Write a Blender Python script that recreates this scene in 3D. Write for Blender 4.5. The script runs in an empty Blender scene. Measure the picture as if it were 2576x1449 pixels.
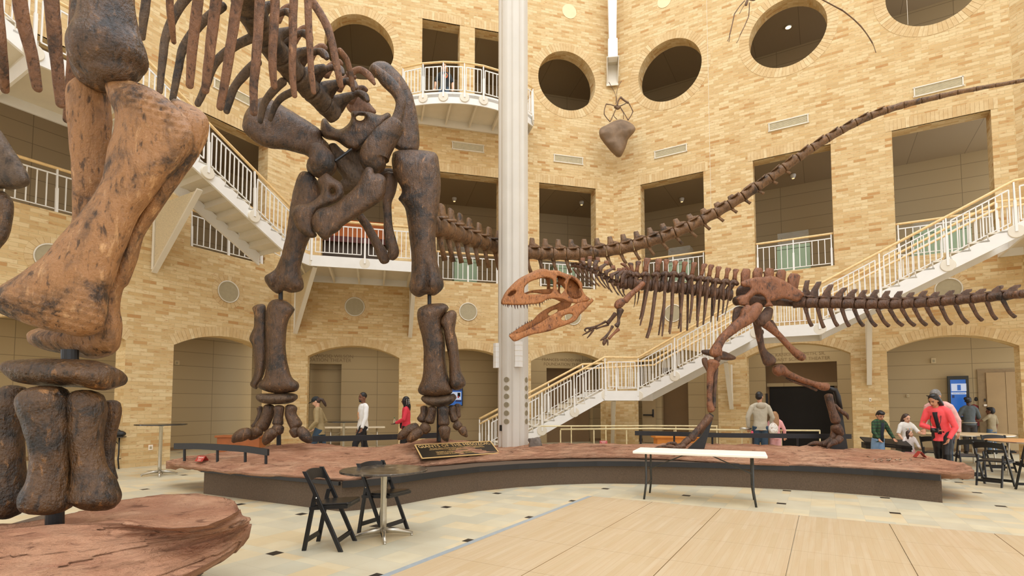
import bpy, bmesh, math, random
from math import sin, cos, tan, pi, radians, sqrt, atan2, hypot
from mathutils import Vector as V, Matrix, noise
from mathutils.geometry import delaunay_2d_cdt
random.seed(7)
SC = bpy.context.scene
COL = SC.collection
# ------------------------------------------------------------------ camera
FL, CX, CY = 1328.0, 1288.0, 947.0          # focal length and optical centre in pixels of the 2576x1449 photograph
EYE = V((0, 0, 1.45)); PITCH = math.atan(73 / 1328.0)
FWD = V((0, cos(PITCH), sin(PITCH))); UPV = V((0, -sin(PITCH), cos(PITCH)))
def ray(px, py): return FWD + V(((px - CX) / FL, 0, 0)) - UPV * ((py - CY) / FL)
def P(px, py, d):                            # the point of the hall seen at a pixel, at distance d ahead of the camera
    r = ray(px, py); return EYE + r * (d / r.y)
def G(px, py, z=0.0):                        # the point of a level surface at height z
    r = ray(px, py); return EYE + r * ((z - EYE.z) / r.z)
def M(px, d): return px * d / FL             # length of px pixels at distance d
cam = bpy.data.cameras.new('camera'); cam.sensor_width = 36; cam.lens = FL / 2576 * 36
cam.shift_y = (CY - 724.5) / 2576; cam.clip_end = 300
camo = bpy.data.objects.new('camera', cam); COL.objects.link(camo)
camo.location = EYE; camo.rotation_euler = (pi / 2 + PITCH, 0, 0); SC.camera = camo
# ------------------------------------------------------------------ materials
class NT:
    def __init__(s, name):
        s.m = bpy.data.materials.new(name); s.m.use_nodes = True; s.t = s.m.node_tree
        s.b = s.t.nodes['Principled BSDF']
    def n(s, typ, **kw):
        nd = s.t.nodes.new(typ)
        for k, v in kw.items():
            if k in nd.inputs and not hasattr(nd, k): nd.inputs[k].default_value = v
            else: setattr(nd, k, v)
        return nd
    def inp(s, nd, k, v):
        if isinstance(v, bpy.types.NodeSocket): s.t.links.new(v, nd.inputs[k])
        else: nd.inputs[k].default_value = v
    def noise(s, vec, scale, detail=4, rough=.55, dist=0):
        nd = s.n('ShaderNodeTexNoise'); s.inp(nd, 'Vector', vec); nd.inputs['Scale'].default_value = scale
        nd.inputs['Detail'].default_value = detail; nd.inputs['Roughness'].default_value = rough; nd.inputs['Distortion'].default_value = dist
        return nd.outputs['Fac']
    def ramp(s, fac, stops, interp='LINEAR'):
        nd = s.n('ShaderNodeValToRGB'); s.inp(nd, 'Fac', fac); r = nd.color_ramp; r.interpolation = interp
        while len(r.elements) < len(stops): r.elements.new(.5)
        for e, (p, c) in zip(r.elements, stops):
            e.position = p; e.color = (c, c, c, 1) if isinstance(c, (int, float)) else (*c, 1)
        return nd.outputs['Color']
    def mix(s, fac, a, b, mode='MIX'):
        nd = s.n('ShaderNodeMix', data_type='RGBA', blend_type=mode)
        s.inp(nd, 0, fac)
        for k, v in ((6, a), (7, b)):
            s.inp(nd, k, (*v, 1) if isinstance(v, tuple) and len(v) == 3 else v)
        return nd.outputs[2]
    def math(s, op, a, b=0.0):
        nd = s.n('ShaderNodeMath', operation=op); s.inp(nd, 0, a); s.inp(nd, 1, b); return nd.outputs[0]
    def coord(s, kind='Object', scale=(1, 1, 1), rot=(0, 0, 0)):
        tc = s.n('ShaderNodeTexCoord'); mp = s.n('ShaderNodeMapping')
        mp.inputs['Scale'].default_value = scale; mp.inputs['Rotation'].default_value = rot
        s.t.links.new(tc.outputs[kind], mp.inputs['Vector']); return mp.outputs[0]
    def bump(s, h, strength=.3, dist=.02, prev=None):
        nd = s.n('ShaderNodeBump'); s.inp(nd, 'Height', h); nd.inputs['Strength'].default_value = strength; nd.inputs['Distance'].default_value = dist
        if prev is not None: s.t.links.new(prev, nd.inputs['Normal'])
        return nd.outputs[0]
    def out(s, col=None, rough=.6, metal=0, nrm=None, spec=None):
        if col is not None: s.inp(s.b, 'Base Color', (*col, 1) if isinstance(col, tuple) and len(col) == 3 else col)
        s.inp(s.b, 'Roughness', rough); s.inp(s.b, 'Metallic', metal)
        if spec is not None: s.b.inputs['Specular IOR Level'].default_value = spec
        if nrm is not None: s.t.links.new(nrm, s.b.inputs['Normal'])
        return s.m
def srgb(r, g, b):
    f = lambda c: (c / 255 / 12.92) if c <= 10 else ((c / 255 + .055) / 1.055) ** 2.4
    return (f(r), f(g), f(b))
def plain(name, col, rough=.6, metal=0, var=.12, sc=9, bump=.0, spec=None):   # paint, cloth, plastic: a colour with a little wear
    k = NT(name); c = k.coord('Object')
    f = k.noise(c, sc, 4)
    col2 = k.ramp(f, [(.3, tuple(x * (1 - var) for x in col)), (.7, tuple(min(1, x * (1 + var)) for x in col))])
    return k.out(col2, rough, metal, k.bump(k.noise(c, sc * 5, 3), bump, .01) if bump else None, spec)
# ------------------------------------------------------------------ mesh building
class MB:
    def __init__(s): s.v = []; s.f = []; s.uv = {}; s.mi = []
    def add(s, vs, fs, mi=0, uvs=None):
        o = len(s.v); s.v += [tuple(x) for x in vs]
        for i, f in enumerate(fs):
            if uvs: s.uv[len(s.f)] = uvs[i]
            s.f.append([o + a for a in f]); s.mi.append(mi)
        return s
    def box(s, c, d, m=None, mi=0):          # centre, full sizes, optional 3x3 axes matrix
        c = V(c); h = V(d) / 2; vs = []
        for i in (-1, 1):
            for j in (-1, 1):
                for k in (-1, 1):
                    q = V((i * h.x, j * h.y, k * h.z)); vs.append(c + (m @ q if m else q))
        return s.add(vs, [(0, 1, 3, 2), (4, 6, 7, 5), (0, 4, 5, 1), (2, 3, 7, 6), (0, 2, 6, 4), (1, 5, 7, 3)], mi)
    def bar(s, a, b, w, h, up=(0, 0, 1), mi=0):   # a bar from a to b, w across, h along up
        a = V(a); b = V(b); t = (b - a); L = t.length
        if L < 1e-6: return s
        t /= L; u = V(up); x = t.cross(u)
        if x.length < 1e-4: x = t.cross(V((1, 0, 0)))
        x.normalize(); u = x.cross(t)
        return s.box((a + b) / 2, (w, L, h), Matrix((x, t, u)).transposed(), mi)
    def loft(s, rings, cap=True, close=True, mi=0):
        n = len(rings[0]); vs = [p for r in rings for p in r]; fs = []
        for i in range(len(rings) - 1):
            for j in range(n if close else n - 1):
                k = (j + 1) % n; fs.append((i * n + j, i * n + k, (i + 1) * n + k, (i + 1) * n + j))
        if cap: fs.append(tuple(range(n - 1, -1, -1))); fs.append(tuple((len(rings) - 1) * n + j for j in range(n)))
        return s.add(vs, fs, mi)
    def tube(s, pts, r, n=8, mi=0, cap=True, up=None):   # r: number, list, or list of (ra, rb)
        pts = [V(p) for p in pts]; m = len(pts); rings = []; ref = None
        for i, p in enumerate(pts):
            t = (pts[min(i + 1, m - 1)] - pts[max(i - 1, 0)]).normalized()
            if up is not None: ref = V(up)
            if ref is None: ref = V((0, 0, 1)) if abs(t.z) < .9 else V((1, 0, 0))
            x = t.cross(ref); x.normalize(); y = x.cross(t); 
            if up is None: ref = y
            rr = r[i] if isinstance(r, (list, tuple)) else r
            ra, rb = rr if isinstance(rr, (list, tuple)) else (rr, rr)
            rings.append([p + x * (cos(2 * pi * k / n) * ra) + y * (sin(2 * pi * k / n) * rb) for k in range(n)])
        return s.loft(rings, cap, True, mi)
    def ball(s, c, r, n=12, m=8, rot=None, mi=0):
        c = V(c); r = V(r) if not isinstance(r, (int, float)) else V((r, r, r)); rings = []
        for i in range(m + 1):
            a = pi * i / m; a = min(max(a, .02), pi - .02); ring = []
            for k in range(n):
                q = V((sin(a) * cos(2 * pi * k / n) * r.x, sin(a) * sin(2 * pi * k / n) * r.y, -cos(a) * r.z))
                ring.append(c + (rot @ q if rot else q))
            rings.append(ring)
        return s.loft(rings, True, True, mi)
    def lathe(s, c, prof, n=24, mi=0):       # prof: (radius, z)
        c = V(c); return s.loft([[c + V((r * cos(2 * pi * k / n), r * sin(2 * pi * k / n), z)) for k in range(n)] for r, z in prof], True, True, mi)
    def prism(s, poly, ext, mi=0):           # a polygon of 3-D points pushed along ext
        n = len(poly); a = [V(p) for p in poly]; e = V(ext); b = [p + e for p in a]
        return s.add(a + b, [tuple(range(n - 1, -1, -1)), tuple(range(n, 2 * n))] + [(i, (i + 1) % n, n + (i + 1) % n, n + i) for i in range(n)], mi)
    def build(s, name, mat, parent=None, smooth=False, bevel=0, label=None, kind=None, remesh=0, disp=None, sub=0, solid=0, orient=True):
        me = bpy.data.meshes.new(name); me.from_pydata(s.v, [], s.f)
        for m in (mat if isinstance(mat, (list, tuple)) else [mat]): me.materials.append(m)
        if any(s.mi): me.polygons.foreach_set('material_index', s.mi)
        if s.uv:
            ul = me.uv_layers.new(name='UVMap').data
            for p in me.polygons:
                u = s.uv.get(p.index)
                if u:
                    for li, q in zip(p.loop_indices, u): ul[li].uv = q
        elif orient:
            bm = bmesh.new(); bm.from_mesh(me); bmesh.ops.recalc_face_normals(bm, faces=bm.faces); bm.to_mesh(me); bm.free()
        me.update()
        o = bpy.data.objects.new(name, me); COL.objects.link(o)
        if parent: o.parent = parent; o.matrix_parent_inverse = parent.matrix_basis.inverted()
        if label: o['label'] = label
        if kind: o['kind'] = kind
        if solid: q = o.modifiers.new('Solid', 'SOLIDIFY'); q.thickness = solid; q.offset = 0
        if remesh:
            q = o.modifiers.new('Remesh', 'REMESH'); q.mode = 'VOXEL'; q.voxel_size = remesh; q.use_smooth_shade = True
            q = o.modifiers.new('Smooth', 'SMOOTH'); q.factor = .5; q.iterations = 3
        if sub: q = o.modifiers.new('Sub', 'SUBSURF'); q.levels = sub; q.render_levels = sub
        for (tex, st) in (disp or []):
            q = o.modifiers.new('Displace', 'DISPLACE'); q.texture = tex; q.strength = st; q.mid_level = .5; q.texture_coords = 'GLOBAL'
        if bevel: q = o.modifiers.new('Bevel', 'BEVEL'); q.width = bevel; q.segments = 2; q.limit_method = 'ANGLE'; q.angle_limit = radians(40)
        if smooth: me.polygons.foreach_set('use_smooth', [True] * len(me.polygons))
        return o
def tag(o, label=None, cat=None, group=None, kind=None):
    for k, v in (('label', label), ('category', cat), ('group', group), ('kind', kind)):
        if v: o[k] = v
    return o
def thing(name, label, cat, loc=(0, 0, 0), rz=0, group=None):
    o = bpy.data.objects.new(name, None); COL.objects.link(o); o.empty_display_size = .2
    o.location = loc; o.rotation_euler = (0, 0, rz); o.matrix_basis = Matrix.Translation(V(loc)) @ Matrix.Rotation(rz, 4, 'Z')
    return tag(o, label, cat, group)
def kids(o): return [c for c in bpy.data.objects if c.parent == o]
def dup(root, loc=None, rz=None, label=None, group=None):
    def cp(o, par):
        c = o.copy(); COL.objects.link(c)
        if par: c.parent = par
        for k in [x for x in o.children]: cp(k, c)
        return c
    r = cp(root, None)
    if loc is not None: r.location = loc
    if rz is not None: r.rotation_euler = (0, 0, rz)
    return tag(r, label, None, group)
def catmull(pts, sub=5):                     # smooth interpolation of tuples of numbers
    n = len(pts)
    if n < 3: return [tuple(pts[0][k] + (pts[1][k] - pts[0][k]) * t / sub for k in range(len(pts[0]))) for t in range(sub + 1)]
    out = []
    for i in range(n - 1):
        p0 = pts[max(i - 1, 0)]; p1 = pts[i]; p2 = pts[i + 1]; p3 = pts[min(i + 2, n - 1)]
        for t in range(sub):
            u = t / sub; out.append(tuple(.5 * (2 * b + (c - a) * u + (2 * a - 5 * b + 4 * c - d) * u * u + (3 * b - a - 3 * c + d) * u ** 3) for a, b, c, d in zip(p0, p1, p2, p3)))
    out.append(tuple(pts[-1])); return out
# ------------------------------------------------------------------ the hall: eight brick walls round the floor
PSI = radians(30.5); SIDE = 10.9; THK = .46
class Wall:
    def __init__(s, o, d, n): s.o = V((*o[:2], 0)); s.d = V((d[0], d[1], 0)); s.nn = V((n[0], n[1], 0))
    def pt(s, a, z, off=0): return s.o + s.d * a + s.nn * off + V((0, 0, z))
    def pix(s, px, py, off=0):
        r = ray(px, py); t = (s.o + s.nn * off - EYE).dot(s.nn) / r.dot(s.nn); q = EYE + r * t
        return ((q - s.o).dot(s.d), q.z)
    def off(s, q): return (V(q) - s.o).dot(s.nn)
    def axes(s): return Matrix((s.d, s.nn, V((0, 0, 1)))).transposed()   # local x along the wall, y into the hall
dirA = V((sin(PSI), cos(PSI), 0)); dirB = V((sin(PSI + pi / 4), cos(PSI + pi / 4), 0)); dirC = V((sin(PSI + pi / 2), cos(PSI + pi / 2), 0))
rt = lambda d: V((d.y, -d.x, 0))             # to the right of a heading: towards the middle of the hall
_pier = G(329, 1176)
def meet(p, d, px):                          # where a wall line crosses the sight line of picture column px
    k = (px - CX) / FL / (FWD.y + 0.0); k = ray(px, 1020).x / ray(px, 1020).y
    t = (k * p.y - p.x) / (d.x - k * d.y); return p + d * t
AB = meet(_pier, dirA, 727); BC = meet(AB, dirB, 1549)
LB = (BC - AB).length
WA = Wall(AB, -dirA, rt(dirA)); WB = Wall(AB, dirB, rt(dirB)); WC = Wall(BC, dirC, rt(dirC))
# ------------------------------------------------------------------ hall materials
def uvbrick(name, dark=1.0):
    k = NT(name); uv = k.n('ShaderNodeTexCoord').outputs['UV']
    b = k.n('ShaderNodeTexBrick', offset=.5); k.inp(b, 'Vector', uv)
    b.inputs['Scale'].default_value = 1; b.inputs['Brick Width'].default_value = .305; b.inputs['Row Height'].default_value = .088
    b.inputs['Mortar Size'].default_value = .0065; b.inputs['Mortar Smooth'].default_value = .3; b.inputs['Bias'].default_value = 0
    b.inputs['Color1'].default_value = (0, 0, 0, 1); b.inputs['Color2'].default_value = (1, 1, 1, 1); b.inputs['Mortar'].default_value = (.5, .5, .5, 1)
    tone = k.ramp(b.outputs['Color'], [(.0, srgb(198, 166, 116)), (.3, srgb(212, 184, 135)), (.62, srgb(221, 199, 154)), (.88, srgb(206, 174, 122)), (1, srgb(186, 142, 90))])
    mp = k.n('ShaderNodeMapping'); k.inp(mp, 'Vector', uv); mp.inputs['Scale'].default_value = (4, 13, 1)
    st = k.noise(mp.outputs[0], 1.5, 5, .65)
    tone = k.mix(k.ramp(st, [(.33, .7), (.45, 0)]), tone, srgb(178, 128, 80))
    st2 = k.noise(mp.outputs[0], 3.2, 4, .6)
    tone = k.mix(k.ramp(st2, [(.64, 0), (.78, .6)]), tone, srgb(232, 217, 186))
    tone = k.mix(k.ramp(b.outputs['Fac'], [(.3, 0), (.9, 1)]), tone, srgb(200, 176, 130))
    h = k.math('ADD', k.math('MULTIPLY', b.outputs['Fac'], -1.0), k.math('MULTIPLY', st2, .6))
    return k.out(tone, .85, 0, k.bump(h, .5, .012), .2)
M_BRICK = uvbrick('tan brickwork')
def voussoir_mat():
    k = NT('arch bricks'); g = k.n('ShaderNodeNewGeometry'); c = k.coord('Object')
    t = k.ramp(g.outputs['Random Per Island'], [(0, srgb(202, 172, 124)), (.4, srgb(212, 186, 140)), (.8, srgb(220, 198, 154)), (1, srgb(204, 174, 126))])
    n = k.noise(c, 9, 5)
    t = k.mix(k.ramp(n, [(.35, .4), (.55, 0)]), t, srgb(190, 152, 102))
    return k.out(t, .85, 0, k.bump(n, .3, .01), .2)
M_VOUS = voussoir_mat()
def panelwall(name, col, joint=.46, wide=2.6):
    k = NT(name); uv = k.n('ShaderNodeTexCoord').outputs['UV']
    b = k.n('ShaderNodeTexBrick', offset=0); k.inp(b, 'Vector', uv); b.inputs['Scale'].default_value = 1
    b.inputs['Brick Width'].default_value = wide; b.inputs['Row Height'].default_value = joint; b.inputs['Mortar Size'].default_value = .008; b.inputs['Mortar Smooth'].default_value = .1
    b.inputs['Color1'].default_value = (*col, 1); b.inputs['Color2'].default_value = (*[c * .96 for c in col], 1); b.inputs['Mortar'].default_value = (*[c * .55 for c in col], 1)
    return k.out(b.outputs['Color'], .7, 0, k.bump(k.math('MULTIPLY', b.outputs['Fac'], -1.0), .4, .01), .3)
M_PANEL = panelwall('tan panel wall', srgb(184, 163, 126))
M_CEIL = plain('corridor ceiling', srgb(176, 156, 124), .8, 0, .06, 2)
M_TAUPE = plain('taupe paint', srgb(140, 112, 78), .6, 0, .05, 2)
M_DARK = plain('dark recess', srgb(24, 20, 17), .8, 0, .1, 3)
M_WHITE = plain('white painted steel', srgb(232, 230, 224), .42, 0, .03, 3)
M_CREAM = plain('cream painted steel', srgb(222, 214, 196), .45, 0, .03, 3)
M_WOOD = plain('pale wood handrail', srgb(232, 198, 140), .35, 0, .12, 14)
M_GREY = plain('grey acoustic disc', srgb(168, 156, 126), .8, 0, .05, 12)
M_VENT = plain('vent grille', srgb(206, 196, 166), .6, 0, .08, 12)
M_BLACK = plain('black metal', srgb(26, 24, 23), .45, 0, .15, 20)
M_CHROME = plain('chrome', srgb(200, 196, 188), .18, 1, .05, 20)
M_GLASS = NT('clear glass'); M_GLASS.b.inputs['Transmission Weight'].default_value = .92; M_GLASS.b.inputs['IOR'].default_value = 1.1; M_GLASS = M_GLASS.out((.95, .97, .95), .05)
# ------------------------------------------------------------------ walls with openings
def hole_pts(h):
    if h[0] == 'rect': _, a, b, z0, z1 = h; return [(a, z0), (b, z0), (b, z1), (a, z1)]
    if h[0] == 'circ': _, a, z, r = h; return [(a + r * cos(2 * pi * k / 56), z + r * sin(2 * pi * k / 56)) for k in range(56)]
    _, a, b, zs, zc = h; m = (a + b) / 2; w = (b - a) / 2; rise = zc - zs; R = (w * w + rise * rise) / (2 * rise); cz = zc - R; t = math.asin(w / R)
    return [(a, -.2), (b, -.2)] + [(m + R * sin(t - 2 * t * k / 24), cz + R * cos(t - 2 * t * k / 24)) for k in range(25)]
def wall(name, W, L, H, holes):
    vs = [(0, -.4), (L, -.4), (L, H), (0, H)]; loops = [[0, 1, 2, 3]]
    for h in holes:
        p = hole_pts(h); loops.append(list(range(len(vs), len(vs) + len(p)))); vs += p
    ed = [(l[i], l[(i + 1) % len(l)]) for l in loops for i in range(len(l))]
    r = delaunay_2d_cdt([V(p) for p in vs], ed, [], 0, 1e-6)
    pv = r[0]; mb = MB(); tri = []
    def inside(c, l):
        k = False; n = len(l)
        for i in range(n):
            a, b = vs[l[i]], vs[l[i - 1]]
            if (a[1] > c.y) != (b[1] > c.y) and c.x < (b[0] - a[0]) * (c.y - a[1]) / (b[1] - a[1]) + a[0]: k = not k
        return k
    for f in r[2]:
        c = (pv[f[0]] + pv[f[1]] + pv[f[2]]) / 3
        if not any(inside(c, l) for l in loops[1:]): tri.append(tuple(f))
    for off, fl in ((0, False), (-THK, True)):
        mb.add([W.pt(p.x, p.y, off) for p in pv], [f[::-1] if fl else f for f in tri], 1 if fl else 0, [[tuple(pv[i]) for i in (f[::-1] if fl else f)] for f in tri])
    for l in loops[1:]:
        acc = 0
        for i in range(len(l)):
            a = V(vs[l[i]]); b = V(vs[l[(i + 1) % len(l)]]); d = (b - a).length
            flat = abs(b.y - a.y) < d * .5
            if flat: uv = [(acc, 0), (acc + d, 0), (acc + d, THK), (acc, THK)]; uv = [(u, w * 1) for u, w in uv]
            else: uv = [(0, a.y), (0, b.y), (THK, b.y), (THK, a.y)]
            mb.add([W.pt(a.x, a.y), W.pt(b.x, b.y), W.pt(b.x, b.y, -THK), W.pt(a.x, a.y, -THK)], [(0, 1, 2, 3)], 0, [uv]); acc += d
    o = mb.build(name, [M_BRICK, M_PANEL]); o['kind'] = 'structure'; return o
def arch_trim(W, h, t):                       # a ring or arc of brick headers round an opening, proud of the wall
    mb = MB(); p = 0
    def vous(a, b, c, d):
        q = [W.pt(x[0], x[1], .008) for x in (a, b, c, d)]; mb.prism(q, -W.nn * .05)
    if h[0] == 'rect':
        _, a, b, z0, z1 = h; n = int((b - a + .3) / .092); st = (b - a + .3) / n
        for i in range(n): x = a - .15 + i * st; vous((x + .003, z1), (x + st - .003, z1), (x + st - .003, z1 + t), (x + .003, z1 + t))
    else:
        if h[0] == 'circ': _, cx, cz, R = h; t0, t1 = 0, 2 * pi
        else:
            _, a, b, zs, zc = h; w = (b - a) / 2; rise = zc - zs; R = (w * w + rise * rise) / (2 * rise); cx = (a + b) / 2; cz = zc - R; tt = math.asin(w / R); t0, t1 = pi / 2 - tt, pi / 2 + tt
        n = int((t1 - t0) * R / .092); n = max(n, 14); g = .0035 / R
        for i in range(n):
            u0 = t0 + (t1 - t0) * i / n + g; u1 = t0 + (t1 - t0) * (i + 1) / n - g
            vous(*[(cx + r * cos(u), cz + r * sin(u)) for u, r in ((u0, R), (u1, R), (u1, R + t), (u0, R + t))])
    return mb
TRIMN = [0]
def trims(W, items):
    for h, t in items:
        TRIMN[0] += 1; arch_trim(W, h, t).build('trim_%d' % TRIMN[0], M_VOUS, kind='structure')
Z2, Z3, TOP = 5.56, 11.12, 20.5
cA, cB, cC = (1.98, 5.8, 9.4), (1.89, 5.5, 9.06), (2.06, 5.70, 9.32)
AR = lambda c, hw=1.38: ('arch', c - hw, c + hw, 2.97, 3.33)
OP = lambda c, hw=1.065: ('rect', c - hw, c + hw, Z2 + .02, 9.25)
CI = lambda c: ('circ', c, 13.1, 1.09)
holesA = [AR(c) for c in cA] + [OP(c) for c in cA] + [CI(9.4), ('rect', 5.2, 6.4, Z3, 14.45)]
holesB = [AR(c) for c in cB] + [OP(c) for c in cB] + [CI(cB[0]), CI(cB[2]), ('rect', 3.9, 5.17, Z3, 14.45), ('rect', 5.69, 6.96, Z3, 14.45)]
holesC = [AR(c) for c in cC] + [OP(c) for c in cC] + [CI(c) for c in cC]
for nm, W, L, hs in (('wall_left', WA, 10.85, holesA), ('wall_back', WB, LB, holesB), ('wall_right', WC, 10.85, holesC)):
    wall(nm, W, L, TOP, hs)
    trims(W, [(h, .26 if h[0] == 'arch' else .3 if h[0] == 'rect' else .29) for h in hs])
# the five walls round the camera's side of the octagon
q = WC.pt(10.85, 0); hd = dirC
for nm in ('wall_right_near', 'wall_front_right', 'wall_front', 'wall_front_left', 'wall_left_near'):
    hd = Matrix.Rotation(-pi / 4, 3, 'Z') @ hd; W = Wall(q, hd, rt(hd)); q = W.pt(10.85, 0)
    if nm != 'wall_front': wall(nm, W, 10.85, TOP, [AR(c) for c in (2, 5.6, 9.2)] + [OP(c) for c in (2, 5.6, 9.2)] + [CI(c) for c in (2, 5.6, 9.2)]); continue
    wall(nm, W, 10.85, TOP, [('rect', .5, 10.35, .5, 19)]); m = MB(); ax = W.axes()          # the tall glazed side of the hall, behind the camera
    for i in range(9): m.box(W.pt(.5 + i * 9.85 / 8, 9.75, -.2), (.09, .12, 18.5), ax)
    for z in range(10): m.box(W.pt(5.425, .5 + z * 2.05, -.2), (9.85, .1, .08), ax)
    m.build('window_%d' % (1 + 0), M_WHITE, kind='structure')
# small round acoustic discs, vent slots
def wall_disc(W, a, z, r, lab):
    t = thing('acoustic_disc', lab, 'wall disc', W.pt(a, z, .0), group='round acoustic discs over the arches')
    ang = atan2(W.d.y, W.d.x)
    ax = W.axes()
    MB().loft([[W.pt(a + rr * cos(2 * pi * k / 32), z + rr * sin(2 * pi * k / 32), o) for k in range(32)] for rr, o in ((r * .97, .004), (r * .97, .016))]).build('disc', M_GREY, t, label='mottled grey disc')
    MB().loft([[W.pt(a + rr * cos(2 * pi * k / 32), z + rr * sin(2 * pi * k / 32), o) for k in range(32)] for rr, o in ((r, .002), (r * 1.06, .03), (r * .96, .03), (r * .95, .014))], cap=False).build('rim', M_CREAM, t, smooth=True)
    arch_trim(W, ('circ', a, z, r * 1.07), .14).build('brick_ring', M_VOUS, t)
for W, a, lab in ((WA, 2.0, 'round grey disc in the brick over the tan arch by the cocktail table'), (WA, 5.87, 'round grey disc half hidden behind the largest foreleg bone'),
                  (WB, 1.87, 'round grey disc under the white landing, over the white shirt man'), (WB, 5.5, 'round pale disc in the brick between hind leg and white column'),
                  (WB, 9.22, 'round disc in the brick behind the open jaw of the skull'), (WC, 2.06, 'round disc in the brick behind the carnivore ribs'), (WC, 9.35, 'round disc in the brick under the upper stair flight')):
    wall_disc(W, a, 4.57, .29, lab)
def vent(W, a0, a1, lab):
    t = thing('wall_vent', lab, 'vent', W.pt(a0, 10.08), group='slot vents in the brickwork')
    ax = W.axes(); f = MB()
    for z in (10.07, 10.32): f.box(W.pt((a0 + a1) / 2, z, .01), (a1 - a0 + .06, .05, .03), ax)
    for a in (a0, a1): f.box(W.pt(a, 10.195, .01), (.03, .05, .27), ax)
    f.build('frame', M_CREAM, t)
    g = MB(); g.box(W.pt((a0 + a1) / 2, 10.195, .0), (a1 - a0, .012, .24), ax)
    for i in range(8): g.box(W.pt((a0 + a1) / 2, 10.09 + i * .03, .012), (a1 - a0, .012, .008), ax)
    g.build('grille', M_VENT, t)
for W, a0, a1, lab in ((WA, 1.54, 2.57, 'slot vent behind the hanging ribs of the giant skeleton'), (WB, 4.94, 6.0, 'slot vent under the curved white balcony'), (WB, 8.55, 9.62, 'slot vent on the brick beside the mounted rock, on the white column side'),
                       (WC, 1.53, 2.6, 'first slot vent beyond the mounted rock, above the long tail'), (WC, 5.13, 6.2, 'slot vent over the opening with the green cabinet'), (WC, 8.8, 9.85, 'slot vent touched by the thin end of the long tail')):
    vent(W, a0, a1, lab)
for W, px, py, r in ((WB, 1432, 29, .27), (WC, 1671, 3, .24)):  # pale discs painted in place of spots of light on the brick
    a, z = W.pix(px, py); MB().loft([[W.pt(a + rr * cos(2 * pi * k / 32), z + rr * sin(2 * pi * k / 32), o) for k in range(32)] for rr, o in ((r, .0), (r, .012))]).build('trim_disc', plain('painted light spot', srgb(230, 212, 170), .8, 0, .03, 4), kind='structure')
# ------------------------------------------------------------------ rooms behind the walls
def slab(name, W, a0, a1, o0, o1, z0, z1, mat, kind='structure'):
    mb = MB(); p = [W.pt(a, z, o) for a in (a0, a1) for o in (o0, o1) for z in (z0, z1)]
    fs = [(0, 1, 3, 2), (4, 6, 7, 5), (0, 4, 5, 1), (2, 3, 7, 6), (0, 2, 6, 4), (1, 5, 7, 3)]
    uvp = [(a, z) for a in (a0, a1) for o in (o0, o1) for z in (z0, z1)]; uvo = [(o, z) for a in (a0, a1) for o in (o0, o1) for z in (z0, z1)]
    mb.add(p, fs, 0, [[(uvo if i < 2 else uvp)[j] for j in f] for i, f in enumerate(fs)])
    o = mb.build(name, mat); 
    if kind: o['kind'] = kind
    return o
DEP = {'left': 4.1, 'back': 3.05, 'right': 3.4}
for nm, W, L in (('left', WA, 10.85), ('back', WB, LB), ('right', WC, 10.85)):
    d = DEP[nm]; e0 = -1.2 if nm != 'right' else -1.0
    slab('wall_%s_corridor' % nm, W, -1.7, L + 1.4, -d - .2, -d, 0, 3.95, M_PANEL)
    slab('ceiling_%s_corridor' % nm, W, -1.7, L + 1.4, -d, -THK, 3.72, 3.95, M_CEIL)
    for z0, zc, lv in ((Z2, 9.55, 'gallery'), (Z3, 14.8, 'upper_gallery')):
        slab('floor_%s_%s' % (nm, lv), W, -1.6, L + 1.6, -3.8, -THK + .02, z0 - .3, z0, M_CEIL)
        slab('wall_%s_%s' % (nm, lv), W, -1.7, L + 1.7, -3.8, -3.6, z0, zc + .2, M_PANEL)
        slab('ceiling_%s_%s' % (nm, lv), W, -1.6, L + 1.6, -3.6, -THK, zc + (.003 if nm == 'back' else 0), zc + .2, panelwall('ceiling panels ' + nm + lv, srgb(172, 152, 122), 1.2, 1.5))
    slab('baseboard_%s' % nm, W, -1.7, L + 1.4, -d, -d + .02, 0, .1, M_TAUPE)
# panelled wall leaves with doorways set in the arches
def leaf_room(W, c, off, door, name, dmat, z1=2.35):
    a0, a1 = c - 1.75, c + 1.75; d0, d1 = door
    slab('wall_%s_jamb' % name, W, a0, d0, off - .25, off, 0, z1, M_PANEL); slab('wall_%s_jamb_far' % name, W, d1, a1, off - .25, off, 0, z1, M_PANEL)
    slab('wall_%s_head' % name, W, a0, a1, off - .25, off, z1, 3.72, M_PANEL)
    slab('wall_%s_recess' % name, W, d0 - .1, d1 + .1, off - .62, off - .6, 0, z1 + .1, dmat)
    return off
leaf_room(WB, cB[0], -2.6, (WB.pix(777, 990, -2.6)[0], WB.pix(858, 990, -2.6)[0]), 'theater_back', M_TAUPE, WB.pix(800, 915, -2.6)[1])
leaf_room(WB, cB[2], -2.05, (WB.pix(1375, 950, -2.05)[0], WB.pix(1375, 950, -2.05)[0] + 1.9), 'theater_front', M_TAUPE, WB.pix(1400, 926, -2.05)[1])
a_, z_ = WC.pix(1924, 915, -2.0)
leaf_room(WC, cC[1], -2.0, (a_, WC.pix(2105, 910, -2.0)[0]), 'giant_screen', M_TAUPE, z_)
_d0 = WC.pix(1936, 975, -2.55)[0]; _d1 = WC.pix(2090, 975, -2.55)[0]; _dz = WC.pix(1936, 973, -2.55)[1]
slab('door_1', WC, _d0, _d1 + .1, -2.59, -2.55, 0.02, _dz, M_DARK)
slab('trim_lintel', WC, a_, WC.pix(2105, 910, -2.0)[0], -2.58, -2.5, _dz, _dz + .12, M_PANEL)
leaf_room(WC, cC[0], -2.4, (WC.pix(1664, 985, -2.4)[0], WC.pix(1731, 985, -2.4)[0]), 'service', M_TAUPE, 2.9)
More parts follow.
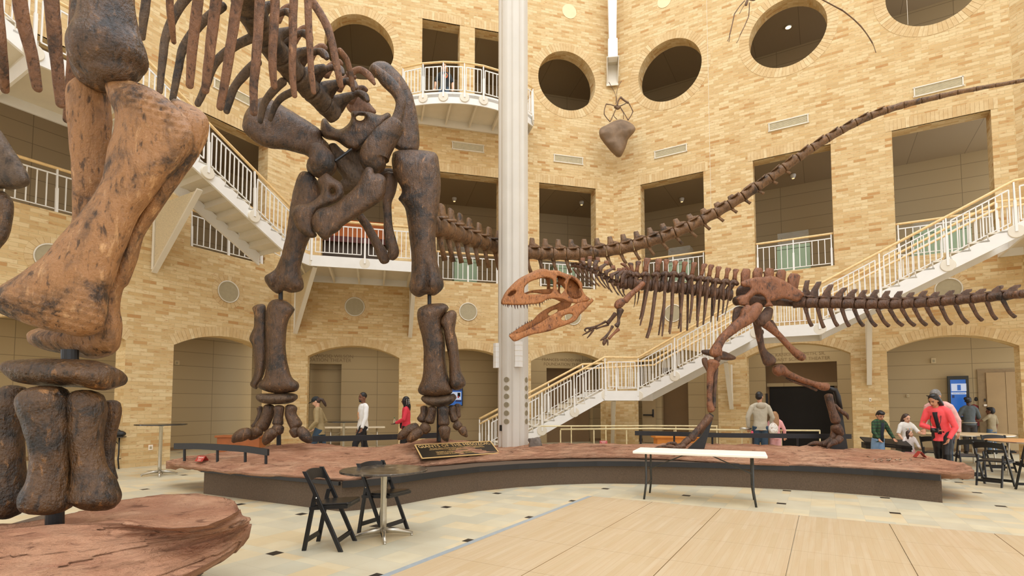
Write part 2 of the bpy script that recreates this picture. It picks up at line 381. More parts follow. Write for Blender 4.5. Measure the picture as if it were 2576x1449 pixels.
# service door with a push bar, under the flight
W = WC; o_ = -2.36; a0, z1 = WC.pix(1616, 1010, o_); a1 = WC.pix(1650, 1010, o_)[0]
t = thing('service_door', 'tan service door with black push bar beneath the white stair flight', 'door', W.pt(a0, 0, o_))
slab('door_leaf', W, a0, a1, o_, o_ + .04, .02, 2.2, plain('tan door', srgb(178, 154, 116), .5, 0, .04, 3), None).parent = t; t.children[0].matrix_parent_inverse = t.matrix_basis.inverted()
MB().bar(W.pt(a0 + .05, 1.08, o_ + .09), W.pt(a1 - .08, 1.08, o_ + .09), .05, .05).bar(W.pt(a1 - .1, 1.0, o_ + .06), W.pt(a1 - .1, 1.3, o_ + .06), .05, .05).build('push_bar', M_BLACK, t)
# lettering cut in the wall over the doors
def glyphs(s, size, mat, name, align='CENTER', ext=.004, bold=0, space=1):
    c = bpy.data.curves.new(name, 'FONT'); c.body = s; c.size = size; c.extrude = ext; c.align_x = align; c.align_y = 'CENTER'; c.offset = bold; c.space_character = space; c.resolution_u = 3
    o = bpy.data.objects.new(name, c); COL.objects.link(o); dg = bpy.context.evaluated_depsgraph_get(); me = bpy.data.meshes.new_from_object(o.evaluated_get(dg))
    bpy.data.objects.remove(o); bpy.data.curves.remove(c); me.materials.clear(); me.materials.append(mat); me.name = name
    o = bpy.data.objects.new(name, me); COL.objects.link(o); return o
def place(o, parent, mw):
    if parent: o.parent = parent; o.matrix_parent_inverse = parent.matrix_basis.inverted()
    o.matrix_basis = mw; return o
def wtext(s, W, px, py, off, size, mat, name, parent):
    a, z = W.pix(px, py, off); xd = V(W.d)
    if xd.cross(V((0, 0, 1))).dot(W.nn) < 0: xd = -xd
    return place(glyphs(s, size, mat, name), parent, Matrix.Translation(W.pt(a, z, off + .004)) @ Matrix((xd, V((0, 0, 1)), W.nn)).transposed().to_4x4())
M_LET = plain('carved letters', srgb(142, 120, 86), .7, 0, .05, 5)
def lettering(lab, W, off, lines):
    t = thing('wall_lettering', lab, 'lettering', W.pt(*W.pix(lines[0][1], lines[0][2], off), off))
    for s, px, py, size in lines:
        wtext(s, W, px, py, off, size, M_LET, 'lettering', t)
lettering('carved theater name over the dark doorway behind the white stair', WB, -2.05, [('FRANCES WOOD WILSON', 1424, 906, .165), ('FOUNDATION THEATER', 1424, 917, .165)])
lettering('carved theater name in the arch behind the walking man', WB, -2.6, [('FRANCES WOOD WILSON', 812, 896, .175), ('FOUNDATION THEATER', 812, 906, .175)])
lettering('carved theater name over the black entrance behind the carnivore leg', WC, -2.0, [('RANKIN M. SMITH, SR.', 2012, 891, .15), ('GIANT SCREEN THEATER', 2014, 903, .15)])
# ------------------------------------------------------------------ floor of square stone tiles in bands, aligned with the left wall
def floor_mat():
    k = NT('stone floor tiles'); c = k.n('ShaderNodeTexCoord').outputs['UV']; sp = k.n('ShaderNodeSeparateXYZ'); k.inp(sp, 0, c)
    idx = []; band = []; joint = []
    for i, ph in ((0, .63), (1, .80)):
        u = k.math('ADD', sp.outputs[i], 60 * 1.37 - ph + .07); q = k.math('DIVIDE', u, 1.37); cell = k.math('FLOOR', q); f = k.math('MULTIPLY', k.math('FRACT', q), 1.37)
        band.append(k.math('LESS_THAN', f, .125)); g = k.math('DIVIDE', k.math('SUBTRACT', f, .125), .31125); ti = k.math('FLOOR', g)
        idx.append(k.math('ADD', k.math('MULTIPLY', cell, 7.0), ti)); fr = k.math('FRACT', g); joint.append(k.math('LESS_THAN', fr, .012))
    cb = k.n('ShaderNodeCombineXYZ'); k.inp(cb, 0, idx[0]); k.inp(cb, 1, idx[1])
    wn = k.n('ShaderNodeTexWhiteNoise', noise_dimensions='3D'); k.inp(wn, 'Vector', cb.outputs[0])
    col = k.ramp(wn.outputs['Value'], [(0, srgb(206, 198, 172)), (.3, srgb(214, 204, 174)), (.5, srgb(220, 204, 168)), (.72, srgb(216, 196, 156)), (.8, srgb(198, 193, 170))], 'CONSTANT')
    n = k.noise(c, 3, 6, .65); col = k.mix(k.ramp(n, [(.3, .3), (.7, 0)]), col, srgb(178, 160, 126))
    col = k.mix(k.math('MULTIPLY', k.math('MAXIMUM', joint[0], joint[1]), .35), col, srgb(150, 136, 108))
    col = k.mix(k.math('MULTIPLY', band[0], band[1]), col, srgb(46, 40, 34))
    return k.out(col, k.ramp(n, [(.3, .34), (.8, .5)]), 0, k.bump(n, .06, .01), .4)
mb = MB(); R = 20
pc = [V((-R, -R, 0)), V((R, -R, 0)), V((R, R * 1.5, 0)), V((-R, R * 1.5, 0))]
mb.add(pc, [(0, 1, 2, 3)], 0, [[(p.dot(dirA), p.dot(dirC)) for p in pc]]); mb.build('floor', floor_mat(), kind='structure')
# glass skylight ring and ceiling beams over the hall
CTR = (WA.pt(5.43, 0) + WA.nn * 13.1); CTR.z = 0
# ------------------------------------------------------------------ stairs
def railing(root, pts, discs=True, hh=1.0, inset=.1, post_w=.06, face=None, stepb=.125, posts=None, second=False, tails=(0, 0)):
    """pts: foot points along the edge; a post stands on each, a panel of balusters hangs between neighbours"""
    pts = [V(p) for p in pts]; up = V((0, 0, 1))
    rail = [p + up * hh for p in pts]
    if tails[0]: d = (pts[0] - pts[1]).normalized(); rail.insert(0, rail[0] + d * tails[0])
    if tails[1]: d = (pts[-1] - pts[-2]).normalized(); rail.append(rail[-1] + d * tails[1])
    MB().tube(rail, .034, 10, up=(0, 0, 1)).build('handrail', M_WOOD, root, smooth=True, label='pale wood handrail')
    for i, p in enumerate(pts):
        d = (pts[min(i + 1, len(pts) - 1)] - pts[max(i - 1, 0)]); d.z = 0; d.normalize(); nn = V((d.y, -d.x, 0)) if face is None else face[i] if isinstance(face, list) else face
        low = .17 if discs else 0
        m = MB(); m.bar(p - up * low + nn * .05, p + up * hh * .55 + nn * .03, .055, .05, d); m.bar(p + up * hh * .5 + nn * .03, p + up * (hh - .02), .045, .03, d)
        po = m.build('post', M_WHITE, root)
        if discs:
            c = p - up * .16 + nn * .03; MB().loft([[c + nn * o + (d * cos(2 * pi * k / 24) + up * sin(2 * pi * k / 24)) * rr for k in range(24)] for rr, o in ((.15, -.03), (.15, .02), (.14, .028))]).build('base_disc', M_CREAM, po)
    for a, b in zip(pts[:-1], pts[1:]):
        t = b - a; L = t.length
        if L < .25: continue
        t /= L; p = a + t * inset; q2 = b - t * inset; m = MB(); h0, h1 = .09, hh - .14
        m.bar(p + up * h0, q2 + up * h0, .022, .022); m.bar(p + up * h1, q2 + up * h1, .022, .03)
        n = max(2, round((q2 - p).length / stepb))
        for j in range(n + 1):
            x = p + (q2 - p) * (j / n); w = .022 if 0 < j < n else .026; m.bar(x + up * h0, x + up * h1, w, w, t)
        m.build('railing_panel', M_WHITE, root)
def flight(root, A0, A1, out, width, n, z0, z1, thick=.3):
    """a straight flight: near stringer foot line A0->A1 (floor points), width towards the wall along -out"""
    a = V((*A0[:2], z0)); b = V((*A1[:2], z1)); up = V((0, 0, 1)); w = -out * width
    for k, e in ((0, V((0, 0, 0))), (1, w)):
        MB().prism([a + e - up * .26, b + e - up * .26, b + e + up * .06, a + e + up * .06], -out * .06 * (1 if k == 0 else -1)).build('stringer', M_WHITE, root)
    for i in range(n):
        p = a + (b - a) * ((i + .5) / n); zt = z0 + (z1 - z0) * (i + 1) / n; run = (V((b.x, b.y, 0)) - V((a.x, a.y, 0))) / n
        if zt > z1 - .01: continue
        c = V((p.x, p.y, 0)); m = MB(); h = run / 2 * 1.12
        m.prism([c - h + up * (zt - .04), c + h + up * (zt - .04), c + h + up * zt, c - h + up * zt], w); m.prism([c - h + up * (zt - (z1 - z0) / n), c - h * .9 + up * (zt - (z1 - z0) / n), c - h * .9 + up * zt, c - h + up * zt], w)
        m.build('step', M_CREAM, root)
def platform(root, poly, z, thick=.3, name='landing'):
    MB().prism([V((p.x, p.y, z - .07)) for p in poly], (0, 0, .07)).build(name, M_CREAM, root)
    for i in range(len(poly)):
        a, b = V(poly[i]), V(poly[(i + 1) % len(poly)]); a.z = b.z = z - .12
        if (a - b).length > .2: MB().bar(a, b, .05, thick).build('fascia', M_WHITE, root)
def bracket(W, a, z, o0, depth, h, lab, ax=None, thick=.05):
    n = W.nn if ax is None else ax; t = thing('stair_bracket', lab, 'bracket', W.pt(a, z - h), group='perforated triangular stair brackets'); p = W.pt(a, z, o0); up = V((0, 0, 1)); s = W.d * .03
    MB().prism([p - s * .4, p + n * depth - s * .4, p - up * h - s * .4], s * .8).build('web', plain('perforated plate', srgb(214, 200, 168), .5, 0, .25, 60), t, label='perforated web plate')
    MB().bar(p + n * (depth + .04), p - up * (h + .06) + n * .06, .12, .05).bar(p + n * .03, p - up * h + n * .03, .12, .05).build('flange', M_CREAM, t)
NO, FO = 2.3, .85
S1 = thing('staircase', 'white steel staircase climbing the far walls behind the carnivore skeleton', 'staircase', WB.pt(6, 0, 1.5))
L1, L2 = 1.87, 3.55
b0, b1 = 5.75, 9.35; c0, c1, c2, c3 = 1.55, 4.83, 6.35, 10.2
flight(S1, WB.pt(b0, 0, NO), WB.pt(b1, 0, NO), WB.nn, NO - FO, 11, 0, L1)
flight(S1, WC.pt(c0, 0, NO), WC.pt(c1, 0, NO), WC.nn, NO - FO, 10, L1, L2)
flight(S1, WC.pt(c2, 0, NO), WC.pt(c3 + .2, 0, NO), WC.nn, NO - FO, 12, L2, Z2)
platform(S1, [WB.pt(b1, 0, NO), WC.pt(c0, 0, NO), WC.pt(c0, 0, FO), WB.pt(LB - .36, 0, FO), WB.pt(b1, 0, FO)], L1)
platform(S1, [WC.pt(c1, 0, NO), WC.pt(c2, 0, NO), WC.pt(c2, 0, FO), WC.pt(c1, 0, FO)], L2)
platform(S1, [WC.pt(c3 + .2, 0, NO), WC.pt(11.6, 0, NO), WC.pt(11.9, 0, 0), WC.pt(c3 + .2, 0, 0)], Z2)
zb = lambda a: max(0, (a - b0) / (b1 - b0) * L1); zc1 = lambda a: L1 + (a - c0) / (c1 - c0) * (L2 - L1); zc2 = lambda a: L2 + (a - c2) / (c3 + .2 - c2) * (Z2 - L2)
near = [WB.pt(a, zb(a) + .05, NO - .03) for a in (5.72, 6.3, 7.33, 8.36, 9.38)] + [WC.pt(a, zc1(a) + .05, NO - .03) for a in (1.53, 2.63, 3.73, 4.83)] + [WC.pt(a, zc2(a) + .05, NO - .03) for a in (6.34, 7.66, 8.98, 10.2)] + [WC.pt(11.4, Z2 + .05, NO)]
fo = [WB.nn] * 5 + [WC.nn] * 9
railing(S1, near, True, 1.0, face=fo)
far = [WB.pt(a, zb(a) + .05, FO + .05) for a in (5.72, 6.8, 8.0, 9.2)] + [WB.pt(LB - .4, L1 + .05, FO)] + [WC.pt(a, zc1(a) + .05, FO + .05) for a in (1.6, 3.2, 4.83)] + [WC.pt(a, zc2(a) + .05, FO + .05) for a in (6.34, 8.2, 10.2)] + [WC.pt(11.4, Z2 + .05, .5)]
railing(S1, far, False, .98, face=[WB.nn] * 5 + [WC.nn] * 8)
MB().tube([p + V((0, 0, .82)) + WB.nn * .06 for p in far], .025, 8, up=(0, 0, 1)).build('handrail', M_WOOD, S1, smooth=True)
for px in (5.3, 5.95):        # the swept ends of the rails at the stair foot
    pass
bracket(WB, LB - .2, L1 - .28, .1, 1.5, 1.5, 'cream bracket under the low stair landing at the corner pier', (WB.nn + WC.nn).normalized())
bracket(WC, 3.85, 2.75, 0, 1.0, 1.35, 'cream bracket on the pier under the middle stair flight')
bracket(WC, 7.5, 3.85, 0, 1.0, 1.75, 'cream bracket on the pier between the theater and kiosk arches')
# the staircase up the left wall and its landing on the back wall
S2 = thing('staircase', 'white steel staircase rising behind the giant foreleg from the gallery landing', 'staircase', WA.pt(3, Z2, 1.5))
NO2, FO2 = 2.12, .7; LM = 7.78
platform(S2, [WB.pt(.73, 0, 2.0), WB.pt(3.75, 0, 2.0), WB.pt(3.75, 0, 0), WB.pt(0, 0, 0), WA.pt(.6, 0, FO2), WA.pt(1.6, 0, NO2)], Z2)
flight(S2, WA.pt(1.6, 0, NO2), WA.pt(5.55, 0, NO2), WA.nn, NO2 - FO2, 13, Z2, LM)
platform(S2, [WA.pt(5.55, 0, NO2), WA.pt(6.9, 0, NO2), WA.pt(6.9, 0, 0), WA.pt(5.3, 0, 0)], LM)
flight(S2, WA.pt(6.9, 0, NO2), WA.pt(9.7, 0, NO2), WA.nn, NO2 - FO2, 9, LM, 9.3)
zs = lambda a: Z2 + max(0, a - 1.6) / 3.95 * (LM - Z2); zs2 = lambda a: LM + (a - 6.9) / 2.8 * (9.3 - LM)
n2 = [WB.pt(a, Z2 + .05, 1.97) for a in (3.7, 2.2, .78)] + [WA.pt(a, zs(a) + .05, NO2) for a in (1.6, 2.7, 3.85, 5.5)] + [WA.pt(6.25, LM + .05, NO2)] + [WA.pt(a, zs2(a) + .05, NO2) for a in (6.95, 8.2, 9.6)]
railing(S2, n2, True, 1.0, face=[WB.nn] * 3 + [WA.nn] * 8)
f2 = [WA.pt(a, zs(a) + .05, FO2) for a in (.8, 2.2, 3.6, 5.4)]
railing(S2, f2, False, .98, face=WA.nn, stepb=.4)
for i in range(5):
    a = .5 + i * .75; MB().bar(WB.pt(a, Z2 - .2, .05), WB.pt(a, Z2 - .2, 1.95), .05, .14).build('joist', M_CREAM, S2)
railing(S2, [WB.pt(3.72, Z2 + .05, 1.9), WB.pt(3.72, Z2 + .05, .1)], False, 1.0, face=WB.d)
bracket(WB, .12, Z2 - .25, .05, 1.9, 1.6, 'cream perforated bracket under the gallery landing, between the hind legs and the stair', (WB.nn + WA.nn).normalized())
bracket(WB, 3.6, Z2 - .25, 0, 1.9, 1.6, 'cream bracket under the gallery landing beside the straight hind leg')
bracket(WA, 3.9, 6.35, .0, 1.9, 1.6, 'cream perforated bracket under the stair flight beside the great ulna')
# curved balcony on the back wall
S3 = thing('balcony', 'white curved balcony with a wood rail high above the hind legs', 'balcony', WB.pt(5.4, Z3, .7))
def bal(u, e=0): a = 3.25 + 4.3 * u; return (a, .75 + e + .75 * sin(pi * u) ** .8)
arc = [bal(k / 20) for k in range(21)]
mb = MB(); mb.prism([WB.pt(3.25, Z3 - .1, 0)] + [WB.pt(a, Z3 - .1, o) for a, o in arc] + [WB.pt(7.55, Z3 - .1, 0)], (0, 0, .1)); mb.build('deck', M_CREAM, S3)
mb = MB(); rg = []
for a, o in [(3.25, 0)] + arc + [(7.55, 0)]: rg.append([WB.pt(a, Z3 - .3, o), WB.pt(a, Z3 + .06, o), WB.pt(a, Z3 + .06, o - .05), WB.pt(a, Z3 - .3, o - .05)])
mb.loft(rg).build('fascia', M_WHITE, S3)
for a in (3.9, 4.7, 5.5, 6.3, 7.0): MB().bar(WB.pt(a, Z3 - .2, .03), WB.pt(a, Z3 - .2, bal((a - 3.25) / 4.3)[1] - .08), .05, .16).build('joist', M_CREAM, S3)
MB().bar(WB.pt(3.25, Z3 - .2, .04), WB.pt(7.55, Z3 - .2, .04), .06, .3).build('wall_beam', M_CREAM, S3)
bp = [bal(u) for u in (0, .08, .16, .27, .38, .5, .62, .73, .84, .92, 1)]
for k in range(0, 11):
    pass
railing(S3, [WB.pt(a, Z3 + .06, o - .03) for a, o in [(3.25, .1)] + [bal(u) for u in (0, .14, .28, .43, .57, .72, .86, 1)] + [(7.55, .1)]], True, .98, face=WB.nn, inset=.06)
# galleries' window-like openings get straight railings
def rail_open(W, c, lab):
    t = thing('gallery_railing', lab, 'railing', W.pt(c, Z2, -.1), group='white railings in the gallery openings')
    railing(t, [W.pt(c - 1.0, Z2 + .03, -.12), W.pt(c, Z2 + .03, -.12), W.pt(c + 1.0, Z2 + .03, -.12)], False, .98, face=W.nn, inset=.0, stepb=.155, tails=(.06, .06))
for W, c, lab in ((WA, cA[0], 'white railing in the opening under the stair flight'), (WA, cA[1], 'white railing with amber wood rail behind the hanging bones'), (WB, cB[1], 'white railing behind the start of the long tail'),
                  (WB, cB[2], 'white railing in the opening above the carnivore skull'), (WC, cC[0], 'white railing behind the carnivore back spines'), (WC, cC[1], 'white railing in the opening above the carnivore hip'), (WC, cC[2], 'white railing in the opening above the upper stair flight')):
    rail_open(W, c, lab)
# ------------------------------------------------------------------ the white column and the roof rib
M_COL = plain('cream column paint', srgb(206, 200, 188), .5, 0, .03, 2)
cp = (G(1253, 1118, .58) + G(1330, 1121, .58)) / 2; CR = .345; cz = .3
CT = thing('column', 'tall fluted cream column rising from the rock behind the plaque', 'column', (cp.x, cp.y + .3, 0)); cc = V((cp.x, cp.y + .3, 0))
pr = []
for k in range(96):
    u = 2 * pi * k / 96; s = k % 12; r = CR * (1.0 if s in (0, 1, 2, 3, 4, 5, 6) else .93 if s in (8, 9, 10) else .965); pr.append((cos(u) * r, sin(u) * r))
MB().loft([[cc + V((x, y, z)) for x, y in pr] for z in (cz, 20.4)]).build('shaft', M_COL, CT)
M_HOLE = plain('speaker mesh', srgb(120, 108, 88), .7, 0, .35, 90)
for ang, hx in ((-2.02, 0), (-.55, 1)):
    for i in range(6):
        d = V((cos(ang), sin(ang), 0)); c = cc + d * (CR * .985) + V((0, 0, 2.02 - i * .185)); tt = V((-d.y, d.x, 0)); m = MB()
        m.loft([[c + d * o + (tt * cos(2 * pi * j / 18) + V((0, 0, 1)) * sin(2 * pi * j / 18)) * .062 for j in range(18)] for o in (-.02, .012)])
        sp = m.build('speaker_disc', M_GREY, CT, label='round perforated speaker disc'); m = MB()
        for a in range(-4, 5):
            for b in range(-4, 5):
                x = (a + (b % 2) * .5) * .0145; z = b * .0125
                if hypot(x, z) < .055:
                    q = c + d * .0125 + tt * x + V((0, 0, z)); m.add([q + tt * (.0048 * cos(j * pi / 3)) + V((0, 0, .0048 * sin(j * pi / 3))) for j in range(6)], [tuple(range(6))])
        m.build('perforation', M_BLACK, sp)
for ang, lab in ((-1.25, 'white box sconce on the front of the cream column'), (3.25, 'white box sconce on the column side toward the arches')):
    d = V((cos(ang), sin(ang), 0)); tt = V((-d.y, d.x, 0)); c = cc + d * (CR + .04); t = thing('wall_sconce', lab, 'sconce', c + V((0, 0, 2.3)))
    MB().prism([c + tt * -.09 - d * .06, c + tt * -.09 + d * .02, c + d * .07, c + tt * .09 + d * .02, c + tt * .09 - d * .06], (0, 0, .56)).build('shade', M_WHITE, t); t.children[0].location.z += 2.3
    m = MB()
    for z in (.12, .24, .36, .48): m.prism([c + tt * -.093 - d * .05, c + tt * -.093 + d * .022, c + d * .074, c + tt * .093 + d * .022, c + tt * .093 - d * .05], (0, 0, .01)); [m.v.__setitem__(i, (m.v[i][0], m.v[i][1], m.v[i][2] + z + 2.3)) for i in range(len(m.v) - 10, len(m.v))]
    m.build('frame_bar', M_CREAM, t)
d = V((cos(-2.5), sin(-2.5), 0)); tt = V((-d.y, d.x, 0)); c = cc + d * CR
MB().box(c + V((0, 0, .95)), (.06, .02, .13), Matrix((tt, d, V((0, 0, 1)))).transposed()).build('socket_plate', M_BLACK, CT)
RB = thing('roof_rib', 'white curved roof rib ending in a shoe on the corner of the brick walls', 'roof rib', WB.pt(LB, 13.2, .3)); diag = (WB.nn + WC.nn).normalized(); tg = V((diag.y, -diag.x, 0)); bc = V((BC.x, BC.y, 0)); up = V((0, 0, 1))
rg = []
for i in range(9):
    z = 14.2 + i * .75; o = .45 + .18 * (i * .75) ** 1.35 * .5; w = .12 + .015 * i
    rg.append([bc + diag * (o - .3) + tg * -w + up * z, bc + diag * (o + .1) + tg * -w + up * z, bc + diag * (o + .1) + tg * w + up * z, bc + diag * (o - .3) + tg * w + up * z])
MB().loft(rg).build('rib', M_WHITE, RB)
MB().box(bc + diag * .5 + up * 14.2, (.34, .3, .7), Matrix((tg, diag, up)).transposed()).build('shoe', M_WHITE, RB, bevel=.02)
MB().prism([bc + diag * .1 + tg * -.22 + up * 13.9, bc + diag * .6 + tg * -.22 + up * 13.9, bc + diag * .15 + tg * -.2 + up * 13.15], tg * .03).prism([bc + diag * .1 + tg * .22 + up * 13.9, bc + diag * .6 + tg * .22 + up * 13.9, bc + diag * .15 + tg * .2 + up * 13.15], tg * -.03).prism([bc + diag * .1 + tg * -.22 + up * 13.92, bc + diag * .6 + tg * -.22 + up * 13.92, bc + diag * .6 + tg * .22 + up * 13.92, bc + diag * .1 + tg * .22 + up * 13.92], up * -.03).prism([bc + diag * .1 + tg * -.22 + up * 13.9, bc + diag * .13 + tg * -.22 + up * 13.9, bc + diag * .17 + tg * -.2 + up * 13.1, bc + diag * .14 + tg * -.2 + up * 13.1], tg * .42).build('bearing', M_CREAM, RB)
for nm, W, L in (('left', WA, 10.85), ('back', WB, LB), ('right', WC, 10.85)):   # unseen fill lights, added under the ground floor corridor ceilings to brighten the alcoves
    for c in ((cA, cB, cC)[('left', 'back', 'right').index(nm)]):
        al = bpy.data.lights.new('corridor_fill', 'AREA'); al.shape = 'RECTANGLE'; al.size = 2.2; al.size_y = .5; al.energy = {'left': 24, 'back': 12, 'right': 13}[nm]; al.color = (1, .93, .78); ao = bpy.data.objects.new('corridor_fill', al); COL.objects.link(ao); p = W.pt(c, 3.7, -1.25); ao.matrix_world = Matrix.Translation(p) @ W.axes().to_4x4()
# ------------------------------------------------------------------ light: a bright skylight overhead
w = bpy.data.worlds.new('skylight'); SC.world = w; w.use_nodes = True
w.node_tree.nodes['Background'].inputs[0].default_value = (.93, .98, 1.06, 1); w.node_tree.nodes['Background'].inputs[1].default_value = 2.1
sun = bpy.data.lights.new('diffuse_daylight', 'SUN'); sun.energy = 1.3; sun.angle = radians(70); sun.color = (1, .985, .95); so = bpy.data.objects.new('diffuse_daylight', sun); COL.objects.link(so); so.rotation_euler = (radians(36), 0, radians(-6))
SC.view_settings.view_transform = 'Standard'; SC.view_settings.look = 'None'; SC.view_settings.gamma = 1; SC.view_settings.exposure = .12
SC.cycles.max_bounces = 8; SC.cycles.diffuse_bounces = 5; SC.cycles.use_denoising = True; SC.cycles.sample_clamp_indirect = 6
# ------------------------------------------------------------------ bones
def bone_mat(name, base, lite, dark, dk=.5, rough=.5, sc=1.0, pit=.12):
    k = NT(name); c = k.coord('Object', (sc, sc, sc)); cs = k.coord('Object', (sc, sc, sc * .35), (.25, .15, 0))
    n1 = k.noise(c, 2.9, 9, .72, .4); n2 = k.noise(cs, 9, 6, .66, .5); n3 = k.noise(c, 46, 4, .62); n4 = k.noise(cs, 26, 5, .6, .2)
    col = k.ramp(n2, [(.34, tuple(x * .62 for x in base)), (.48, base), (.60, base), (.72, lite)])
    col = k.mix(k.ramp(n1, [(.34 + .05 * dk, .92), (.40 + .07 * dk, .35), (.47 + .08 * dk, 0)]), col, dark)
    col = k.mix(k.ramp(n4, [(.33, .75), (.43, 0)]), col, tuple(x * .5 for x in dark)); col = k.mix(k.ramp(n4, [(.60, 0), (.74, .55)]), col, lite)
    vo = k.n('ShaderNodeTexVoronoi'); k.inp(vo, 'Vector', c); vo.inputs['Scale'].default_value = 34
    h = k.math('ADD', k.math('MULTIPLY', n2, 1.1), k.math('ADD', k.math('ADD', k.math('MULTIPLY', n3, .45), k.math('MULTIPLY', n4, .8)), k.math('MULTIPLY', k.ramp(vo.outputs['Distance'], [(.05, 0), (.35, 1)]), pit)))
    return k.out(col, k.ramp(n4, [(.3, rough + .12), (.7, rough - .12)]), 0, k.bump(h, .8, .026), .5)
BM_FORE = bone_mat('foreleg bone cast', srgb(160, 114, 70), srgb(214, 168, 116), srgb(44, 34, 27), .62)
BM_META = bone_mat('foot bone cast', srgb(92, 65, 38), srgb(184, 130, 74), srgb(28, 25, 21), 1.25, .32)
BM_HIND = bone_mat('hind bone cast', srgb(92, 66, 43), srgb(160, 116, 74), srgb(32, 27, 23), .9, .34)
BM_RIB = bone_mat('rib bone cast', srgb(134, 94, 66), srgb(182, 136, 100), srgb(66, 50, 39), .45, .55)
BM_DARK = bone_mat('spine bone cast', srgb(94, 74, 54), srgb(146, 114, 82), srgb(42, 34, 28), .6, .5)
BM_TAIL = bone_mat('tail bone cast', srgb(124, 90, 56), srgb(168, 124, 80), srgb(54, 42, 30), .5, .42)
BM_GIG = bone_mat('carnivore bone cast', srgb(96, 66, 45), srgb(152, 106, 74), srgb(42, 32, 26), .5, .4)
BM_PEL = bone_mat('carnivore hip cast', srgb(136, 86, 54), srgb(180, 122, 84), srgb(62, 41, 30), .35, .4)
BM_SKULL = bone_mat('skull cast', srgb(178, 116, 66), srgb(218, 160, 106), srgb(96, 54, 32), .2, .42, 1.6)
BM_TOOTH = plain('tooth enamel', srgb(84, 52, 40), .3, 0, .2, 30)
def Fr(x0, y0, s): return lambda x, y: (x0 + x * s, y0 + y * s)
def conv(fr, s, pts): return [(*fr(p[0], p[1]), *( [p[2] * s] if len(p) > 2 else []), *p[3:]) for p in pts]
def jit(p, amp, f=5.0): return p + noise.noise_vector(p * f) * amp + noise.noise_vector(p * f * 2.7) * amp * .4
def limb(mb, st, d, ratio=.85, n=16, sub=4, lump=.006, taper=.55, freq=5.0):
    """st: (px, py, half width px[, distance[, ratio]]); a solid tapering bone along those points at distance d"""
    full = [(p[0], p[1], p[2], p[3] if len(p) > 3 else d, p[4] if len(p) > 4 else ratio) for p in st]
    c = catmull(full, sub); pts = [P(a[0], a[1], a[3]) for a in c]; rr = [max(.004, M(a[2], a[3])) for a in c]; ra = [a[4] for a in c]
    m = len(pts); rings = []; view = None
    def ring(p, t, r, k):
        v = (p - EYE).normalized(); x = t.cross(v)
        x = x.normalized() if x.length > .05 else V((1, 0, 0)); y = t.cross(x).normalized()
        return [jit(p + x * cos(2 * pi * j / n) * r + y * sin(2 * pi * j / n) * r * k, lump * min(1, r / .05), freq) for j in range(n)]
    tan_ = [(pts[min(i + 1, m - 1)] - pts[max(i - 1, 0)]).normalized() for i in range(m)]
    e0, e1 = rr[0] * taper, rr[-1] * taper
    for q, f in ((1.0, .25), (.8, .62), (.4, .9)): rings.append(ring(pts[0] - tan_[0] * e0 * q, tan_[0], rr[0] * f, ra[0]))
    for i in range(m): rings.append(ring(pts[i], tan_[i], rr[i], ra[i]))
    for q, f in ((.4, .9), (.8, .62), (1.0, .25)): rings.append(ring(pts[-1] + tan_[-1] * e1 * q, tan_[-1], rr[-1] * f, ra[-1]))
    mb.loft(rings); return mb
def pip(x, y, poly):
    k = False; n = len(poly)
    for i in range(n):
        a, b = poly[i], poly[i - 1]
        if (a[1] > y) != (b[1] > y) and x < (b[0] - a[0]) * (y - a[1]) / (b[1] - a[1]) + a[0]: k = not k
    return k
